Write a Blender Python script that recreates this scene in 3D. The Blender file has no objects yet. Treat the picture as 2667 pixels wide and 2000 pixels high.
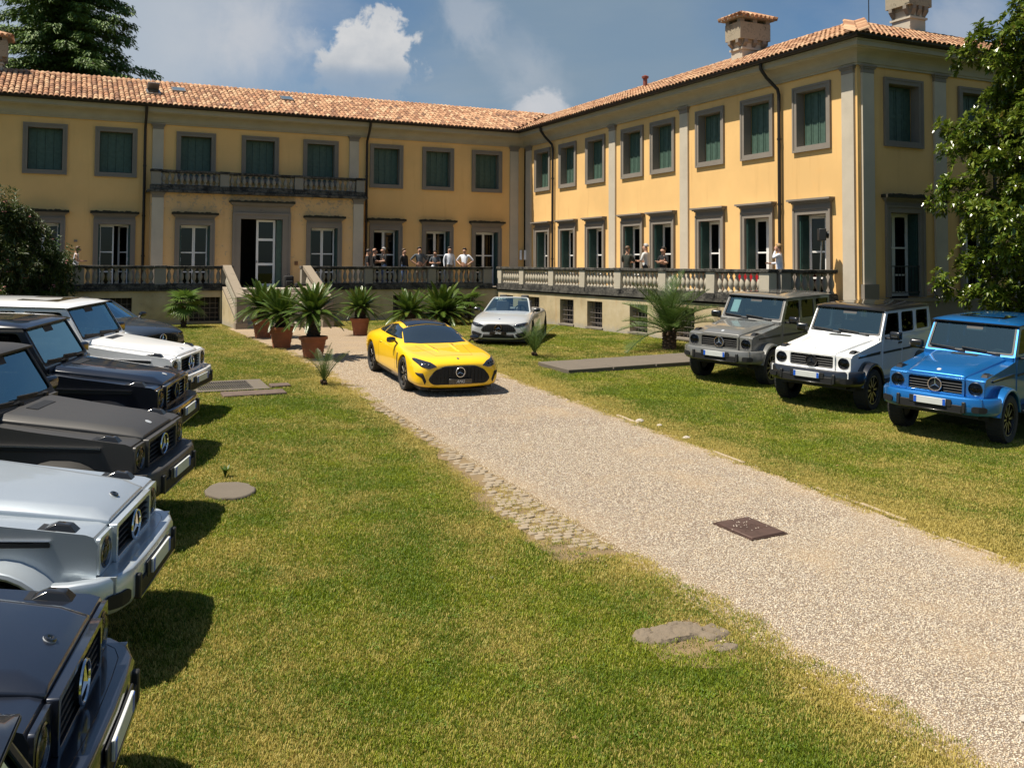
import bpy, bmesh, math, random
from mathutils import Vector, Matrix, noise as mnoise
from mathutils.bvhtree import BVHTree
random.seed(7)
R = math.radians
SC = bpy.context.scene
COL = SC.collection
# ---------------------------------------------------------------- camera
cam_d = bpy.data.cameras.new('camera'); cam = bpy.data.objects.new('camera', cam_d); COL.objects.link(cam)
cam_d.sensor_width = 36.0; cam_d.lens = 36.0 * 2429.16 / 2667.0
cam_d.shift_y = -(1000.0 - 594.25) / 2667.0
cam_d.clip_start = 0.1; cam_d.clip_end = 3000
YAW, PITCH, ROLL, CAMZ = -0.4461493, 0.0398360, 0.005, 2.30
_fw = Vector((-math.sin(YAW) * math.cos(PITCH), math.cos(YAW) * math.cos(PITCH), math.sin(PITCH)))
_rt = Vector((math.cos(YAW), math.sin(YAW), 0)); _up = _rt.cross(_fw)
_r2 = _rt * math.cos(ROLL) + _up * math.sin(ROLL); _u2 = _up * math.cos(ROLL) - _rt * math.sin(ROLL)
_m = Matrix((( _r2.x, _u2.x, -_fw.x, 0), (_r2.y, _u2.y, -_fw.y, 0), (_r2.z, _u2.z, -_fw.z, CAMZ), (0, 0, 0, 1)))
cam.matrix_world = _m
SC.camera = cam
# ---------------------------------------------------------------- light
SUN_TO = Vector((0.476, -0.074, -1.0)).normalized()
SUN_EL = math.asin(-SUN_TO.z); SUN_AZ = math.atan2(-SUN_TO.x, -SUN_TO.y)   # clockwise from +Y
sun_d = bpy.data.lights.new('sun', 'SUN'); sun_d.energy = 5.0; sun_d.angle = R(0.5); sun_d.color = (1.0, 0.92, 0.79)
sun = bpy.data.objects.new('sun', sun_d); COL.objects.link(sun)
sun.rotation_euler = SUN_TO.to_track_quat('-Z', 'Y').to_euler(); sun.location = (-20, 10, 40)
SC.view_settings.view_transform = 'Standard'; SC.view_settings.look = 'None'
SC.view_settings.exposure = 0.64; SC.view_settings.gamma = 1.0; SC.view_settings.use_curve_mapping = False
SC.render.engine = 'CYCLES'
SC.cycles.max_bounces = 8; SC.cycles.transparent_max_bounces = 12; SC.cycles.use_denoising = True
SC.cycles.sample_clamp_indirect = 8.0

class NT:
    """little helper for node trees"""
    def __init__(s, tree): s.t = tree
    def n(s, typ, **kw):
        nd = s.t.nodes.new(typ)
        ins = kw.pop('i', {})
        for k, v in kw.items(): setattr(nd, k, v)
        for k, v in ins.items():
            if hasattr(v, 'is_output') or isinstance(v, bpy.types.NodeSocket): s.t.links.new(v, nd.inputs[k])
            else: nd.inputs[k].default_value = v
        return nd
    def l(s, a, b): s.t.links.new(a, b)
    def math(s, op, a, b=None, clamp=False):
        nd = s.t.nodes.new('ShaderNodeMath'); nd.operation = op; nd.use_clamp = clamp
        for k, v in enumerate([a] if b is None else [a, b]):
            if isinstance(v, bpy.types.NodeSocket): s.t.links.new(v, nd.inputs[k])
            else: nd.inputs[k].default_value = v
        return nd.outputs[0]
    def vmath(s, op, a, b=None):
        nd = s.t.nodes.new('ShaderNodeVectorMath'); nd.operation = op
        for k, v in enumerate([a] if b is None else [a, b]):
            if isinstance(v, bpy.types.NodeSocket): s.t.links.new(v, nd.inputs[k])
            elif op == 'SCALE' and k == 1: nd.inputs['Scale'].default_value = v
            else: nd.inputs[k].default_value = v
        return nd
    def ramp(s, fac, stops):
        nd = s.t.nodes.new('ShaderNodeValToRGB'); cr = nd.color_ramp
        while len(cr.elements) < len(stops): cr.elements.new(0.5)
        for e, (p, c) in zip(cr.elements, stops):
            e.position = p; e.color = c if len(c) == 4 else (*c, 1)
        s.t.links.new(fac, nd.inputs[0]); return nd.outputs[0]
    def mix(s, fac, a, b, blend='MIX'):
        nd = s.t.nodes.new('ShaderNodeMix'); nd.data_type = 'RGBA'; nd.blend_type = blend
        for k, v in ((0, fac), (6, a), (7, b)):
            if isinstance(v, bpy.types.NodeSocket): s.t.links.new(v, nd.inputs[k])
            else: nd.inputs[k].default_value = v if k == 0 else ((*v, 1) if len(v) == 3 else v)
        return nd.outputs[2]
    def noise(s, vec, scale, detail=4, rough=0.55, dist=0.0):
        nd = s.t.nodes.new('ShaderNodeTexNoise'); nd.inputs['Scale'].default_value = scale
        nd.inputs['Detail'].default_value = detail; nd.inputs['Roughness'].default_value = rough
        nd.inputs['Distortion'].default_value = dist
        if vec is not None: s.t.links.new(vec, nd.inputs['Vector'])
        return nd.outputs[0]
    def rng(s, v, a, b, c=0.0, d=1.0):
        nd = s.t.nodes.new('ShaderNodeMapRange'); nd.interpolation_type = 'SMOOTHSTEP'
        s.t.links.new(v, nd.inputs[0])
        for k, x in enumerate((a, b, c, d)): nd.inputs[k + 1].default_value = x
        return nd.outputs[0]

# ---------------------------------------------------------------- sky
world = bpy.data.worlds.new('World'); SC.world = world; world.use_nodes = True
w = NT(world.node_tree); world.node_tree.nodes.clear()
sky = w.n('ShaderNodeTexSky', sky_type='NISHITA', sun_disc=False, sun_elevation=SUN_EL, sun_rotation=SUN_AZ,
          altitude=100, air_density=1.0, dust_density=0.7, ozone_density=1.6)
tc = w.n('ShaderNodeTexCoord'); dirv = tc.outputs['Generated']
sep = w.n('ShaderNodeSeparateXYZ', i={0: dirv})
def sky_dir(az, el):      # bearing east of +Y and height above the horizon, in degrees
    return (math.sin(R(az)) * math.cos(R(el)), math.cos(R(az)) * math.cos(R(el)), math.sin(R(el)))
zc = w.math('MAXIMUM', sep.outputs[2], 0.0)
inv = w.math('DIVIDE', 1.0, w.math('ADD', zc, 0.16))
flat = w.n('ShaderNodeCombineXYZ', i={0: w.math('MULTIPLY', sep.outputs[0], inv), 1: w.math('MULTIPLY', sep.outputs[1], inv), 2: 0.0}).outputs[0]
n1 = w.noise(flat, 1.25, 7, 0.56, 0.35)
n2 = w.noise(flat, 0.42, 3, 0.5, 0.0)
veil = w.rng(w.math('ADD', w.math('MULTIPLY', n1, 0.7), w.math('MULTIPLY', n2, 0.45)), 0.50, 0.80)
shade = w.noise(flat, 2.3, 5, 0.6, 0.2)
veil_c = w.mix(shade, (3.4, 4.25, 5.1), (6.0, 6.5, 7.0))
sky_c = w.mix(1.0, sky.outputs[0], (0.78, 0.99, 1.12), 'MULTIPLY')
col = w.mix(w.math('MULTIPLY', veil, 0.6), sky_c, veil_c)
# a grey-blue sheet of cloud high on the right, and pale haze low down on the left
def patch(d, rad, soft, nz, amp):
    dv = w.vmath('DISTANCE', dirv, d).outputs['Value']
    return w.rng(w.math('ADD', dv, w.math('MULTIPLY', w.math('SUBTRACT', nz, 0.5), amp)), rad, rad - soft)
nzb = w.noise(dirv, 5.5, 6, 0.6, 0.3)
g1 = patch(sky_dir(30.88, 15.54), 0.27, 0.20, nzb, 0.26)
col = w.mix(w.math('MULTIPLY', g1, 0.70), col, (2.9, 4.0, 5.0))
g2 = patch(sky_dir(2.88, 12.86), 0.24, 0.22, nzb, 0.26)
col = w.mix(w.math('MULTIPLY', g2, 0.8), col, (6.3, 6.9, 7.6))
nzw = w.noise(dirv, 13.0, 7, 0.62, 0.5)
for (az, el, rad, am) in ((10.54, 13.26, 0.070, .55), (9.42, 14.27, .06, .4), (25.43, 12.42, 0.05, .18), (27.1, 10.81, .05, .22), (27.58, 9.38, 0.022, .9), (26.51, 9.29, .014, .8), (51.38, 13.19, 0.06, .45), (22.56, 15.1, .05, .4), (13.02, 12.96, 0.03, .4), (6.85, 12.56, .08, .35)):
    gp = patch(sky_dir(az, el), rad, rad * 0.9, nzw, 0.10)
    col = w.mix(w.math('MULTIPLY', gp, am), col, (7.4, 7.6, 8.0))
# the heaped white cloud over the roof
nzc = w.noise(dirv, 36.0, 7, 0.6, 0.25)
nzd = w.noise(dirv, 11.0, 3, 0.5, 0.0)
cu = None
for (az, el, rad) in ((15.88, 13.14, .034), (17.62, 13.12, .036), (16.82, 12.12, .046), (15.32, 11.77, .036), (18.45, 12.18, .026), (14.59, 11.36, .022), (17.64, 11.24, .040)):
    gp = patch(sky_dir(az, el), rad, 0.013, nzc, 0.085)
    cu = gp if cu is None else w.math('MAXIMUM', cu, gp)
low = w.n('ShaderNodeVectorMath', operation='DOT_PRODUCT', i={0: dirv, 1: (0, 0, 1)}).outputs['Value']
ztop = sky_dir(16.8, 13.7)[2]; zbot = sky_dir(16.84, 10.53)[2]
hgt = w.rng(low, zbot, ztop)
cu_c = w.mix(w.math('ADD', w.math('MULTIPLY', hgt, 0.62), w.math('MULTIPLY', w.math('SUBTRACT', nzc, 0.28), 1.1), True), (4.9, 5.5, 6.3), (8.8, 8.8, 8.8))
cu_a = w.math('MULTIPLY', cu, w.rng(hgt, 0.0, 0.55, 0.25, 0.96))
col = w.mix(cu_a, col, cu_c)
bg = w.n('ShaderNodeBackground', i={0: col, 1: 0.05})
w.l(bg.outputs[0], w.n('ShaderNodeOutputWorld').inputs[0])

# ---------------------------------------------------------------- helpers
def zg(y):                     # the lawn: rises gently towards the villa, then level
    a = -1.118 + 0.048 * y
    return -0.04 * math.log1p(math.exp(-a / 0.04)) if a > -12 else a
def slope(y): return (zg(y + .3) - zg(y - .3)) / .6

class MB:
    """collects shapes into one mesh"""
    def __init__(s): s.v = []; s.f = []; s.m = []
    def add(s, vs, fs, mi=0):
        o = len(s.v); s.v += [tuple(p) for p in vs]; s.f += [tuple(i + o for i in f) for f in fs]; s.m += [mi] * len(fs); return s
    def box(s, x0, x1, y0, y1, z0, z1, mi=0, M=None):
        vs = [(x0, y0, z0), (x1, y0, z0), (x1, y1, z0), (x0, y1, z0), (x0, y0, z1), (x1, y0, z1), (x1, y1, z1), (x0, y1, z1)]
        if M is not None: vs = [M @ Vector(p) for p in vs]
        return s.add(vs, [(0, 3, 2, 1), (4, 5, 6, 7), (0, 1, 5, 4), (1, 2, 6, 5), (2, 3, 7, 6), (3, 0, 4, 7)], mi)
    def quad(s, a, b, c, d, mi=0): return s.add([a, b, c, d], [(0, 1, 2, 3)], mi)
    def prism(s, pts, lo, hi, axis='y', mi=0):
        """outline extruded along an axis; pts are the other two coordinates in xyz order"""
        def P(p, h): return {'x': (h, p[0], p[1]), 'y': (p[0], h, p[1]), 'z': (p[0], p[1], h)}[axis]
        n = len(pts); vs = [P(p, lo) for p in pts] + [P(p, hi) for p in pts]
        return s.add(vs, [tuple(range(n))[::-1], tuple(range(n, 2 * n))] + [(i, (i + 1) % n, n + (i + 1) % n, n + i) for i in range(n)], mi)
    def tube(s, pts, r, n=8, mi=0, cap=True):
        pts = [Vector(p) for p in pts]; rs = r if isinstance(r, (list, tuple)) else [r] * len(pts); rings = []
        prev = None
        for k, p in enumerate(pts):
            t = (pts[min(k + 1, len(pts) - 1)] - pts[max(k - 1, 0)]).normalized()
            if prev is None:
                a = t.orthogonal().normalized()
            else:
                a = (prev - t * prev.dot(t)); a = a.normalized() if a.length > 1e-6 else t.orthogonal().normalized()
            prev = a; b = t.cross(a)
            rings.append([p + (a * math.cos(2 * math.pi * j / n) + b * math.sin(2 * math.pi * j / n)) * rs[k] for j in range(n)])
        vs = [q for rg in rings for q in rg]; fs = []
        for k in range(len(pts) - 1):
            for j in range(n): fs.append((k * n + j, k * n + (j + 1) % n, (k + 1) * n + (j + 1) % n, (k + 1) * n + j))
        if cap: fs += [tuple(range(n))[::-1], tuple(range((len(pts) - 1) * n, len(pts) * n))]
        return s.add(vs, fs, mi)
    def lathe(s, prof, n=16, M=None, mi=0, cap=True):
        """profile of (r, z) turned about z"""
        vs = []; fs = []
        for (r, z) in prof:
            for j in range(n):
                a = 2 * math.pi * j / n; p = Vector((r * math.cos(a), r * math.sin(a), z)); vs.append(M @ p if M is not None else p)
        for k in range(len(prof) - 1):
            for j in range(n): fs.append((k * n + j, k * n + (j + 1) % n, (k + 1) * n + (j + 1) % n, (k + 1) * n + j))
        if cap:
            if prof[0][0] > 1e-4: fs.append(tuple(range(n))[::-1])
            if prof[-1][0] > 1e-4: fs.append(tuple(range((len(prof) - 1) * n, len(prof) * n)))
        return s.add(vs, fs, mi)
    def plate(s, outer, holes, P, thick, mi=0):
        """flat outline with holes, filled; P(u,v,d) gives the point at depth d"""
        bm = bmesh.new(); loops = [outer] + list(holes); ed = []
        for lp in loops:
            vv = [bm.verts.new((p[0], p[1], 0)) for p in lp]
            for i in range(len(vv)): ed.append(bm.edges.new((vv[i], vv[(i + 1) % len(vv)])))
        bmesh.ops.triangle_fill(bm, edges=ed, use_beauty=True, use_dissolve=False, normal=(0, 0, 1))
        bm.verts.index_update()
        vs = [v.co.copy() for v in bm.verts]; fs = [[v.index for v in f.verts] for f in bm.faces]
        bm.free(); n = len(vs)
        allv = [P(v.x, v.y, 0.0) for v in vs] + ([P(v.x, v.y, thick) for v in vs] if thick else [])
        faces = list(fs)
        if thick:
            faces = [f for f in fs] + [tuple(i + n for i in f[::-1]) for f in fs]
            o = 0
            for lp in loops:
                k = len(lp)
                for i in range(k): faces.append((o + i, o + i + n, o + (i + 1) % k + n, o + (i + 1) % k))
                o += k
        return s.add(allv, faces, mi)
    def build(s, name, mats, parent=None, smooth=False, bevel=0.0, seg=2, loc=None, rot=None, fix=True, sub=0, ang=35):
        me = bpy.data.meshes.new(name); me.from_pydata(s.v, [], s.f)
        mats = mats if isinstance(mats, (list, tuple)) else [mats]
        for m in mats: me.materials.append(m)
        if any(s.m): me.polygons.foreach_set('material_index', s.m)
        if fix:
            bm = bmesh.new(); bm.from_mesh(me); bmesh.ops.recalc_face_normals(bm, faces=bm.faces); bm.to_mesh(me); bm.free()
        if smooth:
            if smooth == 'all': me.shade_smooth()
            else: me.shade_smooth(); me.set_sharp_from_angle(angle=R(ang))
        me.update()
        o = bpy.data.objects.new(name, me); COL.objects.link(o)
        if parent is not None: o.parent = parent
        if loc is not None: o.location = loc
        if rot is not None: o.rotation_euler = rot
        if bevel:
            b = o.modifiers.new('bevel', 'BEVEL'); b.width = bevel; b.segments = seg; b.limit_method = 'ANGLE'; b.angle_limit = R(30); b.harden_normals = False
            me.shade_smooth(); me.set_sharp_from_angle(angle=R(40))
        if sub:
            b = o.modifiers.new('sub', 'SUBSURF'); b.levels = sub; b.render_levels = sub
        return o

def tag(o, label=None, cat=None, group=None, kind=None):
    if label: o['label'] = label
    if cat: o['category'] = cat
    if group: o['group'] = group
    if kind: o['kind'] = kind
    return o
def thing(name, label, cat, loc=(0, 0, 0), rot=(0, 0, 0), group=None):
    o = bpy.data.objects.new(name, None); COL.objects.link(o); o.location = loc; o.rotation_euler = rot
    o.empty_display_size = 0.3
    return tag(o, label, cat, group)
def inst(src, parent, loc=(0, 0, 0), rot=(0, 0, 0), sc=None, name=None):
    o = src.copy(); COL.objects.link(o); o.parent = parent; o.location = loc; o.rotation_euler = rot
    if sc is not None: o.scale = sc if isinstance(sc, (tuple, list)) else (sc, sc, sc)
    for k in list(o.keys()):
        if k in ('label', 'category', 'group') and parent is not None: del o[k]
    return o
def kids(o): return [c for c in bpy.data.objects if c.parent == o]
def copy_tree(o, parent=None, cmap=None):
    c = o.copy(); COL.objects.link(c); c.parent = parent
    for ch in (cmap or {}).get(o.name, []): copy_tree(ch, c, cmap)
    return c
def tree_map(root):
    m = {}
    for o in bpy.data.objects:
        if o.parent is not None: m.setdefault(o.parent.name, []).append(o)
    return m

# ---------------------------------------------------------------- materials
def new_mat(name):
    m = bpy.data.materials.new(name); m.use_nodes = True; m.node_tree.nodes.clear(); return m, NT(m.node_tree)
def finish(m, t, color, rough=0.6, bump=None, bstr=0.3, bdist=0.01, **kw):
    b = t.n('ShaderNodeBsdfPrincipled')
    for k, v in (('Base Color', color), ('Roughness', rough)):
        if isinstance(v, bpy.types.NodeSocket): t.l(v, b.inputs[k])
        else: b.inputs[k].default_value = (*v, 1) if isinstance(v, tuple) and len(v) == 3 else v
    for k, v in kw.items():
        k = k.replace('_', ' ')
        if isinstance(v, bpy.types.NodeSocket): t.l(v, b.inputs[k])
        else: b.inputs[k].default_value = (*v, 1) if isinstance(v, tuple) and len(v) == 3 else v
    if bump is not None:
        bp = t.n('ShaderNodeBump', i={'Strength': bstr, 'Distance': bdist, 'Height': bump}); t.l(bp.outputs[0], b.inputs['Normal'])
    t.l(b.outputs[0], t.n('ShaderNodeOutputMaterial').inputs[0]); return m
def plain(name, c, rough=0.5, var=0.12, scale=6.0, bstr=0.0, **kw):
    m, t = new_mat(name); p = t.n('ShaderNodeTexCoord').outputs['Object']
    n = t.noise(p, scale, 5); c2 = tuple(max(0, x * (1 - var * 2)) for x in c); c1 = tuple(min(1, x * (1 + var)) for x in c)
    return finish(m, t, t.mix(n, c2, c1), rough, n if bstr else None, bstr, **kw)
def geo_pos(t): return t.n('ShaderNodeNewGeometry').outputs['Position']

def mat_stucco(name, c, worn=False):
    m, t = new_mat(name); p = geo_pos(t)
    big = t.noise(p, 0.35, 4); mid = t.noise(p, 2.2, 6, 0.6); fine = t.noise(p, 45, 3)
    col = t.mix(t.rng(big, .3, .7), tuple(x * .90 for x in c), tuple(min(1, x * 1.06) for x in c))
    col = t.mix(t.math('MULTIPLY', t.rng(mid, .52, .78), 0.30), col, (c[0] * 1.02, c[1] * .92, c[2] * .8))
    # rain streaks: noise stretched down the wall
    mp = t.n('ShaderNodeMapping', i={0: p, 3: (3.0, 3.0, 0.22)}); st = t.noise(mp.outputs[0], 1.3, 5, 0.6)
    col = t.mix(t.math('MULTIPLY', t.rng(st, .54, .78), .42), col, (c[0] * .70, c[1] * .62, c[2] * .52))
    if worn:
        sp = t.noise(p, 5.5, 7, .72, .6); zz = t.n('ShaderNodeSeparateXYZ', i={0: p}).outputs[2]
        hi = t.rng(zz, 3.6, 5.0)
        col = t.mix(t.math('MULTIPLY', t.rng(t.math('ADD', sp, t.math('MULTIPLY', hi, .09)), .60, .68), .65), col, (.30, .25, .20))
        col = t.mix(t.math('MULTIPLY', t.rng(t.noise(p, 1.7, 5, .6), .5, .7), .5), col, (c[0] * .98, c[1] * 1.02, c[2] * 1.25))
    return finish(m, t, col, 0.92, t.math('ADD', fine, t.math('MULTIPLY', mid, 2.0)), 0.22, 0.006)
M = {}
M['stucco'] = mat_stucco('ochre_stucco', (0.78, 0.488, 0.19))
M['stucco_worn'] = mat_stucco('worn_ochre_stucco', (0.72, 0.46, 0.205), True)
def mat_stone(name, c, dark=0.0, lich=(0.02, 0.02, 0.016), scale=1.0, up=False, bstr=.35):
    m, t = new_mat(name); p = geo_pos(t)
    a = t.noise(p, 1.6 * scale, 6, .6); b = t.noise(p, 9 * scale, 6, .65); f = t.noise(p, 60, 3)
    col = t.mix(a, tuple(x * .78 for x in c), tuple(min(1, x * 1.12) for x in c))
    mk = t.math('ADD', t.math('MULTIPLY', a, .55), t.math('MULTIPLY', b, .55))
    if up:
        nz = t.n('ShaderNodeSeparateXYZ', i={0: t.n('ShaderNodeNewGeometry').outputs['Normal']}).outputs[2]
        mk = t.math('ADD', mk, t.math('MULTIPLY', t.math('MAXIMUM', nz, 0.0), .25))
    col = t.mix(t.rng(mk, .78 - dark, 1.0 - dark), col, lich)
    return finish(m, t, col, 0.9, t.math('ADD', b, t.math('MULTIPLY', f, .5)), bstr, 0.01)
M['trim'] = mat_stone('grey_trim_stone', (0.225, 0.195, 0.16), -0.05, (.09, .08, .065))
M['pilaster'] = mat_stone('pale_pilaster_plaster', (0.52, 0.455, 0.355), 0.02, (.22, .20, .17))
M['cornice'] = mat_stone('cornice_plaster', (0.40, 0.35, 0.25), 0.0, (.15, .13, .09))
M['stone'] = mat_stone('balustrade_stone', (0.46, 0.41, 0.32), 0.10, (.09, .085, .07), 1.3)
M['lichen'] = mat_stone('lichen_blackened_stone', (0.13, 0.12, 0.10), 0.36, (.014, .013, .011), 2.0)
M['step'] = mat_stone('stair_stone', (0.42, 0.36, 0.29), 0.12, (.05, .045, .04), 2.0)
def mat_plinth():
    m, t = new_mat('terrace_wall_render'); p = geo_pos(t)
    a = t.noise(p, .9, 5, .6); b = t.noise(p, 6, 6, .65); f = t.noise(p, 50, 3)
    col = t.ramp(a, [(.30, (.32, .25, .14)), (.5, (.46, .37, .22)), (.72, (.54, .45, .30))])
    mp = t.n('ShaderNodeMapping', i={0: p, 3: (2.2, 2.2, 0.3)}); st = t.noise(mp.outputs[0], 1.2, 5, .6)
    col = t.mix(t.math('MULTIPLY', t.rng(st, .55, .8), .65), col, (.40, .22, .08))
    col = t.mix(t.math('MULTIPLY', t.rng(b, .58, .75), .5), col, (.22, .20, .17))
    z = t.n('ShaderNodeSeparateXYZ', i={0: p}).outputs[2]
    foot = t.rng(t.math('ADD', z, t.math('MULTIPLY', b, .55)), .55, .25)
    col = t.mix(t.math('MULTIPLY', foot, .75), col, (.30, .28, .25))
    return finish(m, t, col, .92, t.math('ADD', b, t.math('MULTIPLY', f, .4)), .35, .012)
M['plinth'] = mat_plinth()
def mat_tile(name, flat=False):
    m, t = new_mat(name); p = geo_pos(t)
    oi = t.n('ShaderNodeObjectInfo').outputs['Random']; isl = t.n('ShaderNodeNewGeometry').outputs['Random Per Island']
    r = t.math('FRACT', t.math('ADD', oi, isl))
    col = t.ramp(r, [(0.0, (.20, .095, .05)), (.25, (.33, .165, .085)), (.5, (.42, .235, .125)), (.72, (.50, .33, .19)), (.9, (.42, .20, .10)), (1.0, (.13, .07, .045))])
    b = t.noise(p, 14, 5, .65); a = t.noise(p, 1.1, 4)
    col = t.mix(t.math('MULTIPLY', t.rng(b, .52, .74), .45), col, (.16, .12, .085))
    col = t.mix(t.math('MULTIPLY', t.rng(a, .55, .8), .15), col, (.50, .38, .26))
    return finish(m, t, col, .88, b, .3, .008)
M['tile'] = mat_tile('clay_roof_tile')
M['tile_under'] = plain('tile_bedding', (.10, .05, .03), .95)
M['gutter'] = plain('dark_brown_gutter_metal', (.022, .017, .014), .45, .2, 3.0, Metallic=0.3)
M['shutter'] = plain('green_shutter_paint', (.066, .118, .088), .55, .25, 9.0, .1)
M['shutter_shaded'] = plain('shaded_green_shutter_paint', (.030, .072, .060), .55, .25, 9.0, .1)  # same green paint, darkened: the shade inside the reveals is in the colour
M['white_wood'] = plain('white_window_paint', (.84, .83, .80), .45, .06, 4.0)
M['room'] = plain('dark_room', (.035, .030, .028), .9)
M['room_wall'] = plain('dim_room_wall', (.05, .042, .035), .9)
M['iron'] = plain('rusty_iron', (.20, .17, .15), .6, .3, 12.0, .1, Metallic=.4)
M['black_iron'] = plain('black_iron', (.02, .02, .02), .5, .2, 12.0, Metallic=.4)
def mat_glass(name, tint=(.75, .85, .83), refl=1.5, rough=0.0, k=1.0, gc=(1, 1, 1)):
    m, t = new_mat(name)
    gm = t.n('ShaderNodeNewGeometry'); c = t.math('ABSOLUTE', t.vmath('DOT_PRODUCT', gm.outputs['Normal'], gm.outputs['Incoming']).outputs['Value'])
    f0 = ((refl - 1) / (refl + 1)) ** 2
    fr = t.math('ADD', f0, t.math('MULTIPLY', 1 - f0, t.math('POWER', t.math('SUBTRACT', 1.0, c, True), 5.0)))
    tr = t.n('ShaderNodeBsdfTransparent', i={0: (*tint, 1)}); gl = t.n('ShaderNodeBsdfGlossy', i={0: (*gc, 1), 1: rough})
    mx = t.n('ShaderNodeMixShader', i={0: t.math('MULTIPLY', fr, k, True), 1: tr.outputs[0], 2: gl.outputs[0]})
    t.l(mx.outputs[0], t.n('ShaderNodeOutputMaterial').inputs[0]); return m
M['pane'] = mat_glass('window_glass', (.30, .33, .32), 1.5, 0.0, 1.0)
# ---------------------------------------------------------------- the villa
XL, YF, XR, YE, XE = -9.0, 40.0, 19.77, 19.12, 34.0        # west end, long front, inner face of the wing, end front, east end
DEP = 6.2
villa = thing('villa', 'long ochre two storey villa with green shutters and clay tiled roof around the lawn', 'villa', (XR, YF, 0))
V0 = Vector((-XR, -YF, 0))
def vpart(mb, name, mats, **kw):
    kw.setdefault('loc', V0); return mb.build(name, mats, villa, **kw)
UPW_Z0, UPW_Z1, UPW_W = 5.88, 7.50, 1.20
LOW_Z1, LOW_W, FLOOR = 3.84, 1.17, 1.34
left_up = [-1.549, .97, 3.994, 6.577, 9.159, 12.131, 14.598, 17.052]       # frame's left edge
right_up = [38.802, 36.423, 34.051, 31.258, 29.226, 26.427, 24.023, 21.612]  # frame's far edge
end_up = [20.771, 23.80]
FW = 1.504
LC = [x + FW / 2 for x in left_up]; RC = [y - FW / 2 for y in right_up]; EC = [x + FW / 2 for x in end_up]
def rect(u0, u1, z0, z1): return [(u0, z0), (u1, z0), (u1, z1), (u0, z1)]
# frames: u along the wall, d inwards
FR = {'L': (lambda u, z, d: (u, YF + d, z)), 'R': (lambda u, z, d: (XR + d, -u, z)), 'E': (lambda u, z, d: (u, YE + d, z)),
      'A': (lambda u, z, d: (u, 39.23 + d, z))}
TOPZ = 8.3
def wall(P, u0, u1, z0, holes, mat, name='wall', z1=TOPZ):
    mb = MB(); mb.plate(rect(u0, u1, z0, z1), holes, P, 0.42); return vpart(mb, name, mat)
upH = lambda c: rect(c - UPW_W / 2 - .02, c + UPW_W / 2 + .02, UPW_Z0 - .02, UPW_Z1 + .02)
loH = lambda c, w=LOW_W, zt=LOW_Z1: rect(c - w / 2 - .02, c + w / 2 + .02, FLOOR - .02, zt + .02)
side_low = [0, 1, 5, 6, 7]
AX0, AX1 = 3.0, 11.62                                         # the projecting middle bay
wall(FR['L'], XL, XR - .002, 0.6, [upH(c) for c in LC] + [loH(LC[i]) for i in side_low] + [rect(AX0 + .2, AX1 - .2, FLOOR, 5.1)], M['stucco'])
wall(FR['R'], -YF + .43, -YE - .43, 0.6, [upH(-c) for c in RC] + [loH(-c) for c in RC], M['stucco'])
wall(FR['E'], XR + .002, XE, 0.0, [upH(c) for c in EC] + [loH(c, LOW_W, LOW_Z1) for c in EC], M['stucco'])
DC, DWID, DTOP = 7.29, 1.70, 4.15
lowA = [4.66, 9.90]
wall(FR['A'], AX0, AX1, 0.6, [loH(c) for c in lowA] + [rect(DC - DWID / 2 - .02, DC + DWID / 2 + .02, FLOOR - .02, DTOP + .02)], M['stucco_worn'], z1=5.12)
for ax in (AX0, AX1 - .3): mb = MB(); mb.box(ax, ax + .3, 39.652, 40.3, .6, 5.12); vpart(mb, 'bay_side_wall', M['stucco_worn'])
# backs, ends and the rooms behind the openings
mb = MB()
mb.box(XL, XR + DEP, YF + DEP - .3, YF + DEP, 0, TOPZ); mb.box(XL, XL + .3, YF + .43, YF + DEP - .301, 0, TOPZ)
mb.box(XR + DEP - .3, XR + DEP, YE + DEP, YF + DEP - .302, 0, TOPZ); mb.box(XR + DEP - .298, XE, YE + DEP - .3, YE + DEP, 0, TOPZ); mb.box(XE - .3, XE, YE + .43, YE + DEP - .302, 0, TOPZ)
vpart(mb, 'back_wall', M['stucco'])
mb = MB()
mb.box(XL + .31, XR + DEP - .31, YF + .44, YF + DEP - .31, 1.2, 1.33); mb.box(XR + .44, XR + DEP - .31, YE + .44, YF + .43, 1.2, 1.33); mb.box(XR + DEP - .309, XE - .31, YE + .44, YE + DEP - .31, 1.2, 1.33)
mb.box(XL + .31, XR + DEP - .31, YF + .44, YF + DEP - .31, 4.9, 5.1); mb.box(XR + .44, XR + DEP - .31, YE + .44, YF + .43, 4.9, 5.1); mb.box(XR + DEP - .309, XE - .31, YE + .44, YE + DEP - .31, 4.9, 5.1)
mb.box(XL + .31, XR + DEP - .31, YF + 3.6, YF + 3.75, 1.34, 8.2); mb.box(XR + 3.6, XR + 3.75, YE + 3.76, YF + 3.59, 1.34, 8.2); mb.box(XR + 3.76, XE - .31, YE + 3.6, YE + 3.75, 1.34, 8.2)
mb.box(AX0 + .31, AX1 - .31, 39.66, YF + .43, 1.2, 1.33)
vpart(mb, 'inner_floor_and_wall', M['room_wall'])

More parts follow.
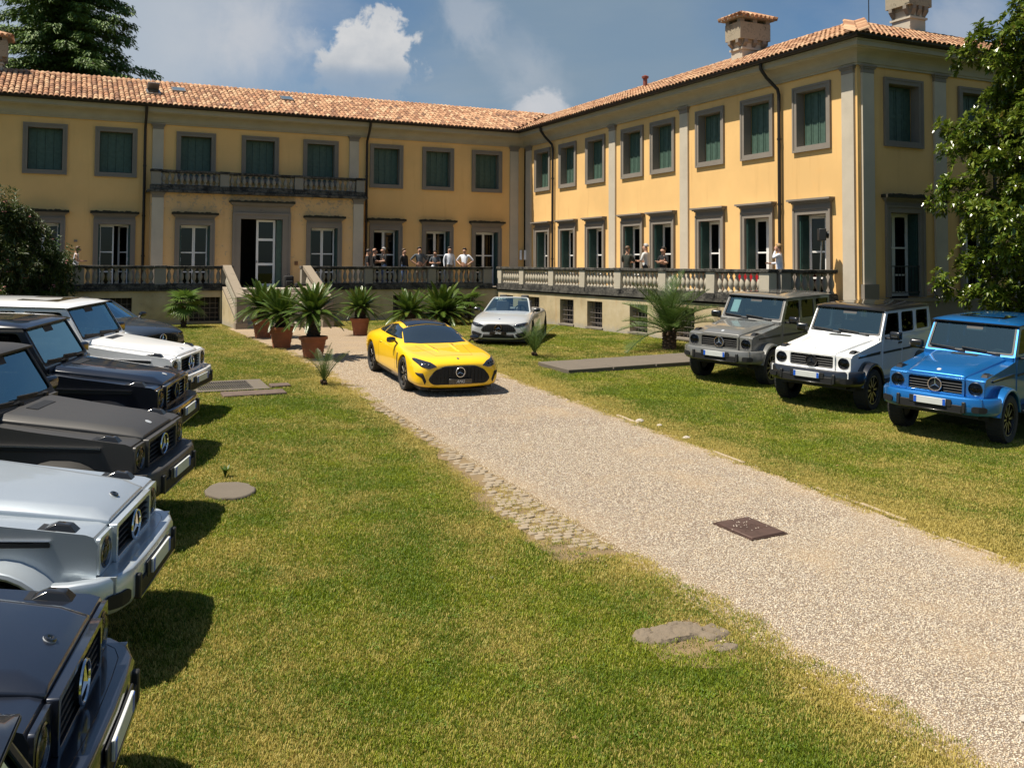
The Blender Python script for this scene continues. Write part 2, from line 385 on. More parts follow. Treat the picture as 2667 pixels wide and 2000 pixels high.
# --- upper windows: one is built at the origin (x along the wall, y inwards) and then copied
def up_window():
    mb = MB(); h = UPW_W / 2; o = FW / 2
    mb.plate(rect(-o, o, 5.73, 7.65), [rect(-h, h, UPW_Z0, UPW_Z1)], lambda u, z, d: (u, -.055 + d, z), .30)
    # raised outer moulding
    mb.plate(rect(-o - .02, o + .02, 5.71, 7.67), [rect(-o + .045, o - .045, 5.775, 7.605)], lambda u, z, d: (u, -.075 + d, z), .07)
    fr = mb.build('window', M['trim'])
    n = 4; wpan = (UPW_W - .02) / n
    for k in range(n):
        x0 = -h + .01 + k * wpan; p = MB()
        p.box(x0 + .004, x0 + wpan - .004, .26, .285, UPW_Z0 + .01, UPW_Z1 - .01)
        for (z0, z1) in ((UPW_Z0 + .10, UPW_Z0 + .72), (UPW_Z0 + .82, UPW_Z1 - .12)):
            p.plate(rect(x0 + .02, x0 + wpan - .02, z0 - .05, z1 + .05), [rect(x0 + .065, x0 + wpan - .065, z0, z1)], lambda u, z, d: (u, .245 + d, z), .02)
        p.build('shutter', M['shutter'], fr)
    return fr
def tall_window(wid, ztop, cornice_z, frame_w, ovr, cor_h, z0=FLOOR, frieze=True, rows=None, opened=None, leaves=2, moss=False, rail=False):
    """door-like lower window: stone surround with a cornice, folded green shutters, white glazed leaves"""
    h = wid / 2; o = frame_w / 2; mb = MB()
    f0 = cornice_z - cor_h
    mb.plate(rect(-o, o, z0, f0), [rect(-h, h, z0 - .0, ztop)] if False else [], lambda u, z, d: (u, 0, z), 0) if False else None
    for (a, b) in ((-o, -h), (h, o)): mb.box(a, b, -.07, .36, z0, ztop)
    mb.box(-o, o, -.07, .36, ztop, ztop + .18)
    mb.box(-o, o, -.055, .2, ztop + .18, f0)
    for (a, b) in ((-o - .015, -o + .05), (o - .05, o + .015)): mb.box(a, b, -.095, -.02, z0, ztop + .18)
    mb.box(-o - .012, o + .012, -.098, -.02, ztop + .15, ztop + .20)
    ve = ovr
    mb.box(-o - ve * .35, o + ve * .35, -.11, .1, f0, f0 + cor_h * .3)
    mb.box(-o - ve * .7, o + ve * .7, -.17, .1, f0 + cor_h * .3, f0 + cor_h * .6)
    mb.box(-o - ve, o + ve, -.23, .1, f0 + cor_h * .6, cornice_z)
    fr = mb.build('window', M['trim'])
    if moss:
        rs = random.Random(int(wid * 1000 + ztop * 77)); q = MB(); N = 26
        top = [(-o - ve - .01 + (2 * (o + ve) + .02) * k / N, rs.uniform(.03, .075)) for k in range(N + 1)]
        q.prism([(-o - ve - .012, cornice_z - .05)] + [(x, cornice_z + e) for x, e in top] + [(o + ve + .012, cornice_z - .05)], -.245, .02, 'y')
        q.build('moss_crust', M['moss'], fr)
    # shutters folded back against the reveals
    for s in (-1, 1):
        p = MB(); a, b = sorted((s * (h - .002), s * (h - .055)))
        p.box(a, b, .02, .345, z0 + .05, ztop - .02)
        a2, b2 = sorted((s * (h - .055), s * (h - .07)))
        for (za, zb) in ((z0 + .2, z0 + 1.05), (z0 + 1.2, ztop - .15)): p.box(a2, b2, .06, .30, za, zb)
        p.build('shutter', M['shutter_shaded'], fr)
    # white frame and leaves
    yw = .37; iw = h
    q = MB(); q.plate(rect(-iw, iw, z0 + .02, ztop), [rect(-iw + .05, iw - .05, z0 + .08, ztop - .05)], lambda u, z, d: (u, yw + d, z), .07)
    q.build('window_frame', M['white_wood'], fr)
    zs = rows or [z0 + .12, z0 + .62, z0 + 1.40, ztop - .08]
    lw = (2 * iw - .10) / leaves
    for k in range(leaves):
        x0 = -iw + .05 + k * lw; x1 = x0 + lw
        st = .055
        holes = [rect(x0 + st, x1 - st, zs[i] + .03, zs[i + 1] - .02) for i in range(len(zs) - 1)]
        if opened and k in opened:
            ang = opened[k]; px = x0 if k == 0 else x1
            def T(u, z, d, ang=ang, px=px):
                du = u - px; return (px + du * math.cos(ang) - d * math.sin(ang) * (1), yw + .01 + abs(du) * math.sin(abs(ang)) + d, z)
        else:
            def T(u, z, d): return (u, yw + .012 + d, z)
        l = MB(); l.plate(rect(x0 + .004, x1 - .004, z0 + .09, ztop - .055), holes, T, .045); l.build('sash', M['white_wood'], fr)
        g = MB()
        for hh in holes: g.plate(hh, [], lambda u, z, d, T=T: T(u, z, .022), 0)
        g.build('pane', M['pane'], fr, fix=False)
    if rail:
        q = MB(); q.box(-h, h, -.02, .0, z0 + .86, z0 + .89); q.box(-h, h, -.02, .0, z0 + .12, z0 + .15)
        for k in range(9): q.box(-h + .06 + k * (wid - .12) / 8 - .008, -h + .06 + k * (wid - .12) / 8 + .008, -.018, -.002, z0 + .15, z0 + .86)
        q.build('window_railing', M['black_iron'], fr)
    return fr
M['moss'] = plain('dark_moss', (.035, .032, .018), .95, .4, 18.0, .5)
ROT = {'L': 0.0, 'A': 0.0, 'E': 0.0, 'R': -math.pi / 2}
def org(k, c): return {'L': (c, YF, 0), 'A': (c, 39.23, 0), 'E': (c, YE, 0), 'R': (XR, c, 0)}[k]
def place(proto, cm, where, c):
    o = copy_tree(proto, villa, cm); o.location = Vector(org(where, c)) + V0; o.rotation_euler = (0, 0, ROT[where]); return o
def drop(proto):
    for ch in kids(proto): bpy.data.objects.remove(ch)
    bpy.data.objects.remove(proto)
pw = up_window(); cm = tree_map(pw)
for c in LC: place(pw, cm, 'L', c)
for c in RC: place(pw, cm, 'R', c)
for c in EC: place(pw, cm, 'E', c)
drop(pw)
STD = (LOW_W, LOW_Z1, 4.30, 1.50, .13, .14)
pl = tall_window(*STD, moss=True); cm = tree_map(pl)
for i in (0, 5, 6, 7): place(pl, cm, 'L', LC[i])
for c in lowA: place(pl, cm, 'A', c)
drop(pl)
pl = tall_window(*STD, moss=True, opened={1: .9}); cm = tree_map(pl); place(pl, cm, 'L', LC[1]); drop(pl)
pl = tall_window(*STD); cm = tree_map(pl)
for c in RC[:7]: place(pl, cm, 'R', c)
drop(pl)
pl = tall_window(*STD, opened={0: .35, 1: 1.1}); cm = tree_map(pl); place(pl, cm, 'R', RC[7]); drop(pl)
pl = tall_window(*STD, z0=1.45, moss=True, rail=True); cm = tree_map(pl)
for c in EC: place(pl, cm, 'E', c)
drop(pl)
# main door: wide surround, one white glazed leaf closed, the other half open on a dark hall
def main_door():
    h = DWID / 2; o = 1.16; mb = MB(); z0 = FLOOR
    for (a, b) in ((-o, -h), (h, o)): mb.box(a, b, -.09, .40, z0, DTOP)
    mb.box(-o, o, -.09, .40, DTOP, DTOP + .22); mb.box(-o, o, -.07, .2, DTOP + .22, 4.68)
    for (a, b) in ((-o - .02, -o + .07), (o - .07, o + .02)): mb.box(a, b, -.12, -.02, z0, DTOP + .22)
    mb.box(-o - .02, o + .02, -.125, -.02, DTOP + .18, DTOP + .25)
    mb.prism([(-.10, 4.42), (.10, 4.42), (0, 4.54)], -.10, -.06, 'y')
    mb.box(-o - .05, o + .05, -.14, .1, 4.68, 4.73); mb.box(-o - .10, o + .10, -.22, .1, 4.73, 4.79); mb.box(-o - .15, o + .15, -.27, .1, 4.79, 4.85)
    fr = mb.build('door', M['trim'])
    rs = random.Random(3); q = MB(); N = 30
    q.prism([(-o - .16, 4.80)] + [(-o - .16 + (2 * o + .32) * k / N, 4.855 + rs.uniform(.01, .06)) for k in range(N + 1)] + [(o + .16, 4.80)], -.285, .02, 'y'); q.build('moss_crust', M['moss'], fr)
    x0, x1 = -.16, .62; st = .09
    holes = [rect(x0 + st, x1 - st, z0 + .14, z0 + .90), rect(x0 + st, x1 - st, z0 + 1.0, z0 + 1.92), rect(x0 + st, x1 - st, z0 + 2.02, DTOP - .10)]
    T = lambda u, z, d: (u, .30 + d, z)
    l = MB(); l.plate(rect(x0, x1, z0 + .02, DTOP - .02), holes, T, .05); l.build('door_leaf', M['white_wood'], fr)
    g = MB()
    for hh in holes: g.plate(hh, [], lambda u, z, d: T(u, z, .025), 0)
    g.build('pane', M['pane'], fr, fix=False)
    q = MB(); q.box(.64, .84, .05, .38, z0 + .03, DTOP - .03); q.build('shutter', M['shutter'], fr)
    q = MB(); q.box(x0 + .02, x0 + .05, .25, .30, z0 + 1.0, z0 + 1.1); q.build('handle', M['iron'], fr)
    return fr
dr = main_door(); dr.parent = villa; dr.location = Vector((DC, 39.23, 0)) + V0
# --- pilasters
def pilaster(P, u0, u1, z0, z1, base=False):
    mb = MB(); d = -.07
    def bx(a, b, e, za, zb, mi=0):
        pts = [P(a, za, e), P(b, za, e), P(b, za, .05), P(a, za, .05), P(a, zb, e), P(b, zb, e), P(b, zb, .05), P(a, zb, .05)]
        mb.add(pts, [(0, 3, 2, 1), (4, 5, 6, 7), (0, 1, 5, 4), (1, 2, 6, 5), (2, 3, 7, 6), (3, 0, 4, 7)], mi)
    bx(u0, u1, d, z0, z1 - .22)
    bx(u0 - .0, u1 + .0, d - .012, z1 - .22, z1 - .10, 1); bx(u0 - .03, u1 + .03, d - .04, z1 - .10, z1 - .05, 1); bx(u0 - .06, u1 + .06, d - .07, z1 - .05, z1, 1)
    if base: bx(u0 - .06, u1 + .06, d - .06, z0, z0 + .42, 1)
    vpart(mb, 'pilaster', [M['pilaster'], M['trim']])
for (a, b) in ((3.06, 3.48), (11.17, 11.59), (19.0, 19.43)): pilaster(FR['L'], a, b, 5.2 if b < 12 else FLOOR, 7.93)
for (a, b) in ((AX0 + .02, AX0 + .46), (AX1 - .46, AX1 - .02)): pilaster(FR['A'], a, b, FLOOR, 5.12)
for (a, b) in ((39.72, 39.18), (32.17, 31.70), (27.35, 26.88), (19.64, 19.20)): pilaster(FR['R'], -a, -b, FLOOR, 7.93)
for (a, b) in ((19.90, 20.34), (22.74, 23.22), (25.95, 26.4)): pilaster(FR['E'], a, b, 1.40, 7.93, True)
# end plinth
mb = MB(); mb.box(XR - .02, XE, YE - .10, YE + .2, 0, 1.32); mb.box(XR - .05, XE, YE - .14, YE + .2, 1.32, 1.42); vpart(mb, 'plinth', M['trim'])
# --- cornice swept round the three fronts
def sweep(prof, name, mat):
    mb = MB(); n = len(prof); vs = []
    for (o, z) in prof: vs += [(XL - .5, YF - o, z), (XR - o, YF - o, z), (XR - o, YE - o, z), (XE + .5, YE - o, z)]
    fs = [(k * 4 + j, k * 4 + j + 1, ((k + 1) % n) * 4 + j + 1, ((k + 1) % n) * 4 + j) for k in range(n) for j in range(3)]
    mb.add(vs, fs); return vpart(mb, name, mat)
cov = [(.10 + .34 * (1 - math.cos(a)), 8.04 + .26 * math.sin(a)) for a in [k * math.pi / 12 for k in range(7)]]
sweep([(0, 7.92), (.07, 7.92), (.07, 7.97), (.10, 7.99)] + cov + [(.46, 8.33), (.52, 8.34), (.52, 8.47), (.56, 8.47), (.56, 8.52), (0, 8.52)], 'cornice', M['cornice'])
gut = [(.55 + .085 + .085 * math.cos(a), 8.60 + .085 * math.sin(a)) for a in [math.pi + k * math.pi / 8 for k in range(9)]]
sweep([(.55, 8.60)] + gut[1:] + [(.73, 8.62), (.70, 8.62), (.56, 8.62)], 'gutter', M['gutter'])
# --- roof
EO, EZ, HD, SL = .66, 8.60, 3.62, .42
def rz(d): return EZ + SL * d
rx, ry = XR - EO, YF - EO; ex, ey = rx, YE - EO
roof = MB(); T = .0
Rg = [(XL - .5, ry + HD, rz(HD)), (rx + HD, ry + HD, rz(HD)), (ex + HD, ey + HD, rz(HD)), (XE + .5, ey + HD, rz(HD))]
Ea = [(XL - .5, ry, EZ), (rx, ry, EZ), (ex, ey, EZ), (XE + .5, ey, EZ)]
Bk = [(XL - .5, ry + 2 * HD, EZ), (rx + 2 * HD, ry + 2 * HD, EZ), (ex + 2 * HD, ey + 2 * HD, EZ), (XE + .5, ey + 2 * HD, EZ)]
for k in range(3): roof.quad(Ea[k], Ea[k + 1], Rg[k + 1], Rg[k]); roof.quad(Rg[k], Rg[k + 1], Bk[k + 1], Bk[k])
roof.add([Ea[0], Rg[0], Bk[0]], [(0, 1, 2)]); roof.add([Ea[3], Rg[3], Bk[3]], [(0, 2, 1)])
roofo = vpart(roof, 'roof', M['tile_under'], fix=False)
def tile_mesh():
    mb = MB(); n = 5; L = .46
    r0, r1 = .092, .078
    vs = []
    for (yy, r, hh) in ((0, r0, .012), (L, r1, 0)):
        for j in range(n + 1):
            a = math.pi * j / n; vs.append((r * math.cos(a), yy, hh + r * .82 * math.sin(a)))
    for j in range(n + 1):
        a = math.pi * j / n; vs.append(((r0 - .018) * math.cos(a), 0, .012 + (r0 - .02) * .82 * math.sin(a)))
    fs = [(j, j + 1, n + 2 + j, n + 1 + j) for j in range(n)] + [(2 * n + 2 + j, 2 * n + 3 + j, j + 1, j) for j in range(n)]
    mb.add(vs, fs); return mb
TM = tile_mesh(); TS, TE = .195, .385
spots = []; rsd = random.Random(11)
sl_len = HD * math.sqrt(1 + SL * SL); ang = math.atan(SL); rows = int(sl_len / TE)
def put(px, py, pz, rotz, k):
    spots.append((px + rsd.uniform(-.008, .008), py + rsd.uniform(-.008, .008), pz + rsd.uniform(0, .012), rotz + rsd.uniform(-.035, .035), k))
for k in range(rows + 1):
    d = min(k * TE, sl_len - .2) * math.cos(ang) - .05
    x = XL - .4
    while x < rx + d: put(x, ry + d, rz(d) + .015, 0, k); x += TS
    y = ry + d
    while y > ey + d: put(rx + d, y, rz(d) + .015, -math.pi / 2, k); y -= TS
    x = ex + d
    while x < XE + .4: put(x, ey + d, rz(d) + .015, 0, k); x += TS
spots.sort(key=lambda s: (s[0] ** 2 + s[1] ** 2))
tm_o = TM.build('roof_tile', M['tile'], roofo, smooth=True, ang=60)
def tmat(s): return Matrix.Translation((s[0], s[1], s[2])) @ Matrix.Rotation(s[3], 4, 'Z') @ Matrix.Rotation(ang, 4, 'X')
rest = MB(); vis = [s for s in spots if s[0] < 27.5]
for i, s in enumerate(vis):
    if i < 296:
        o = tm_o if i == 0 else inst(tm_o, roofo)
        o.matrix_local = tmat(s)
    else:
        mt = tmat(s); rest.add([mt @ Vector(p) for p in TM.v], TM.f)
for s in spots:
    if s[0] >= 27.5: mt = tmat(s); rest.add([mt @ Vector(p) for p in TM.v], TM.f)
tag(rest.build('roof_tiles', M['tile'], roofo, smooth=True, ang=60, fix=False), kind='stuff')
# ridge and hip tiles
rt = MB(); n = 6
def ridge(a, b, r=.13, lift=.02):
    a, b = Vector(a), Vector(b); L = (b - a).length; t = (b - a) / L; side = t.cross(Vector((0, 0, 1))).normalized(); up = side.cross(t); k = 0.0
    while k < L:
        p0 = a + t * k; p1 = a + t * min(k + .46, L); vs = []
        tw = rsd.uniform(-.012, .012)
        for (p, rr, h) in ((p0, r, .03), (p1, r * .86, .012)):
            for j in range(n + 1):
                q = math.pi * j / n; vs.append(p + side * (rr * math.cos(q) + tw) + up * (rr * .8 * math.sin(q) + h + lift - .05))
        rt.add(vs, [(j, j + 1, n + 2 + j, n + 1 + j) for j in range(n)] + [tuple(range(n + 1))]); k += .40
for k in range(3): ridge(Rg[k + 1], Rg[k]) if k == 0 else ridge(Rg[k], Rg[k + 1])
ridge(Bk[1], Rg[1])
tag(rt.build('ridge_tiles', M['tile'], roofo, smooth=True, ang=60, fix=False), kind='stuff')
rt = MB(); ridge(Ea[2], Rg[2], .12, .02); M['tile_dark'] = plain('dark_hip_tile', (.15, .085, .05), .9, .3, 9, .3)
tag(rt.build('hip_tiles', M['tile_dark'], roofo, smooth=True, ang=60, fix=False), kind='stuff')
# skylights
M['zinc'] = plain('zinc_flashing', (.30, .31, .31), .4, .15, 5, Metallic=.6)
M['skyglass'] = finish(*(lambda mt: (mt[0], mt[1], (.10, .14, .17), .05))(new_mat('skylight_glass')))
def skylight(xc, d, wd, ln, opened=0):
    Mx = Matrix.Translation((xc, ry + d, rz(d) + .10)) @ Matrix.Rotation(ang, 4, 'X'); mb = MB()
    for (a, b, c, e) in ((-wd, wd, -ln, -ln + .07), (-wd, wd, ln - .07, ln), (-wd, -wd + .07, -ln + .07, ln - .07), (wd - .07, wd, -ln + .07, ln - .07)): mb.box(a, b, c, e, -.1, .05, 0, Mx)
    o = mb.build('skylight', M['zinc'], roofo)
    g = MB(); Mg = Mx @ Matrix.Translation((0, ln - .05, .02)) @ Matrix.Rotation(-opened, 4, 'X')
    g.box(-wd + .04, wd - .04, -2 * ln + .1, 0, 0, .03, 0, Mg)
    q = g.build('skylight_glass', M['skyglass'] if not opened else M['zinc'], roofo)
skylight(3.12, 1.55, .27, .34, .75); skylight(4.18, 2.3, .27, .30); skylight(8.75, 2.3, .27, .30)
# vent pipe
mb = MB(); mb.lathe([(.09, 0), (.09, .42), (.14, .42), (.15, .5), (.02, .56)], 12, Matrix.Translation((rx + 2.9, 33.0, rz(2.9))))
M['vent'] = plain('red_brown_vent', (.22, .06, .04), .6); vpart(mb, 'vent_pipe', M['vent'], smooth=True)
# chimneys: (x, y, base sizes, head sizes)
M['chim'] = mat_stone('chimney_plaster', (.50, .44, .35), .10, (.20, .17, .12), 1.5)
M['chim_head'] = mat_stone('weathered_chimney_head', (.34, .29, .21), .24, (.09, .08, .055), 2.2)
def chimney(x, y, bx, by, hx, hy, z0, zc, zh, zt, cap=True):
    mb = MB(); mb.box(x - bx, x + bx, y - by, y + by, z0, zh)
    mb.box(x - bx - .05, x + bx + .05, y - by - .05, y + by + .05, zc, zc + .07)
    o = mb.build('chimney', M['chim'], roofo)
    h = MB(); h.box(x - hx, x + hx, y - hy, y + hy, zh, zt)
    h.box(x - bx - .03, x + bx + .03, y - by - .03, y + by + .03, zh - .12, zh)
    h.build('chimney_head', M['chim_head'], roofo)
    k = MB()
    for sx in (-1, 0, 1):
        for (yy, sg) in ((y - by, -1), (y + by, 1)):
            k.prism([(yy, zc + .10), (yy + sg * (hy - by), zh - .12), (yy + sg * (hy - by), zh - .002), (yy, zh - .002)], x + sx * (bx - .09) - .08, x + sx * (bx - .09) + .08, 'x')
    for sy in ((-1, 1) if by < .4 else (-1, 0, 1)):
        for (xx, sg) in ((x - bx, -1), (x + bx, 1)):
            k.prism([(xx, zc + .10), (xx + sg * (hx - bx), zh - .12), (xx + sg * (hx - bx), zh - .002), (xx, zh - .002)], y + sy * (by - .08) - .07, y + sy * (by - .08) + .07, 'y')
    k.build('bracket', M['trim'], roofo)
    if cap:
        s = MB()
        for (cx, cy) in ((-1, -1), (1, -1), (-1, 1), (1, 1), (0, -1), (0, 1)): s.box(x + cx * (hx - .1) - .09, x + cx * (hx - .1) + .09, y + cy * (hy - .1) - .09, y + cy * (hy - .1) + .09, zt, zt + .14)
        ox, oy = hx + .16, hy + .14
        s.box(x - ox, x + ox, y - oy, y + oy, zt + .14, zt + .19)
        s.build('cap_support', M['trim'], roofo)
        c = MB(); zz = zt + .19
        ap = .24
        c.add([(x - ox, y - oy, zz), (x + ox, y - oy, zz), (x + ox, y + oy, zz), (x - ox, y + oy, zz), (x - ox + oy, y, zz + ap), (x + ox - oy, y, zz + ap)] if ox >= oy else
              [(x - ox, y - oy, zz), (x + ox, y - oy, zz), (x + ox, y + oy, zz), (x - ox, y + oy, zz), (x, y, zz + ap), (x, y, zz + ap)],
              [(0, 1, 5, 4), (1, 2, 5), (2, 3, 4, 5), (3, 0, 4), (0, 3, 2, 1)])
        c.build('cap', M['tile_under'], roofo, fix=False)
        ct = MB()
        def row(p0, p1, apx0, apx1):
            p0, p1, a0, a1 = map(Vector, (p0, p1, apx0, apx1)); nn = max(3, int((p1 - p0).length / .17))
            for i in range(nn + 1):
                f = i / nn; b = p0.lerp(p1, f); t = a0.lerp(a1, f); ct.tube([b + (b - t).normalized() * .04 + Vector((0, 0, .02)), t + Vector((0, 0, .03))], [.075, .06], 7)
        P0, P1, P2, P3 = (x - ox, y - oy, zz), (x + ox, y - oy, zz), (x + ox, y + oy, zz), (x - ox, y + oy, zz)
        A0, A1 = ((x - ox + oy, y, zz + ap), (x + ox - oy, y, zz + ap)) if ox >= oy else ((x, y, zz + ap), (x, y, zz + ap))
        row(P0, P1, A0, A1); row(P2, P3, A1, A0); row(P3, P0, A0, A0); row(P1, P2, A1, A1)
        tag(ct.build('cap_tiles', M['tile'], roofo, smooth=True, fix=False), kind='stuff')
chimney(22.05, 26.45, .50, .30, .68, .42, 9.2, 10.02, 10.38, 10.98)
chimney(25.65, 22.5, .36, .38, .53, .50, 9.6, 10.62, 11.05, 11.85)
chimney(-2.95, 43.0, .48, .34, .64, .48, 9.4, 10.3, 10.6, 11.25)
# downpipes
def downpipe(pts, name='downpipe'):
    mb = MB(); mb.tube(pts, .055, 10); mb_ = mb
    for z in (6.2, 4.2, 2.6): mb.lathe([(.068, -.03), (.068, .03)], 10, Matrix.Translation((pts[-1][0], pts[-1][1], z)))
    vpart(mb, name, M['gutter'], smooth=True)
downpipe([(2.78, YF - .62, 8.55), (2.78, YF - .60, 8.38), (2.78, YF - .42, 8.12), (2.78, YF - .12, 7.78), (2.78, YF - .10, 7.6), (2.78, YF - .10, 1.36)])
downpipe([(11.95, YF - .62, 8.55), (11.95, YF - .60, 8.38), (11.95, YF - .42, 8.12), (11.95, YF - .12, 7.78), (11.95, YF - .10, 7.6), (11.95, YF - .10, 1.36)])
for yy in (36.9, 22.15): downpipe([(XR - .62, yy + .25, 8.55), (XR - .60, yy + .25, 8.36), (XR - .42, yy + .20, 8.10), (XR - .14, yy + .03, 7.74), (XR - .11, yy, 7.55), (XR - .11, yy, 1.36)])
downpipe([(25.65, YE - .62, 8.55), (25.65, YE - .60, 8.36), (25.5, YE - .40, 8.10), (25.25, YE - .14, 7.74), (25.22, YE - .11, 7.55), (25.22, YE - .11, .2)])
# wall lamps in the inner corner and small fittings
mb = MB()
for (x, y) in ((19.55, YF - .12), (XR - .12, 39.62)): mb.lathe([(.03, 2.55), (.07, 2.57), (.055, 3.0), (.02, 3.03)], 10, Matrix.Translation((x, y, 0))); mb.box(x - .02, x + .06, y - .02, y + .1, 2.95, 2.99)
vpart(mb, 'wall_lamp', M['white_wood'], smooth=True)
mb = MB(); mb.box(8.66, 8.80, 39.19, 39.229, 2.26, 2.42); M['plaque_brown'] = plain('brown_plaque', (.20, .09, .03), .5); vpart(mb, 'door_plaque', M['plaque_brown'])
mb = MB(); mb.box(.28, .40, YF - .04, YF, 3.12, 3.20); vpart(mb, 'wall_box', M['trim'])
mb = MB(); mb.box(22.36, 22.60, YE - .03, YE - .001, 1.50, 1.78); M['plaque_pale'] = plain('pale_plaque', (.50, .42, .36), .5); sg = vpart(mb, 'wall_plaque', M['plaque_pale'])
mb = MB(); mb.plate(rect(22.385, 22.575, 1.53, 1.75), [rect(22.405, 22.555, 1.55, 1.73)], lambda u, z, d: (u, YE - .034 + d, z), .003); mb.plate([(22.48 + .055 * math.cos(a * .524), 1.64 + .055 * math.sin(a * .524)) for a in range(12)], [[(22.48 + .025 * math.cos(a * .524), 1.64 + .025 * math.sin(a * .524)) for a in range(12)]], lambda u, z, d: (u, YE - .034 + d, z), .003)
M['plaque_red'] = plain('faded_red_print', (.45, .16, .12), .5); mb.build('plaque_print', M['plaque_red'], sg, loc=(0, 0, 0))
# aerial
mb = MB(); mb.tube([(23.5, 22.2, 10.0), (23.5, 22.2, 11.62)], .018, 6); mb.tube([(23.5, 22.2, 11.58), (25.0, 22.0, 11.95)], .016, 6)
for k in range(9):
    f = k / 8; p = Vector((23.6, 22.19, 11.6)).lerp(Vector((24.9, 22.0, 11.93)), f); mb.tube([p + Vector((0, -.22, 0)), p + Vector((0, .22, 0))], .007, 4)
for k in range(5):
    for s in (-1, 1): mb.tube([(23.5 + .0, 22.2 - .35, 11.58 + s * (.05 + .07 * k)), (23.5, 22.2 + .35, 11.58 + s * (.05 + .07 * k))], .005, 4)
vpart(mb, 'aerial', M['black_iron'])

# ---------------------------------------------------------------- terrace, stairs and balustrades
TY, TX, TE_Y = 37.4, 17.18, 19.72
SX0, SX1 = 5.85, 8.55                                       # clear width of the steps
terr = thing('terrace', 'raised terrace with rendered base wall and barred cellar windows along the villa', 'terrace', (TX, TY, 0)); T0 = Vector((-TX, -TY, 0))
def tpart(mb, name, mats, **kw): kw.setdefault('loc', T0); return mb.build(name, mats, terr, **kw)
BWR = [36.30, 33.88, 31.08, 29.01, 26.17, 23.65]; BWL = [-5.2, -1.6, 1.70, 4.86, 12.9, 15.6]; BW = 1.06
wr = lambda u0, u1, z0, z1: rect(u0, u1, z0, z1)
mb = MB(); mb.plate(wr(XL, SX0 - .38, -.3, 1.26), [wr(c - .56, c + .56, .10, 1.02) for c in BWL if c < 5.2], lambda u, z, d: (u, TY + d, z), .35)
mb.plate(wr(SX1 + .38, TX, -.3, 1.26), [wr(c - .5, c + .5, .10, 1.02) for c in BWL if c > 9], lambda u, z, d: (u, TY + d, z), .35)
mb.plate(wr(-TY + .0, -TE_Y, -.3, 1.26), [wr(-c - BW / 2, -c + BW / 2, .09, 1.02) for c in BWR], lambda u, z, d: (TX + d, -u, z), .35)
mb.box(TX + .36, XR, TE_Y, TE_Y + .35, -.3, 1.26)
tpart(mb, 'base_wall', M['plinth'])
mb = MB(); mb.box(XL, TX, TY + .36, YF, 1.20, 1.34); mb.box(TX, XR, TE_Y + .36, TY + .355, 1.20, 1.34); mb.box(TX + .001, XR, TY + .356, YF, 1.20, 1.34); tpart(mb, 'floor', M['step'])
mb = MB()
mb.box(XL, SX0 - .38, TY - .07, TY + .36, 1.262, 1.345); mb.box(SX1 + .38, TX - .07, TY - .07, TY + .36, 1.262, 1.345); mb.box(TX - .07, TX + .36, TE_Y - .07, TY + .36, 1.262, 1.347); mb.box(TX + .361, XR - .1, TE_Y - .07, TE_Y + .36, 1.262, 1.345)
tpart(mb, 'coping', M['lichen'])
def bars(wd):
    mb = MB(); mb.box(-wd / 2, wd / 2, .20, .6, .02, .09); o = mb.build('cellar_window', M['iron'])
    b = MB()
    for z in (.24, .42, .60, .78): b.tube([(-wd / 2, .13, z), (wd / 2, .13, z)], .013, 6)
    for k in range(5): x = -wd / 2 + .13 + k * (wd - .26) / 4; b.tube([(x, .145, .08), (x, .145, 1.02)], .011, 6)
    b.build('window_bars', M['iron'], o)
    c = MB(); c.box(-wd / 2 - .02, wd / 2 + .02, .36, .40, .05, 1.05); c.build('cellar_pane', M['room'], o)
    s = MB(); s.box(-wd / 2 - .05, wd / 2 + .05, -.05, .2, .04, .10); s.build('sill', M['trim'], o)
    return o
pb = bars(BW); cm = tree_map(pb)
for c in BWR: o = copy_tree(pb, terr, cm); o.location = Vector((TX, c, 0)) + T0; o.rotation_euler = (0, 0, -math.pi / 2)
for c in BWL:
    if c > 0: o = copy_tree(pb, terr, cm); o.location = Vector((c, TY, 0)) + T0
drop(pb)
BPROF = [(.075, 0), (.075, .05), (.055, .055), (.04, .09), (.047, .12), (.075, .19), (.088, .26), (.083, .33), (.062, .42), (.043, .49), (.036, .52), (.05, .535), (.05, .55), (.07, .56), (.07, .60)]
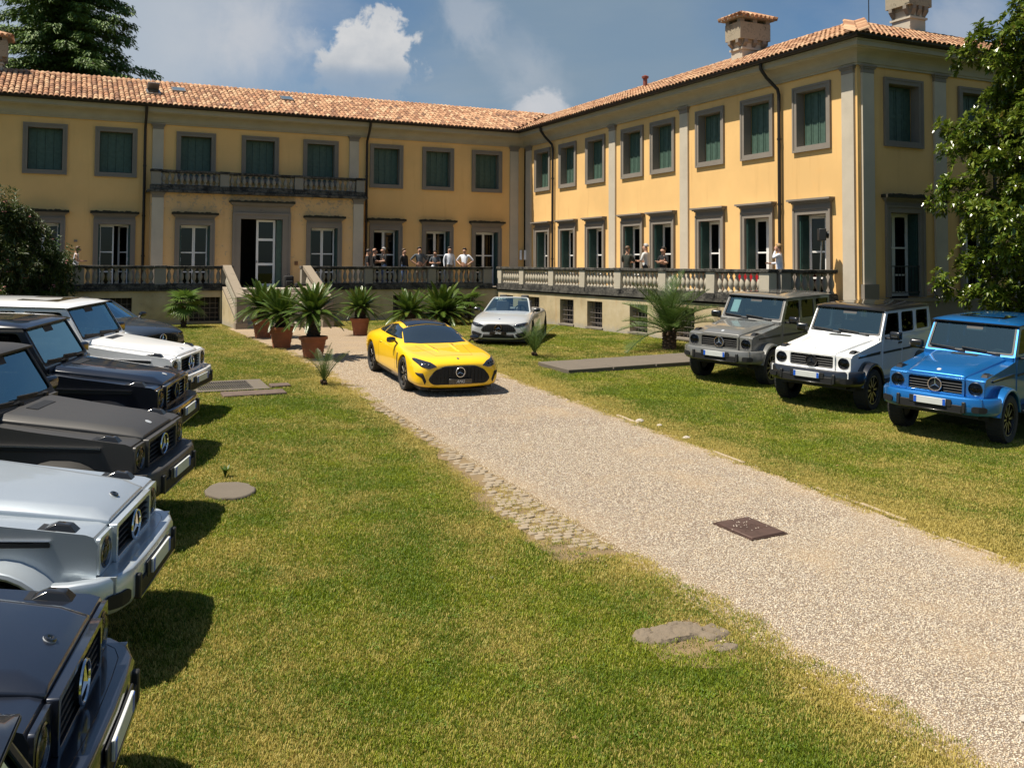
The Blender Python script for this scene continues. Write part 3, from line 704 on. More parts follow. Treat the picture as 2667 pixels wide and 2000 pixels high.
def balustrade(label, spans, peds, mats, z0, z1, group, plinth_d=.15):
    """spans: ((x0,y0),(x1,y1)) between pedestals; straight level runs"""
    root = thing('balustrade', label, 'balustrade', (*spans[0][0], z0), group=group); B0 = Vector((-spans[0][0][0], -spans[0][0][1], -z0))
    st, dk = mats; rl = MB(); bs = MB(); dd = plinth_d
    proto = None; zb = z0 + .20; zt = z1 - .12; hb = zt - zb
    for (a, b) in spans:
        a, b = Vector((*a, 0)), Vector((*b, 0)); L = (b - a).length; t = (b - a) / L; nrm = Vector((-t.y, t.x, 0)); an = math.atan2(t.y, t.x)
        Mx = Matrix.Translation(a) @ Matrix.Rotation(an, 4, 'Z')
        bs.box(0, L, -dd, dd, z0, zb - .04, 0, Mx); bs.box(0, L, -dd + .04, dd - .04, zb - .04, zb, 0, Mx)
        rl.box(0, L, -dd, dd, zt + .03, z1, 0, Mx); rl.box(0, L, -dd + .04, dd - .04, zt, zt + .03, 0, Mx)
        nb = max(1, round(L / .232)); stp = L / nb
        for k in range(nb):
            p = a + t * (stp * (k + .5))
            if proto is None:
                pm = MB(); pm.lathe([(r, z * hb / .60) for r, z in BPROF], 12); proto = pm.build('baluster', st, root, smooth=True, ang=50); o = proto
            else: o = inst(proto, root)
            o.location = Vector((p.x, p.y, zb)) + B0; o.rotation_euler = (0, 0, random.uniform(0, 6))
    for (x, y, w_, an) in peds:
        Mx = Matrix.Translation((x, y, 0)) @ Matrix.Rotation(an, 4, 'Z'); pm = MB()
        pm.box(-w_ / 2, w_ / 2, -dd + .01, dd - .01, z0, z1 - .09, 0, Mx)
        pm.build('pedestal', st, root, loc=B0, bevel=.008, seg=1)
        rl.box(-w_ / 2 - .03, w_ / 2 + .03, -dd - .03, dd + .03, z1 - .088, z1 + .012, 0, Mx); bs.box(-w_ / 2 - .03, w_ / 2 + .03, -dd - .03, dd + .03, z0, z0 + .17, 0, Mx)
    rl.build('handrail', dk, root, loc=B0, bevel=.012, seg=1); bs.build('base_rail', dk, root, loc=B0, bevel=.01, seg=1)
    return root
def run(axis, fixed, marks, w_):
    sp = []; pd = []
    for m in marks: pd.append((m, fixed, w_, 0) if axis == 'x' else (fixed, m, w_, math.pi / 2))
    for a, b in zip(marks[:-1], marks[1:]):
        s = 1 if b > a else -1; lo, hi = a + s * w_ / 2, b - s * w_ / 2
        sp.append(((lo, fixed), (hi, fixed)) if axis == 'x' else ((fixed, lo), (fixed, hi)))
    return sp, pd
M['stone_shade'] = mat_stone('grimy_shaded_balustrade_stone', (.27, .245, .20), .16, (.05, .046, .038), 1.4)  # darker copy of the balustrade stone, grime and sunless-side shade both in the colour
GR = 'stone balustrades of the terrace and balcony'
sp, pd = run('y', TX + .14, [37.2, 35.03, 32.40, 29.95, 27.50, 24.84, 22.36, 20.0], .40); balustrade('long sunlit stone balustrade of the terrace before the right wing', sp, pd, (M['stone'], M['lichen']), 1.346, 2.22, GR)
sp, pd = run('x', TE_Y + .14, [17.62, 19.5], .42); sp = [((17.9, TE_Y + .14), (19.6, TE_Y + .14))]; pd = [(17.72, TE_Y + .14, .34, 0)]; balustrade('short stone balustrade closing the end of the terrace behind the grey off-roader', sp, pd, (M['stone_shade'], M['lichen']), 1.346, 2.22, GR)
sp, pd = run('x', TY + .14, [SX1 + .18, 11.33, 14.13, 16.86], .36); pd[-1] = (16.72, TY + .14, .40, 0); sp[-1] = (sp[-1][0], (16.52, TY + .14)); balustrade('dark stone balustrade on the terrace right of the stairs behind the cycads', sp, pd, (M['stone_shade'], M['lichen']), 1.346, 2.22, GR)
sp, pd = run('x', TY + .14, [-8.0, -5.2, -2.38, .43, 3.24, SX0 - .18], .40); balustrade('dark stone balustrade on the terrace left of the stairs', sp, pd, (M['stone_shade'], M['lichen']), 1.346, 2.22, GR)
# balcony
bal = thing('balcony', 'dark stone balcony slab above the main door', 'balcony', (DC, 39.2, 5.1)); Q0 = Vector((-DC, -39.2, -5.1))
mb = MB(); mb.box(AX0 - .14, AX1 + .14, 39.03, 39.62, 5.125, 5.22); mb.box(AX0 - .14, AX1 + .14, 39.621, 40.0, 5.14, 5.22); mb.box(AX0 - .06, AX1 + .06, 39.10, 39.62, 5.22, 5.25); mb.build('slab', M['lichen'], bal, loc=Q0)
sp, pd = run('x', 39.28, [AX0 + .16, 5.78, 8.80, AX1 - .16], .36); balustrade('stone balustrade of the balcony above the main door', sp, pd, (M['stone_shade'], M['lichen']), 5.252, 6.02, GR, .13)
# stairs
M['stair_stone'] = mat_stone('weathered_stair_stone', (.25, .205, .15), .18, (.06, .05, .04), 2.0)
stairs = thing('stairs', 'flight of stone steps from the gravel drive up to the main door', 'stairs', (7.2, 34.2, 0)); S0 = Vector((-7.2, -34.2, 0))
NS = 8; rise = 1.34 / NS; run_ = .41
for k in range(NS):
    y0 = TY - .0 - (NS - k) * run_ + .0; mb = MB(); mb.box(SX0 - .02, SX1 + .02, y0 - .03, TY + .36, k * rise - .02 if k else -.2, (k + 1) * rise - (.0 if k < NS - 1 else .002)); mb.build('step', M['step'], stairs, loc=S0, bevel=.012, seg=1)
for x in (SX0 - .20, SX1 + .20):
    yb, yt = 34.05, TY; mb = MB()
    mb.prism([(yb + .2, -.2), (yt, -.2), (yt, 1.30), (yb + .2, .28)], x - .17, x + .17, 'x'); mb.build('side_wall', M['plinth'], stairs, loc=S0)
    mb = MB(); mb.prism([(yb - .02, 1.0), (yb - .02, 1.13), (yt - .02, 2.25), (yt - .02, 2.11)], x - .16, x + .16, 'x'); mb.prism([(yb + .2, .28), (yb + .2, .40), (yt - .02, 1.43), (yt - .02, 1.31)], x - .165, x + .165, 'x'); mb.build('stair_rail', M['stair_stone'], stairs, loc=S0)
    mb = MB(); mb.box(x - .18, x + .18, yb - .18, yb + .2, -.2, 1.08); mb.box(x - .21, x + .21, yb - .21, yb + .23, -.2, .22); mb.build('newel', M['stair_stone'], stairs, loc=S0)
    nb = 12; pr = None
    for k in range(nb):
        f = (k + .5) / nb; yy = yb + .3 + (yt - .15 - yb - .3) * f; zz = .40 + (1.43 - .40) * (yy - yb - .2) / (yt - yb - .2)
        if pr is None: pm = MB(); pm.lathe(BPROF, 10); pr = pm.build('baluster', M['stone'], stairs, smooth=True); o = pr
        else: o = inst(pr, stairs)
        o.location = Vector((x, yy, zz - .03)) + S0
# ---------------------------------------------------------------- the ground
def mat_lawn():
    m, t = new_mat('lawn'); p = geo_pos(t)
    a = t.noise(p, .22, 5, .6); b = t.noise(p, 1.1, 6, .6, .4); c = t.noise(p, 9, 5, .65); f = t.noise(p, 70, 4, .7)
    col = t.mix(t.rng(b, .3, .72), (.075, .110, .004), (.19, .205, .012))
    dry = t.math('ADD', t.math('MULTIPLY', a, .5), t.math('MULTIPLY', b, .5))
    sx = t.n('ShaderNodeSeparateXYZ', i={0: p})
    near_edge = t.math('ADD', t.rng(t.math('ABSOLUTE', t.math('SUBTRACT', sx.outputs[0], 5.25)), .9, .0), t.rng(t.math('ABSOLUTE', t.math('SUBTRACT', sx.outputs[0], 9.1)), 1.0, .0))
    dryk = t.math('ADD', t.rng(dry, .47, .66), t.math('MULTIPLY', near_edge, t.rng(c, .25, .7)), True)
    col = t.mix(t.math('MULTIPLY', dryk, .8), col, (.36, .26, .09))
    col = t.mix(t.math('MULTIPLY', t.rng(c, .55, .8), .35), col, (.36, .29, .12))
    col = t.mix(t.math('MULTIPLY', t.rng(f, .35, .65), .55), (.040, .045, .008), col)
    return finish(m, t, col, .95, t.math('ADD', f, t.math('MULTIPLY', c, 1.5)), .7, .03, Specular_IOR_Level=.1)
M['lawn'] = mat_lawn()
NOGRASS = [(4.58, 5.5, 8.4, 11.0), (4.95, 5.5, 11.0, 13.0), (5.12, 5.5, 13.0, 17.0), (2.2, 3.75, 18.95, 20.2), (2.7, 4.0, 18.3, 18.82), (3.78, 4.22, 19.1, 19.5), (1.64, 2.16, 11.76, 12.34), (4.42, 5.10, 6.12, 6.82), (10.5, 15.8, 18.95, 20.75)]
def sheet(x0, x1, y0, y1, dx, dy, lift, mat, name, jit=0.0, seed=1, skip=False):
    nx = max(1, round((x1 - x0) / dx)); ny = max(1, round((y1 - y0) / dy)); vs = []; rs = random.Random(seed)
    for j in range(ny + 1):
        y = y0 + (y1 - y0) * j / ny; el = rs.uniform(-jit, jit); er = rs.uniform(-jit, jit)
        for i in range(nx + 1):
            x = x0 + (x1 - x0) * i / nx
            if jit and i == 0: x += el
            if jit and i == nx: x += er
            vs.append((x, y, zg(y) + lift))
    fs = [(j * (nx + 1) + i, j * (nx + 1) + i + 1, (j + 1) * (nx + 1) + i + 1, (j + 1) * (nx + 1) + i) for j in range(ny) for i in range(nx)]
    if skip:
        def ok(f):
            cx = sum(vs[i][0] for i in f) / 4; cy = sum(vs[i][1] for i in f) / 4
            return not any(a < cx < b and c < cy < d for (a, b, c, d) in NOGRASS)
        fs = [f for f in fs if ok(f)]
    return MB().add(vs, fs).build(name, mat, smooth='all', fix=False)
ys = [-400, -60, -20, -10] + [k * 1.0 for k in range(-9, 45)] + [60, 120, 300, 800]
vs = []; xs = [-500, -60, -20, 0, 5, 10, 20, 60, 500]
for y in ys:
    for x in xs: vs.append((x, y, zg(max(y, -30))))
fs = [(j * 9 + i, j * 9 + i + 1, (j + 1) * 9 + i + 1, (j + 1) * 9 + i) for j in range(len(ys) - 1) for i in range(8)]
tag(MB().add(vs, fs).build('lawn', M['lawn'], smooth='all', fix=False), kind='structure')
def mat_gravel(name, base=True):
    m, t = new_mat(name); p = geo_pos(t)
    vo = t.n('ShaderNodeTexVoronoi', i={0: p, 'Scale': 60.0}); cid = t.n('ShaderNodeSeparateColor', i={0: vo.outputs['Color']}).outputs[0]
    col = t.ramp(cid, [(0, (.30, .23, .16)), (.2, (.44, .36, .28)), (.45, (.55, .465, .37)), (.7, (.64, .565, .47)), (.88, (.54, .39, .25)), (1, (.38, .34, .31))])
    d = t.rng(vo.outputs['Distance'], .012, .004, 0, 1)
    d = t.rng(vo.outputs['Distance'], .62, .25)
    col = t.mix(d, (.17, .125, .085), col)
    a = t.noise(p, .8, 5, .6); c = t.noise(p, 3.2, 5, .65)
    sx = t.n('ShaderNodeSeparateXYZ', i={0: p}).outputs[0]; sy = t.n('ShaderNodeSeparateXYZ', i={0: p}).outputs[1]
    edge = t.math('MAXIMUM', t.rng(t.math('ADD', sx, t.math('MULTIPLY', c, .9)), 6.35, 5.45), t.rng(t.math('SUBTRACT', sx, t.math('MULTIPLY', c, .7)), 8.1, 8.9))
    edge = t.math('MAXIMUM', edge, t.math('MULTIPLY', t.rng(sy, 14, 26), .7))
    mud = t.math('MULTIPLY', t.math('ADD', t.rng(a, .5, .75), edge, True), .55)
    col = t.mix(mud, col, (.46, .33, .19))
    return finish(m, t, col, .95, t.math('ADD', t.math('MULTIPLY', d, 1.0), c), .8, .012)
M['gravel'] = mat_gravel('pale_gravel')
dr_ = sheet(5.22, 9.06, -6.0, 34.6, .5, .22, .004, M['gravel'], 'gravel_drive', .07); tag(dr_, kind='structure')
# ---- blades and pebbles: real geometry, scattered by geometry nodes
def blade_mat(name, c0, c1, c2):
    m, t = new_mat(name); r = t.n('ShaderNodeObjectInfo').outputs['Random']; isl = t.n('ShaderNodeNewGeometry').outputs['Random Per Island']
    p = geo_pos(t); b = t.noise(p, 1.1, 6, .6, .4); a = t.noise(p, .22, 5, .6)
    col = t.mix(isl, c0, c1)
    sxx = t.n('ShaderNodeSeparateXYZ', i={0: p}).outputs[0]
    ne = t.math('ADD', t.rng(t.math('ABSOLUTE', t.math('SUBTRACT', sxx, 5.25)), .9, .0), t.rng(t.math('ABSOLUTE', t.math('SUBTRACT', sxx, 9.25)), 1.1, .0))
    dry = t.math('ADD', t.math('ADD', t.math('MULTIPLY', a, .5), t.math('MULTIPLY', b, .5)), t.math('MULTIPLY', t.math('ADD', t.math('SUBTRACT', r, .5), t.math('SUBTRACT', isl, .5)), .17))
    dry = t.math('ADD', dry, t.math('MULTIPLY', ne, .15)); big = t.noise(p, .55, 4, .6, .8); col = t.mix(t.rng(big, .44, .58), t.mix(.5, col, (.065, .145, .003)), col)
    col = t.mix(t.math('MULTIPLY', t.rng(dry, .47, .59), .95), col, c2)
    d = t.n('ShaderNodeBsdfPrincipled', i={0: col, 2: .6}); tr = t.n('ShaderNodeBsdfTranslucent', i={0: col})
    mx = t.n('ShaderNodeMixShader', i={0: .35, 1: d.outputs[0], 2: tr.outputs[0]}); t.l(mx.outputs[0], t.n('ShaderNodeOutputMaterial').inputs[0]); return m
M['blade'] = blade_mat('grass_blade', (.080, .135, .003), (.37, .415, .012), (.53, .42, .11))
def clump(seed, n=36, rad=.085, hmin=.008, hmax=.027, wd=.0026):
    rs = random.Random(seed); mb = MB()
    for k in range(n):
        a = rs.uniform(0, 6.28); r = rad * math.sqrt(rs.random()); x, y = r * math.cos(a), r * math.sin(a); h = rs.uniform(hmin, hmax); ln = rs.uniform(.2, .9) * h
        b = rs.uniform(0, 6.28); dx, dy = math.cos(b), math.sin(b); px, py = -dy * wd, dx * wd
        mb.add([(x - px, y - py, 0), (x + px, y + py, 0), (x + dx * ln * .4 + px * .8, y + dy * ln * .4 + py * .8, h * .6), (x + dx * ln * .4 - px * .8, y + dy * ln * .4 - py * .8, h * .6), (x + dx * ln, y + dy * ln, h)], [(0, 1, 2, 3), (3, 2, 4)])
    me = bpy.data.meshes.new('grass_clump'); me.from_pydata(mb.v, [], mb.f); me.materials.append(M['blade']); return bpy.data.objects.new('grass_clump', me)
def pebble(seed, mat):
    bm = bmesh.new(); bmesh.ops.create_icosphere(bm, subdivisions=1, radius=1.0); rs = random.Random(seed)
    for v in bm.verts: v.co *= rs.uniform(.75, 1.15); v.co.z *= .6
    me = bpy.data.meshes.new('pebble'); bm.to_mesh(me); bm.free(); me.materials.append(mat); me.shade_smooth(); return bpy.data.objects.new('pebble', me)
def scatter(emit, srcs, dens, smin, smax, seed, tilt=.15, keep=False):
    g = bpy.data.node_groups.new(emit.name + '_scatter', 'GeometryNodeTree')
    g.interface.new_socket('Geometry', in_out='INPUT', socket_type='NodeSocketGeometry'); g.interface.new_socket('Geometry', in_out='OUTPUT', socket_type='NodeSocketGeometry')
    N = g.nodes; L = g.links; gi = N.new('NodeGroupInput'); go = N.new('NodeGroupOutput'); jn = N.new('GeometryNodeJoinGeometry')
    if keep: L.new(gi.outputs[0], jn.inputs[0])
    for k, s in enumerate(srcs):
        d = N.new('GeometryNodeDistributePointsOnFaces'); d.inputs['Density'].default_value = dens / len(srcs); d.inputs['Seed'].default_value = seed + k * 17
        L.new(gi.outputs[0], d.inputs['Mesh'])
        oi = N.new('GeometryNodeObjectInfo'); oi.inputs['Object'].default_value = s; oi.inputs['As Instance'].default_value = True
        ip = N.new('GeometryNodeInstanceOnPoints'); L.new(d.outputs['Points'], ip.inputs['Points']); L.new(oi.outputs['Geometry'], ip.inputs['Instance'])
        rv = N.new('FunctionNodeRandomValue'); rv.data_type = 'FLOAT_VECTOR'; rv.inputs[0].default_value = (-tilt, -tilt, 0); rv.inputs[1].default_value = (tilt, tilt, 6.283); rv.inputs['Seed'].default_value = seed + k
        L.new(rv.outputs[0], ip.inputs['Rotation'])
        rs = N.new('FunctionNodeRandomValue'); rs.data_type = 'FLOAT'; rs.inputs[2].default_value = smin; rs.inputs[3].default_value = smax; rs.inputs['Seed'].default_value = seed + k + 50
        L.new(rs.outputs[1], ip.inputs['Scale']); L.new(ip.outputs[0], jn.inputs[0])
    L.new(jn.outputs[0], go.inputs[0])
    md = emit.modifiers.new('scatter', 'NODES'); md.node_group = g
clumps = [clump(s) for s in (1, 2, 3, 4)]
bands = [(-3.5, 5.2, 3.0, 8.0, 620, .8, 1.25), (-2.5, 5.2, 8.0, 13.0, 430, .9, 1.4), (.3, 5.2, 13.0, 20.0, 230, 1.0, 1.6), (1.5, 5.2, 20.0, 36.5, 90, 1.0, 1.7),
         (9.1, 14.5, 5.5, 13.0, 330, .9, 1.4), (9.1, 17.0, 13.0, 20.0, 220, 1.0, 1.6), (9.1, 17.1, 20.0, 36.8, 90, 1.0, 1.8)]
for k, (x0, x1, y0, y1, dn, s0, s1) in enumerate(bands):
    e = sheet(x0, x1, y0, y1, .15, .15, .002, M['lawn'], 'grass', 0.06, k + 5, True); tag(e, 'short mown grass with dry straw patches', 'grass', kind='stuff'); scatter(e, clumps, dn, s0, s1, 100 * k)
# broad leaved weeds, clover and a few fallen leaves in the turf
M['clover'] = blade_mat('clover_leaf', (.11, .20, .006), (.23, .32, .014), (.30, .30, .04))
M['dead_leaf'] = plain('dead_leaf', (.30, .18, .07), .8)
def rosette(seed, n, r, wd, mat, name):
    rs = random.Random(seed); mb = MB()
    for k in range(n):
        a = rs.uniform(0, 6.28); d = Vector((math.cos(a), math.sin(a), 0)); s = Vector((-d.y, d.x, 0)); o = Vector((rs.gauss(0, r * .7), rs.gauss(0, r * .7), rs.uniform(.006, .020))); L = r * rs.uniform(.2, .45) if n > 1 else r * .7
        mb.add([o, o + d * L * .5 + s * wd + Vector((0, 0, .008)), o + d * L, o + d * L * .5 - s * wd + Vector((0, 0, .008))], [(0, 1, 2, 3)])
    me = bpy.data.meshes.new(name); me.from_pydata(mb.v, [], mb.f); me.materials.append(mat); return bpy.data.objects.new(name, me)
wds = [rosette(1, 60, .10, .006, M['clover'], 'clover'), rosette(2, 34, .07, .008, M['clover'], 'clover')]; dls = [rosette(3, 1, .09, .022, M['dead_leaf'], 'dead_leaf')]
for k, (x0, x1, y0, y1) in enumerate([(-2.5, 5.0, 3.2, 16), (9.4, 15, 6, 18)]):
    e = sheet(x0, x1, y0, y1, .5, .5, .0025, M['lawn'], 'clover', 0, k + 90); tag(e, 'small clover and broad leaved weeds in the lawn', 'weeds', kind='stuff'); scatter(e, wds, 6.0, .35, 1.0, 1200 + k * 9, .1)
    e = sheet(x0, x1, y0, y1, .5, .5, .0028, M['lawn'], 'fallen_leaves', 0, k + 95); tag(e, 'scattered dry fallen leaves on the lawn', 'leaves', kind='stuff'); scatter(e, dls, .35, .5, 1.0, 1300 + k * 9, .3)
# ragged tufts creeping over the edge of the drive
for k, (x0, x1, y0, y1, dn) in enumerate([(4.55, 5.3, 8.6, 11.2, 110), (4.4, 5.12, 6.1, 6.55, 150), (5.05, 5.5, 3.5, 9.0, 420), (5.1, 5.42, 15.0, 26.0, 120), (8.95, 9.25, 6.0, 26.0, 200)]):
    e = sheet(x0, x1, y0, y1, .1, .2, .004, M['lawn'], 'edge_grass', .1, k + 40, k > 1); tag(e, 'dry grass tufts along the edge of the gravel', 'grass', kind='stuff'); scatter(e, clumps, dn, .7, 1.35, 900 + k * 10)
def mat_pebble():
    m, t = new_mat('pebble'); r = t.n('ShaderNodeObjectInfo').outputs['Random']
    col = t.ramp(r, [(0, (.25, .195, .13)), (.15, (.46, .385, .285)), (.4, (.56, .485, .37)), (.65, (.65, .58, .46)), (.82, (.55, .41, .25)), (.93, (.40, .355, .30)), (1, (.74, .68, .57))])
    p = geo_pos(t); a = t.noise(p, .8, 5, .6); c = t.noise(p, 3.2, 5, .65); sx = t.n('ShaderNodeSeparateXYZ', i={0: p}).outputs[0]
    edge = t.math('MAXIMUM', t.rng(t.math('ADD', sx, t.math('MULTIPLY', c, .9)), 6.35, 5.45), t.rng(t.math('SUBTRACT', sx, t.math('MULTIPLY', c, .7)), 8.1, 8.9))
    col = t.mix(t.math('MULTIPLY', t.math('ADD', t.rng(a, .48, .72), edge, True), .38), col, (.47, .36, .23))
    return finish(m, t, col, .85)
M['pebble'] = mat_pebble(); pebs = [pebble(s, M['pebble']) for s in (1, 2, 3)]
for k, (y0, y1, dn, s0, s1) in enumerate([(3.2, 8.5, 3800, .0035, .0092), (8.5, 14, 1900, .0045, .011), (14, 24, 600, .007, .014)]):
    e = sheet(5.30, 9.0, y0, y1, .5, .5, .006, M['gravel'], 'gravel', .05, k + 60); tag(e, 'loose pale pebbles on the drive', 'gravel', kind='stuff'); scatter(e, pebs, dn, s0, s1, 500 + 10 * k, .5)
for k, (x0, x1, y0, y1) in enumerate([(4.95, 5.35, 4, 8.4), (9.0, 9.25, 6, 20)]):
    e = sheet(x0, x1, y0, y1, .2, .5, .006, M['gravel'], 'gravel', .05, k + 70); tag(e, 'stray pebbles strewn on the grass edge', 'gravel', kind='stuff'); scatter(e, pebs, 160, .006, .015, 700 + 10 * k, .5)
def gz(x, y, up=0): return Vector((x, y, zg(y) + up))
# bare dry earth beside the setts and round the rock
M['dry_earth'] = plain('dry_earth', (.215, .150, .075), .95, .3, 5, .6)
def earth(pts, name):
    rs_ = random.Random(len(pts)); o_ = MB(); c_ = (sum(q[0] for q in pts) / len(pts), sum(q[1] for q in pts) / len(pts))
    o_.add([gz(c_[0], c_[1], .006)] + [gz(x + rs_.uniform(-.05, .05), y + rs_.uniform(-.05, .05), .006) for x, y in pts], [(0, i + 1, (i + 1) % len(pts) + 1) for i in range(len(pts))])
    return tag(o_.build(name, M['dry_earth'], None, smooth='all', fix=False), kind='structure')
ear = MB(); N_ = 44; rs_ = random.Random(3); vs_ = []
for k in range(N_ + 1):
    y_ = 8.35 + 8.8 * k / N_; wl = (.78 if y_ < 10.4 else .78 - .17 * (y_ - 10.4) if y_ < 13.6 else .20) + rs_.uniform(-.10, .10)
    vs_ += [tuple(gz(5.36 - wl, y_, .005)), tuple(gz(5.40, y_, .006))]
tag(ear.add(vs_, [(2 * k, 2 * k + 1, 2 * k + 3, 2 * k + 2) for k in range(N_)]).build('dry_earth', M['dry_earth'], None, smooth='all', fix=False), kind='structure')
earth([(4.78 + .50 * math.cos(a * .314) * (1 + .15 * math.sin(a * 2.3)), 6.40 + .42 * math.sin(a * .314) * (1 + .15 * math.cos(a * 1.7))) for a in range(20)], 'dry_earth')
# cobbled strip along the left edge of the drive
M['sett'] = mat_stone('worn_sett_stone', (.30, .24, .165), .10, (.13, .10, .07), 3.0)
cob = thing('cobble_strip', 'narrow strip of worn stone setts along the left edge of the gravel drive', 'cobblestones', gz(5.1, 8.4)); cob['kind'] = 'structure'
c0 = Vector(gz(5.1, 8.4)); sm = MB(); sm.box(-.056, .056, -.038, .038, -.06, .012); so = sm.build('sett', M['sett'], cob, bevel=.010, seg=1); cnt = 0; cnt_row = 0; rs = random.Random(5)
y = 8.62
while y < 16.8:
    cnt_row += 1
    w_ = 5 if y < 10.3 else 4 if y < 11.2 else 2 if y < 13 else 1
    for i in range(w_):
        if (w_ > 2 and i > 0 and rs.random() < .20) or (w_ <= 2 and rs.random() < .12): continue
        if cnt >= 299: break
        x = 5.27 - i * .122 - (.061 if cnt_row % 2 else 0) + rs.uniform(-.012, .012)
        if y < 9.2 and i > (y - 8.5) * 7: continue
        o = so if cnt == 0 else inst(so, cob); cnt += 1
        o.location = gz(x, y + rs.uniform(-.01, .01), rs.uniform(.000, .014)) - c0; o.rotation_euler = (rs.uniform(-.05, .05) + math.atan(slope(y)), rs.uniform(-.05, .05), rs.uniform(-.12, .12)); o.scale = (rs.uniform(.85, 1.1), rs.uniform(.85, 1.1), 1)
    y += .088 if y < 12 else .12
# edging stones on the right of the drive
M['edging'] = mat_stone('thin_edging_stone', (.38, .30, .21), .1, (.12, .10, .07), 3.0)
edg = thing('drive_edging', 'thin sunken edging stones along the right side of the gravel drive', 'edging', gz(9.08, 7)); edg['kind'] = 'structure'; e0 = Vector(gz(9.08, 7)); em = None; y = 6.4; rs = random.Random(9)
while y < 24:
    if em is None: q = MB(); q.box(-.03, .03, -.36, .36, -.08, .02); em = q.build('edging_stone', M['edging'], edg, bevel=.008, seg=1); o = em
    else: o = inst(em, edg)
    o.location = gz(9.09 + .05 * math.sin(y * .9) + rs.uniform(-.015, .015), y, rs.uniform(-.025, .012)) - e0; o.rotation_euler = (math.atan(slope(y)), 0, rs.uniform(-.04, .04)); y += .75 + (rs.random() < .25) * .6
# manhole cover in the gravel
def onslope(y): return (math.atan(slope(y)), 0, 0)
M['rust'] = plain('brown_rusty_cover', (.105, .062, .048), .65, .25, 10, .15, Metallic=.35)
mh = thing('manhole_cover', 'square rust brown chequered iron cover sprinkled with pebbles in the gravel', 'manhole cover', gz(7.13, 8.56, .006), (math.atan(slope(8.5)), 0, R(3)))
q = MB(); q.box(-.25, .25, -.30, .30, -.06, .030); q.build('plate', M['rust'], mh, bevel=.008, seg=1)
q = MB(); q.plate(rect(-.268, .268, -.318, .318), [rect(-.253, .253, -.303, .303)], lambda u, z, d: (u, z, .016 - d), .08); q.build('frame', M['rust'], mh)
q = MB()
for i in range(-2, 3):
    for s in (-1, 1): q.box(-.36, .36, -.006, .006, .029, .0335, 0, Matrix.Translation((i * .066, 0, 0)) @ Matrix.Rotation(s * R(48), 4, 'Z') @ Matrix.Scale(.40, 4, (1, 0, 0)))
tag(q.build('chequer', M['rust'], mh), kind='stuff')
q = MB(); rs = random.Random(4)
for k in range(26): q.lathe([(0.001, .0), (rs.uniform(.005, .009), .004), (.001, .009)], 6, Matrix.Translation((rs.gauss(-.05, .12), rs.gauss(.08, .10), .031)))
tag(q.build('pebbles', plain('white_pebble', (.50, .43, .35), .8), mh, smooth=True), kind='stuff')
# round stone cover in the lawn
M['old_conc'] = mat_stone('weathered_concrete', (.135, .112, .085), .14, (.07, .06, .05), 2.5)
q = MB(); rs = random.Random(2); pts = [(.30 * (1 + rs.uniform(-.06, .06)) * math.cos(k * .2618), .36 * (1 + rs.uniform(-.06, .06)) * math.sin(k * .2618)) for k in range(24)]
q.prism(pts, -.06, .05, 'z')
o = q.build('stone_cover', M['old_conc'], None, loc=gz(1.90, 12.05), rot=onslope(12), bevel=.02); tag(o, 'round weathered stone cover lying in the grass near the silver off-roader', 'stone cover')
# rock breaking through the turf
M['rock'] = mat_stone('slaty_rock', (.185, .145, .10), .12, (.085, .062, .04), 4.0, bstr=1.0)
rk = thing('rock_outcrop', 'flat grey rock breaking through the dry turf beside the drive', 'rock', gz(4.75, 6.5))
def slab(pts, h, name, seed, loc, tilt=(0, 0, 0)):
    rs = random.Random(seed); bm = bmesh.new(); vv = [bm.verts.new((x, y, 0)) for x, y in pts]; f = bm.faces.new(vv)
    ex_ = bmesh.ops.extrude_face_region(bm, geom=[f]); top = [v for v in ex_['geom'] if isinstance(v, bmesh.types.BMVert)]
    for v in top: v.co.z = h * rs.uniform(.75, 1.15); v.co.x *= .93; v.co.y *= .93
    bmesh.ops.recalc_face_normals(bm, faces=bm.faces); bmesh.ops.triangulate(bm, faces=[f for f in bm.faces if len(f.verts) > 4]); bmesh.ops.subdivide_edges(bm, edges=bm.edges, cuts=3, use_grid_fill=True)
    for v in bm.verts: v.co += Vector((mnoise.noise(v.co * 9 + Vector((seed, 0, 0))), mnoise.noise(v.co * 9 + Vector((0, seed, 5))), mnoise.noise(v.co * 7 + Vector((3, seed, 0))) * .8)) * .012
    me = bpy.data.meshes.new(name); bm.to_mesh(me); bm.free(); me.materials.append(M['rock']); o = bpy.data.objects.new(name, me); COL.objects.link(o); o.parent = rk; o.location = loc; o.rotation_euler = tilt; return o
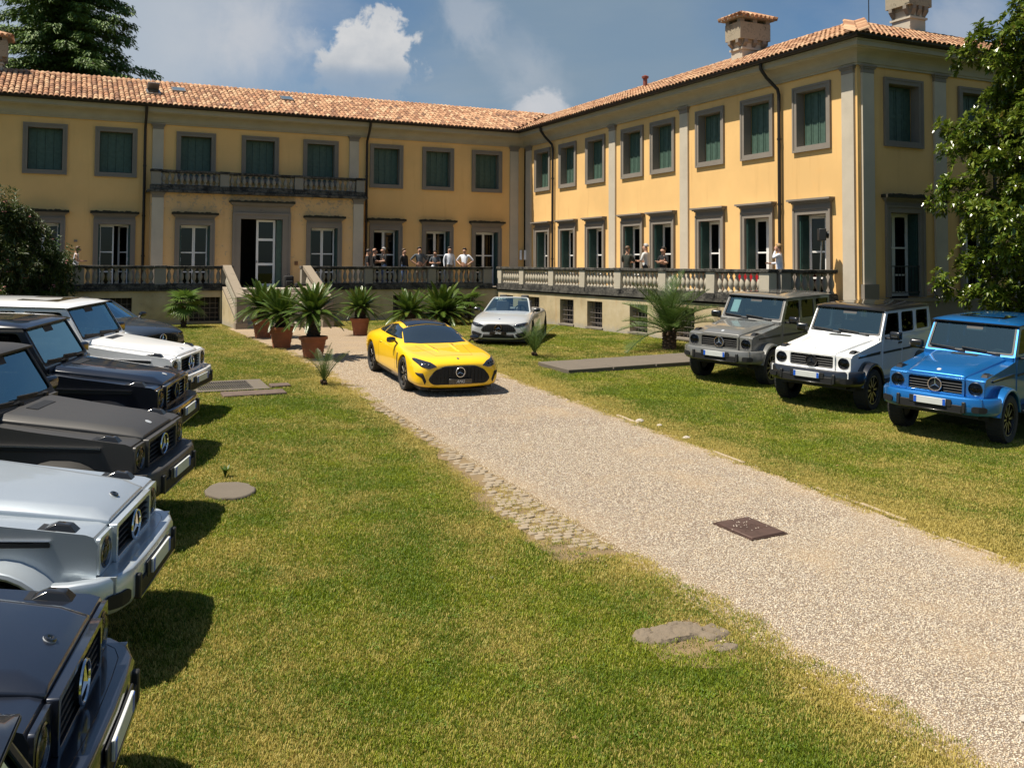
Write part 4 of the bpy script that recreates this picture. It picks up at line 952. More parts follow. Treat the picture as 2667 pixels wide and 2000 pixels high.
def rock_field():
    nx, ny = 64, 48; vs = []; keep = {}; fs = []
    for j in range(ny + 1):
        for i in range(nx + 1):
            u = -.48 + .96 * i / nx; v = -.42 + .78 * j / ny; q = Vector((u * 4, v * 4, 3.1)); w_ = mnoise.noise(q) * .07 + mnoise.noise(q * 3) * .025
            main = .27 - math.hypot((u + .10) / 1.45, (v - .12) / .62) + w_                # the big flat slab
            side_ = .17 - math.hypot((u - .27) / 1.0, (v + .0) / .9) + w_                   # broken pieces to the right
            low = .12 - math.hypot((u - .20) / 1.1, (v + .26) / .55) + w_ * .7
            cr = abs(mnoise.noise(Vector((u * 7 + 3, v * 10, 1.7))))
            h = max(min(max(main, -.05) * 1.2, .055), min(max(side_, -.05) * 1.2, .048), min(max(low, -.05) * 1.0, .035))
            h += mnoise.noise(Vector((u * 14, v * 22, 0))) * .010 + mnoise.noise(Vector((u * 40, v * 50, 5))) * .004
            if h > .02: h -= .022 * max(0, 1 - cr * 14)
            if side_ > .02 and main < .03: h -= .03 * (math.sin(u * 38 + v * 25) > .75)
            vs.append((u, v, (h - .004) * (.85 if h > 0 else 1)))
    fs = [(j * (nx + 1) + i, j * (nx + 1) + i + 1, (j + 1) * (nx + 1) + i + 1, (j + 1) * (nx + 1) + i) for j in range(ny) for i in range(nx)]
    fs = [f for f in fs if max(vs[k][2] for k in f) > -.03]
    return MB().add(vs, fs).build('rock_slab', M['rock'], rk, smooth=True, ang=40, fix=False)
ro_ = rock_field(); ro_.rotation_euler = (math.atan(slope(6.5)), 0, 0)
# drain grating and slabs
M['steel'] = plain('dull_grating_steel', (.13, .115, .10), .6, .25, 9, Metallic=.5)
gt = thing('drain_grate', 'steel bar grating set in a stone surround in the lawn by the white off-roader', 'drain grate', gz(3.0, 19.55, .0), onslope(19.5))
q = MB(); q.plate(rect(-.75, .75, -.56, .60), [rect(-.60, .45, -.42, .48)], lambda u, z, d: (u, z, .03 - d), .08); q.build('surround', M['old_conc'], gt)
q = MB(); q.box(-.60, .45, -.42, .48, -.05, -.04); q.build('pit', M['room'], gt)
for k in range(24): q = MB(); x = -.58 + k * 1.01 / 23; q.box(x - .009, x + .009, -.42, .48, -.02, .026); q.build('grate_bar', M['steel'], gt)
q = MB(); q.box(-.60, .45, .0, .02, -.02, .027); q.box(-.60, .45, -.42, -.40, -.02, .027); q.box(-.60, .45, .46, .48, -.02, .027); q.build('grate_frame', M['steel'], gt)
for (x, y, a, b, lb) in ((3.35, 18.56, .60, .21, 'long brown stone slab in front of the drain grating'), (4.0, 19.3, .20, .14, 'small brown stone slab right of the drain grating')):
    q = MB(); q.box(-a, a, -b, b, -.05, .05); o = q.build('stone_slab', plain('brown_slab', (.13, .09, .07), .85, .3, 8, .4), None, loc=gz(x, y), rot=onslope(y), bevel=.015, seg=1); tag(o, lb, 'stone slab')
# concrete strip running to the grey off-roader
cs = thing('concrete_strip', 'long low concrete slab lying in the lawn in front of the grey off-roader', 'concrete slab', gz(12.6, 19.6)); z0 = gz(12.6, 19.6)
for k in range(4):
    x0 = 10.55 + k * 1.3; q = MB(); yy = 19.0 + (x0 - 10.5) * .09; q.box(0, 1.285, 0, 1.32, -.06, .10); q.build('slab', M['old_conc'], cs, loc=gz(x0, yy) - z0, rot=(math.atan(slope(19.6)), 0, R(5)), bevel=.012, seg=1)
# small loose stones
M['pale_stone'] = mat_stone('pale_stone', (.42, .37, .31), -.1, (.3, .28, .25), 6)
for (x, y, s, lb) in ((9.18, 13.95, .085, 'pale flat stone beside the right edge of the drive'), (9.32, 13.55, .055, 'smaller pale stone just below the pale flat one'), (9.2, 12.6, .07, 'grey brown stone on the right edge of the drive'), (6.2, 4.5, .05, 'small white stone at the lower end of the gravel'), (3.78, 8.32, .025, 'tiny white stone lying in the grass')):
    bm = bmesh.new(); bmesh.ops.create_icosphere(bm, subdivisions=2, radius=1)
    for v in bm.verts: v.co *= 1 + .35 * mnoise.noise(v.co * 1.3 + Vector((x, y, 0))); v.co.z *= .45
    me = bpy.data.meshes.new('stone'); bm.to_mesh(me); bm.free(); me.materials.append(M['pale_stone']); o = bpy.data.objects.new('stone', me); COL.objects.link(o); o.location = gz(x, y, s * .25); o.scale = (s, s * .8, s); tag(o, lb, 'stone')
# ---------------------------------------------------------------- cars
def paint(name, c, metal=0.0, rough=.35, coat=1.0, flake=0.0):
    m, t = new_mat(name); kw = {'Metallic': metal, 'Coat_Weight': coat, 'Coat_Roughness': .04 if coat else .3}
    p = t.n('ShaderNodeTexCoord').outputs['Object']
    n = t.noise(p, 2.5, 4); col = t.mix(n, tuple(x * .93 for x in c), tuple(min(1, x * 1.05) for x in c))
    if flake:
        fl = t.n('ShaderNodeTexVoronoi', i={0: p, 'Scale': 900.0}).outputs['Color']; f = t.n('ShaderNodeSeparateColor', i={0: fl}).outputs[0]
        col = t.mix(t.math('MULTIPLY', f, flake), col, tuple(min(1, x * 1.8 + .03) for x in c))
    dust = t.noise(p, 9, 5, .7)
    b = t.n('ShaderNodeBsdfPrincipled')
    rr = t.math('ADD', rough, t.math('MULTIPLY', dust, .06))
    return finish(m, t, col, rr, **kw)
PA = {
 'blue': paint('bright_blue_metallic_paint', (.004, .135, .40), .5, .30, 1, .25),
 'white': paint('white_paint', (.78, .78, .76), 0, .4, 1),
 'white2': paint('white_paint_satin', (.80, .80, .79), 0, .4, 1),
 'grey': paint('warm_grey_paint', (.150, .148, .135), .1, .35, 1),
 'black': paint('black_blue_paint', (.006, .008, .014), 0, .3, 1),
 'matte': paint('matte_dark_grey_paint', (.075, .072, .068), .5, .46, 0, .2),
 'silver': paint('silver_metallic_paint', (.47, .52, .56), .55, .36, .7, .2),
 'navy': paint('dark_blue_metallic_paint', (.012, .016, .027), .3, .3, 1, .3),
 'dark': paint('dark_paint', (.012, .012, .014), 0, .3, 1),
 'yellow': paint('bright_yellow_paint', (.92, .55, .002), 0, .38, 1),
 'ltgrey': paint('pale_grey_paint', (.40, .41, .41), 0, .35, 1),
 'steel': paint('dark_steel_paint', (.045, .056, .070), .5, .32, 1, .2)}
M['glossblack'] = paint('gloss_black', (.006, .006, .006), 0, .25, 1)
M['plastic'] = plain('black_plastic', (.016, .016, .016), .55, .1, 20)
M['mesh'] = plain('black_mesh', (.006, .006, .006), .7, .1, 40)
M['rubber'] = plain('tyre_rubber', (.026, .025, .023), .85, .2, 14, .1)
M['chrome'] = plain('chrome', (.75, .75, .75), .12, .02, 5, Metallic=1.0)
M['rim'] = plain('dark_rim', (.02, .02, .021), .35, .1, 5, Metallic=.6)
M['rim_edge'] = plain('machined_rim', (.50, .50, .50), .3, .1, 5, Metallic=1.0)
M['slat'] = plain('dark_slat', (.014, .014, .014), .6, .05, 5)
M['lens'] = mat_glass('lamp_lens', (.80, .82, .84), 1.45, .02, .6)
M['lamp_in'] = plain('lamp_reflector', (.022, .022, .024), .3, .1, 30, Metallic=.9)
M['screen'] = mat_glass('windscreen_glass', (.46, .62, .63), 1.55, 0.0, 3.8, (.66, .95, 1.0))
M['sideglass'] = mat_glass('tinted_side_glass', (.05, .055, .055), 1.5, 0.0, .8)
M['seat'] = plain('dark_leather', (.03, .028, .027), .55, .1, 8)
M['plate_white'] = plain('blank_plate', (.60, .62, .60), .4, .05, 5)
M['plate_blue'] = plain('plate_blue_band', (.01, .10, .55), .4, .05, 5)
M['marker'] = plain('clear_marker_lamp', (.018, .018, .018), .10, .1, 5)
M['lamp_ring'] = plain('lamp_ring', (.16, .16, .165), .22, .05, 5, Metallic=1.0)
M['badge'] = plain('enamel_badge', (.42, .44, .46), .3, .05, 30)
M['amber'] = plain('headlamp_amber', (.5, .2, .02), .3)

def star_mesh(r=.105, thick=.018, n=28):
    mb = MB(); P = lambda a, rr, x: (x, rr * math.sin(a), rr * math.cos(a))
    ring = []
    for k in range(n):
        a = 2 * math.pi * k / n; ring.append(a)
    vs = []
    for a in ring:
        for j in range(6):
            q = 2 * math.pi * j / 6; vs.append(P(a, r + .011 * math.cos(q), .011 * math.sin(q)))
    fs = [(k * 6 + j, ((k + 1) % n) * 6 + j, ((k + 1) % n) * 6 + (j + 1) % 6, k * 6 + (j + 1) % 6) for k in range(n) for j in range(6)]
    mb.add(vs, fs)
    for k in range(3):
        a = k * 2 * math.pi / 3; l, rr_ = a - math.pi / 3, a + math.pi / 3
        tip, c0, c1, top = P(a, r, 0.002), P(l, r * .17, 0), P(rr_, r * .17, 0), P(0, 0, thick)
        mb.add([tip, c0, top, c1, P(a, .0, -.01)], [(0, 1, 2), (0, 2, 3), (0, 3, 4), (0, 4, 1)])
    return mb
def wheel_parts(root, pos, side, R_=.40, W=.275, rim=.275, spokes=10, edge=True, prof=None):
    """wheel built round the y axis; side +1 left, -1 right"""
    rot = Matrix.Rotation(-side * math.pi / 2, 4, 'X')
    t = MB(); w2 = W / 2
    t.lathe([(rim, -w2 * .8), (R_ * .93, -w2), (R_ * .985, -w2 * .8), (R_, -w2 * .5), (R_, w2 * .5), (R_ * .985, w2 * .8), (R_ * .93, w2), (rim + .012, w2 * .92), (rim, w2 * .8)], 40, rot, cap=False)
    for k in range(44):
        a = 2 * math.pi * k / 44; t.box(-.012, .012, -.5 * W * .8, .5 * W * .8, R_ - .004, R_ + .006, 0, Matrix.Rotation(a, 4, 'Y'))
    ty = t.build('wheel', M['rubber'], root, smooth=True, loc=pos)
    r = MB(); o = w2 * .82
    r.lathe([(rim, -w2 * .8), (rim * .97, -o), (rim * .90, -o * .3), (rim * .88, o * .5), (rim * .95, o), (rim, o)], 40, rot, cap=False)
    r.lathe([(.001, o * .55), (.07, o * .62), (.075, o * .45), (.03, -.02)], 20, rot, cap=False)
    r.lathe([(.001, -.03), (rim * .9, -.03)], 20, rot, cap=False)
    ro = r.build('rim', M['rim'], ty, smooth=True)
    s = MB(); g = MB()
    for k in range(spokes):
        for dk in (-.055, .055):
            a = 2 * math.pi * k / spokes + dk; Mx = rot @ Matrix.Rotation(a, 4, 'Z')
            s.box(.05, rim * .96, -.011, .011, o * .30, o * .80, 0, Mx)
            if edge: g.box(.06, rim * .95, -.005, .005, o * .80, o * .815, 0, Mx)
    s.build('spokes', M['rim'], ty)
    if edge:
        g.lathe([(rim * .955, o * 1.001), (rim * .995, o * 1.001), (rim * .995, o * .98)], 40, rot, cap=False); g.build('rim_edge', M['rim_edge'], ty)
    d = MB(); d.lathe([(.001, -.045), (rim * .72, -.045), (rim * .72, -.025)], 24, rot); d.build('brake_disc', M['iron'], ty)
    return ty
def arcpts(cx, cz, r, a0, a1, n): return [(cx + r * math.cos(a0 + (a1 - a0) * k / n), cz + r * math.sin(a0 + (a1 - a0) * k / n)) for k in range(n + 1)]
def rrect(u0, u1, v0, v1, r, n=3):
    out = []
    for (cx, cy, a) in ((u1 - r, v1 - r, 0), (u0 + r, v1 - r, 90), (u0 + r, v0 + r, 180), (u1 - r, v0 + r, 270)):
        for k in range(n + 1): q = R(a + 90 * k / n); out.append((cx + r * math.cos(q), cy + r * math.sin(q)))
    return out
def rpoly(pts, r, n=3):
    out = []; N = len(pts)
    for i in range(N):
        p = Vector((*pts[i], 0)); a = Vector((*pts[i - 1], 0)); b = Vector((*pts[(i + 1) % N], 0))
        p0 = p + (a - p).normalized() * r; p1 = p + (b - p).normalized() * r
        for k in range(n + 1): f = k / n; q = p0 * (1 - f) ** 2 + p * 2 * f * (1 - f) + p1 * f * f; out.append((q.x, q.y))
    return out
def plate_no(root, x, z, w=.52, h=.112, name='number_plate', blank=True):
    q = MB(); q.box(-.008, .012, -w / 2, w / 2, -h / 2, h / 2); pl = q.build(name, M['plate_white'], root, loc=(x, 0, z), bevel=.004, seg=1)
    q = MB(); q.box(.0125, .0145, -w / 2 + .004, -w / 2 + .048, -h / 2 + .006, h / 2 - .006); q.box(.0125, .0145, w / 2 - .048, w / 2 - .004, -h / 2 + .006, h / 2 - .006); q.build('blue_band', M['plate_blue'], pl)
    return pl

def liner(mb, cx, cz, r, y0, y1, n=14):
    vs = []
    for k in range(n + 1):
        a = math.pi * k / n; vs += [(cx + r * math.cos(a), y0, cz + r * math.sin(a)), (cx + r * math.cos(a), y1, cz + r * math.sin(a))]
    mb.add(vs, [(2 * k, 2 * k + 1, 2 * k + 3, 2 * k + 2) for k in range(n)] + [tuple(2 * k for k in range(n + 1))])
def make_g():
    """boxy off-roader; x forward from the front axle, y left, z up from the ground"""
    root = thing('off_roader', 'tmp', 'off-roader', (0, 0, 0))
    BP, FP, RP, XP = M['P_body'], M['P_flare'], M['P_roof'], M['P_bump']
    B = lambda mb, n, m, par=root, **k: mb.build(n, m, par, **k)
    # --- body sides with wheel openings
    b = MB(); zc = .40; ra = .47
    arch_f = arcpts(0, zc, ra, R(168), R(14), 14); arch_r = arcpts(-2.89, zc, ra, R(168), R(10), 14)
    front = [(.70, .62), (.70, 1.035), (.675, 1.085), (.62, 1.105), (-.30, 1.215), (-.72, 1.275), (-.72, .50), (-.46, .50)] + arch_f[0:] 
    rear = [(-.72, .50), (-.72, 1.335), (-3.58, 1.335), (-3.64, 1.25), (-3.64, .60), (-3.40, .52)] + arch_r + [(-2.42, .50)]
    for s in (-1, 1):
        y0, y1 = sorted((s * .40, s * .775)); b.prism(front, y0, y1, 'y')
        y0, y1 = sorted((s * .66, s * .775)); b.prism(rear, y0, y1, 'y')
    b.box(-.74, .66, -.41, .41, .52, 1.08); b.prism([(.66, 1.02), (.66, 1.09), (-.72, 1.28), (-.72, 1.02)], -.60, .60, 'y')
    b.box(-3.64, -3.56, -.66, .66, .55, 1.33); b.box(.60, .84, -.78, .78, .60, .798)
    b.box(-.80, -.70, -.74, .74, .9, 1.345)
    B(b, 'body', BP, bevel=.016)
    q = MB(); q.box(-3.55, .64, -.66, .66, .44, .55); q.box(-2.4, -.5, -.75, .75, .38, .50)
    for x in (0, -2.89):
        for s in (-1, 1): liner(q, x, zc, .466, s * .38, s * .765)
        q.box(x - .06, x + .06, -.75, .75, .33, .45)
    B(q, 'underbody', M['plastic'])
    # --- bonnet
    st = [(.690, .462, 1.080, .462, 1.098, .44, 1.112, 1.118), (.655, .468, 1.085, .470, 1.112, .425, 1.130, 1.137), (.545, .482, 1.10, .484, 1.130, .405, 1.186, 1.192), (.10, .535, 1.165, .535, 1.198, .455, 1.246, 1.256), (-.30, .578, 1.21, .578, 1.247, .50, 1.296, 1.305), (-.70, .625, 1.26, .625, 1.300, .545, 1.345, 1.352)]
    h = MB(); vs = []; ns = 9
    for (x, y0, z0, y1, z1, y2, z2, zc_) in st:
        half = [(y0, z0), (y1, z1), (y2, z2), (y2 - .05, z2 + .004)]
        for (y, z) in half: vs.append((x, -y, z))
        vs.append((x, 0, zc_))
        for (y, z) in half[::-1]: vs.append((x, y, z))
    fs = [(k * ns + j, k * ns + j + 1, (k + 1) * ns + j + 1, (k + 1) * ns + j) for k in range(len(st) - 1) for j in range(ns - 1)]
    fs += [tuple(range(ns)), tuple(range((len(st) - 1) * ns, len(st) * ns))]
    h.add(vs, fs); ho = B(h, 'bonnet', BP, bevel=.010)
    v = MB(); v.prism([(-.62, 1.3445), (-.62, 1.3485), (-.50, 1.3335), (-.50, 1.3295)], -.22, .22, 'y'); B(v, 'bonnet_vent', M['plastic'], ho)
    bd = MB(); bd.lathe([(.036, 0), (.036, .006), (.001, .009)], 20); bo = B(bd, 'bonnet_badge', M['badge'], ho, loc=(.585, 0, 1.170), rot=(0, R(24), 0), smooth=True)
    # --- front face: lamp panels with round openings, grille surround
    f = MB(); N = 24
    for s in (-1, 1):
        cy, cz, rr = s * .634, .936, .108; cir = [(cy + rr * math.cos(2 * math.pi * k / N), cz + rr * math.sin(2 * math.pi * k / N)) for k in range(N)]
        ya, yb = sorted((s * .475, s * .772)); f.plate(rpoly([(ya, .80), (yb, .80), (yb, 1.075), (ya, 1.075)], .03), [cir], lambda u, z, d: (.722 - d, u, z), .03)
        lp = MB(); Rx = Matrix.Translation((.722, cy, cz)) @ Matrix.Rotation(math.pi / 2, 4, 'Y')
        lp.lathe([(.106, -.008), (.114, .004), (.104, .010), (.098, .002), (.094, -.02)], 28, Rx, cap=False); hl = B(lp, 'headlight', M['lamp_ring'], smooth=True)
        q = MB(); q.lathe([(.104, -.002), (.09, -.013), (.05, -.018), (.001, -.018)], 24, Rx, cap=False); q.lathe([(.045, -.017), (.042, -.004), (.001, .003)], 16, Rx, cap=False); q.box(-.012, -.004, -.09, .09, -.005, .005, 0, Matrix.Translation((.722, cy, cz))); B(q, 'reflector', M['lamp_in'], hl, smooth=True)
        q = MB(); q.lathe([(.098, .0), (.08, .012), (.045, .020), (.001, .023)], 24, Rx, cap=False); B(q, 'lens', M['lens'], hl, smooth=True)
        mk = MB(); my = s * .70
        mk.add([(.56, my - .062, 1.098), (.56, my + .062, 1.098), (.30, my + .062, 1.135), (.30, my - .062, 1.135), (.50, my - .042, 1.165), (.50, my + .042, 1.165), (.40, my + .038, 1.178), (.40, my - .038, 1.178)], [(0, 1, 5, 4), (1, 2, 6, 5), (2, 3, 7, 6), (3, 0, 4, 7), (4, 5, 6, 7)])
        mo = B(mk, 'indicator_lamp', M['marker'], bevel=.008); mk2 = MB(); mk2.add([(.575, my - .072, 1.090), (.575, my + .072, 1.090), (.27, my + .07, 1.133), (.27, my - .07, 1.133), (.565, my - .066, 1.108), (.565, my + .066, 1.108), (.285, my + .064, 1.148), (.285, my - .064, 1.148)], [(0, 1, 5, 4), (1, 2, 6, 5), (2, 3, 7, 6), (3, 0, 4, 7), (4, 5, 6, 7)]); B(mk2, 'lamp_base', M['plastic'], mo)
    f.plate(rpoly([(-.472, .795), (.472, .795), (.472, 1.085), (-.472, 1.085)], .02), [rrect(-.436, .436, .822, 1.050, .03)], lambda u, z, d: (.752 - d, u, z), .06)
    B(f, 'front_panel', BP, bevel=.008)
    g = MB(); g.box(.690, .700, -.445, .445, .815, 1.06); gr = B(g, 'grille', M['mesh'])
    for k in range(5):
        z = .845 + k * .046; q = MB(); q.prism([(.733, z - .006), (.739, z), (.733, z + .006), (.70, z + .008), (.70, z - .008)], -.436, .436, 'y'); B(q, 'slat', M['P_slat'], gr)
    sm_ = star_mesh(.108); B(sm_, 'star_emblem', M['P_star'], gr, loc=(.762, 0, .937), smooth=True, ang=30)
    q = MB(); q.lathe([(.112, -.0), (.112, -.025)], 28, Matrix.Translation((.752, 0, .937)) @ Matrix.Rotation(math.pi / 2, 4, 'Y')); B(q, 'emblem_base', M['mesh'], gr)
    # --- bumper
    path = [(.935, 0), (.93, .30), (.915, .58), (.86, .74), (.74, .87), (.56, .945), (.44, .955)]
    full = [(x, -y) for x, y in path[:0:-1]] + path
    prof = [(-.10, .80), (-.02, .80), (.0, .765), (.0, .575), (-.035, .52), (-.12, .51)]
    bm_ = MB(); vs = []; m_ = len(prof)
    for i, (x, y) in enumerate(full):
        a = Vector((*full[max(0, i - 1)], 0)); c = Vector((*full[min(len(full) - 1, i + 1)], 0)); t = (c - a).normalized(); nrm = Vector((t.y, -t.x, 0))
        if nrm.x < 0 and abs(y) < .5: nrm = -nrm
        if nrm.dot(Vector((x + 1.5, y, 0))) < 0: nrm = -nrm
        for (o, z) in prof: p = Vector((x, y, z)) + nrm * o; p.z = z; vs.append(p)
    fs = [(i * m_ + j, i * m_ + (j + 1) % m_, (i + 1) * m_ + (j + 1) % m_, (i + 1) * m_ + j) for i in range(len(full) - 1) for j in range(m_)]
    fs += [tuple(range(m_)), tuple(range((len(full) - 1) * m_, len(full) * m_))]
    bm_.add(vs, fs); bu = B(bm_, 'bumper', XP, bevel=.012)
    q = MB(); q.box(.90, .945, -.50, .50, .545, .672); B(q, 'lower_intake', M['mesh'], bu, bevel=.01)
    q = MB(); q.box(.93, .952, -.52, .52, .535, .556); B(q, 'skid_plate', M['glossblack'], bu, bevel=.004, seg=1)
    for s in (-1, 1):
        q = MB(); q.box(.90, .954, s * .53 - .028, s * .53 + .028, .55, .735); B(q, 'bumper_horn', M['plastic'], bu, bevel=.012)
        q = MB(); pv = []
        pp = [Vector((x, y * s, 0)) for x, y in path]
        def onpath(yv):
            for a_, c_ in zip(path[:-1], path[1:]):
                if a_[1] <= yv <= c_[1]: f_ = (yv - a_[1]) / (c_[1] - a_[1]); return a_[0] + (c_[0] - a_[0]) * f_
        n_ = 8
        for i_ in range(n_ + 1):
            yv = .635 + .20 * i_ / n_; e_ = min(1, 3.2 * min(i_ / n_, 1 - i_ / n_) + .55); xx = onpath(yv); o_ = .008 + .004 * i_ / n_
            pv += [(xx + o_, s * (yv + o_ * .7), .625 - .050 * e_), (xx + o_, s * (yv + o_ * .7), .625 + .050 * e_)]
        q.add(pv, [(2 * i_, 2 * i_ + 1, 2 * i_ + 3, 2 * i_ + 2) for i_ in range(n_)]); si = B(q, 'side_intake', M['mesh'], bu, fix=False); so_ = si.modifiers.new('thick', 'SOLIDIFY'); so_.thickness = .02; so_.offset = 0
    q = MB(); q.box(.938, .952, -.34, .34, .635, .75); B(q, 'plate_holder', M['plastic'], bu, bevel=.004, seg=1)
    plate_no(root, .960, .692)
    # --- flares
    for (cx, a0, a1) in ((0, 10, 172), (-2.89, 8, 172)):
        for s in (-1, 1):
            q = MB(); n = 16; vs = []
            for k in range(n + 1):
                a = R(a0 + (a1 - a0) * k / n); ca, sa = math.cos(a), math.sin(a)
                for (rr, y) in ((.468, .74), (.462, .945), (.480, .960), (.515, .950), (.548, .780), (.54, .74)): vs.append((cx + rr * ca * 1.02, s * y, zc + min(rr * sa, .535)))
            fs = [(k * 6 + j, k * 6 + (j + 1) % 6, (k + 1) * 6 + (j + 1) % 6, (k + 1) * 6 + j) for k in range(n) for j in range(6)] + [tuple(range(6)), tuple(range(n * 6, n * 6 + 6))]
            q.add(vs, fs); B(q, 'wheel_arch', FP, bevel=.006, seg=1)
    # --- cabin
    c = MB(); yb, yt, zb, zt = .772, .728, 1.335, 1.885
    def side(s): return lambda u, z, d: (u, s * (yb + (yt - yb) * (z - zb) / (zt - zb) - d), z)
    wins = [rpoly([(-.90, 1.385), (-1.135, 1.80), (-1.74, 1.80), (-1.74, 1.385)], .05), rrect(-2.56, -1.86, 1.385, 1.80, .05), rrect(-3.42, -2.70, 1.40, 1.80, .05)]
    for s in (-1, 1): c.plate([(-.735, zb), (-1.07, zt), (-3.50, zt), (-3.60, zb)], wins, side(s), .05)
    T = lambda u, v, d: (-.735 - .335 * v - d * .85, u * (.760 - .040 * v), 1.335 + .555 * v - d * .5)
    c.plate([(-1, 0), (1, 0), (1, 1), (-1, 1)], [rpoly([(-.955, .075), (.955, .075), (.955, .945), (-.955, .945)], .06)], T, .05)
    c.box(-3.60, -3.52, -.70, .70, 1.335, 1.42); c.box(-3.53, -3.46, -.70, .70, 1.78, 1.885)
    B(c, 'cabin', BP, bevel=.008, seg=1)
    sm2 = MB(); sm2.plate(rpoly([(-.97, .055), (.97, .055), (.97, .965), (-.97, .965)], .06), [rpoly([(-.925, .115), (.925, .115), (.925, .915), (-.925, .915)], .06)], lambda u, v, d: T(u, v, d - .004), .006); B(sm2, 'screen_seal', M['plastic'])
    g = MB(); g.plate([(-.96, .07), (.96, .07), (.96, .95), (-.96, .95)], [], lambda u, v, d: T(u, v, .012), 0); B(g, 'windscreen', M['screen'], fix=False)
    for s in (-1, 1):
        for wn in wins: g = MB(); g.plate(wn, [], lambda u, z, d, s=s: side(s)(u, z, .018), 0); B(g, 'side_window', M['sideglass'], fix=False)
    g = MB(); g.quad((-3.55, -.66, 1.42), (-3.55, .66, 1.42), (-3.49, .64, 1.79), (-3.49, -.64, 1.79)); B(g, 'rear_window', M['sideglass'], fix=False)
    # roof
    xs_ = [-1.005, -1.05, -1.16, -1.6, -2.4, -3.2, -3.48, -3.60]; zz = [1.880, 1.905, 1.938, 1.958, 1.962, 1.950, 1.925, 1.885]
    r_ = MB(); vs = []; nn = 11
    for x, ztop in zip(xs_, zz):
        k = ztop - 1.875
        for (y, fz) in ((.752, -.12), (.750, .10), (.725, .42), (.60, .78), (.32, .95)): vs.append((x, -y, 1.875 + k * fz))
        vs.append((x, 0, ztop))
        for (y, fz) in ((.32, .95), (.60, .78), (.725, .42), (.750, .10), (.752, -.12)): vs.append((x, y, 1.875 + k * fz))
    fs = [(k * nn + j, k * nn + j + 1, (k + 1) * nn + j + 1, (k + 1) * nn + j) for k in range(len(xs_) - 1) for j in range(nn - 1)]
    for k in range(len(xs_) - 1): fs.append((k * nn, (k + 1) * nn, (k + 1) * nn + nn - 1, k * nn + nn - 1))
    fs += [tuple(range(nn)), tuple(range((len(xs_) - 1) * nn, len(xs_) * nn))]
    r_.add(vs, fs); ro = B(r_, 'roof', RP, smooth=True, ang=28)
    q = MB(); q.plate(rrect(-2.05, -1.35, -.40, .40, .05), [], lambda u, v, d: (u, v, 1.966 - .02 * abs(v) - .008 * abs(u + 2.2) - d), .02); B(q, 'sunroof', M['glossblack'], ro)
    q = MB()
    for s in (-1, 1): q.box(-3.55, -1.06, s * .752 - .012, s * .752 + .012, 1.862, 1.876)
    q.box(-1.035, -1.0, -.745, .745, 1.858, 1.872); B(q, 'rain_gutter', M['plastic'], ro)
    # doors, strips, handles, mirrors
    for s in (-1, 1):
        for (nm, pts, hx, wx) in (('door', [(-.80, .56), (-.80, 1.30), (-1.80, 1.30), (-1.80, .56)], -1.66, None), ('door', [(-1.83, .56), (-1.83, 1.30), (-2.62, 1.30), (-2.62, .96), (-2.42, .56)], -2.48, None)):
            q = MB(); y0, y1 = sorted((s * .770, s * .786)); q.prism(rpoly(pts, .03), y0, y1, 'y'); d_ = B(q, nm, BP, bevel=.005, seg=1)
            q = MB(); a, b_ = sorted((s * .786, s * .815)); q.box(hx - .09, hx + .06, a, b_, 1.17, 1.205); B(q, 'handle', M['plastic'], d_, bevel=.008)
            q = MB(); a, b_ = sorted((s * .786, s * .80)); x0, x1 = min(p[0] for p in pts) + .02, max(p[0] for p in pts) - .02; q.box(x0, x1, a, b_, 1.02, 1.06); B(q, 'side_strip', M['plastic'], d_, bevel=.004, seg=1)
        q = MB(); a, b_ = sorted((s * .775, s * .792)); q.prism([(.38, 1.020), (.38, 1.052), (-.66, 1.068), (-.66, 1.022)], a, b_, 'y'); fsx = B(q, 'side_strip', M['plastic'], bevel=.004, seg=1)
        q = MB(); a, b_ = sorted((s * .776, s * .797)); q.prism([(.38, 1.053), (.38, 1.066), (-.66, 1.083), (-.66, 1.069)], a, b_, 'y'); B(q, 'chrome_strip', M['chrome'], fsx)
        q = MB(); a, b_ = sorted((s * .66, s * 1.0)); q.box(-2.35, -.52, min(a, b_) if s < 0 else .78, -.78 if s < 0 else b_, .44, .50); B(q, 'side_step', M['plastic'], bevel=.01)
        q = MB(); q.box(-.06, .05, -.125, .125, -.085, .085); mo = B(q, 'mirror', M['glossblack'], loc=(-.90, s * .985, 1.395), rot=(0, 0, s * R(-12)), bevel=.055, seg=4)
        q = MB(); q.box(-.068, -.058, -.11, .11, -.07, .07); B(q, 'mirror_glass', M['chrome'], mo)
        q = MB(); q.box(-.03, .03, -.26, -.05, -.09, -.05) if s > 0 else q.box(-.03, .03, .05, .26, -.09, -.05); B(q, 'mirror_arm', M['plastic'], mo, bevel=.01)
    # wipers
    for (ya, yb_) in ((.48, -.12), (-.10, -.66)):
        q = MB(); p0 = Vector(T(ya / .75, .045, -.015)); p1 = Vector(T(yb_ / .75, .13, -.025)); q.tube([p0, p1], .011, 6); q.tube([Vector(T((yb_ + .42) / .75, .10, -.035)), Vector(T((yb_ - .0) / .75, .15, -.04))], .014, 6); q.box(-.03, .03, -.03, .03, -.02, .02, 0, Matrix.Translation(p0)); B(q, 'wiper', M['plastic'])
    # interior
    q = MB(); q.prism([(-.78, 1.0), (-.78, 1.33), (-1.0, 1.34), (-1.12, 1.28), (-1.15, 1.0)], -.70, .70, 'y'); B(q, 'dashboard', M['seat'], bevel=.02)
    q = MB(); q.box(-3.5, -.8, -.70, .70, .60, .66); B(q, 'cabin_floor', M['seat'])
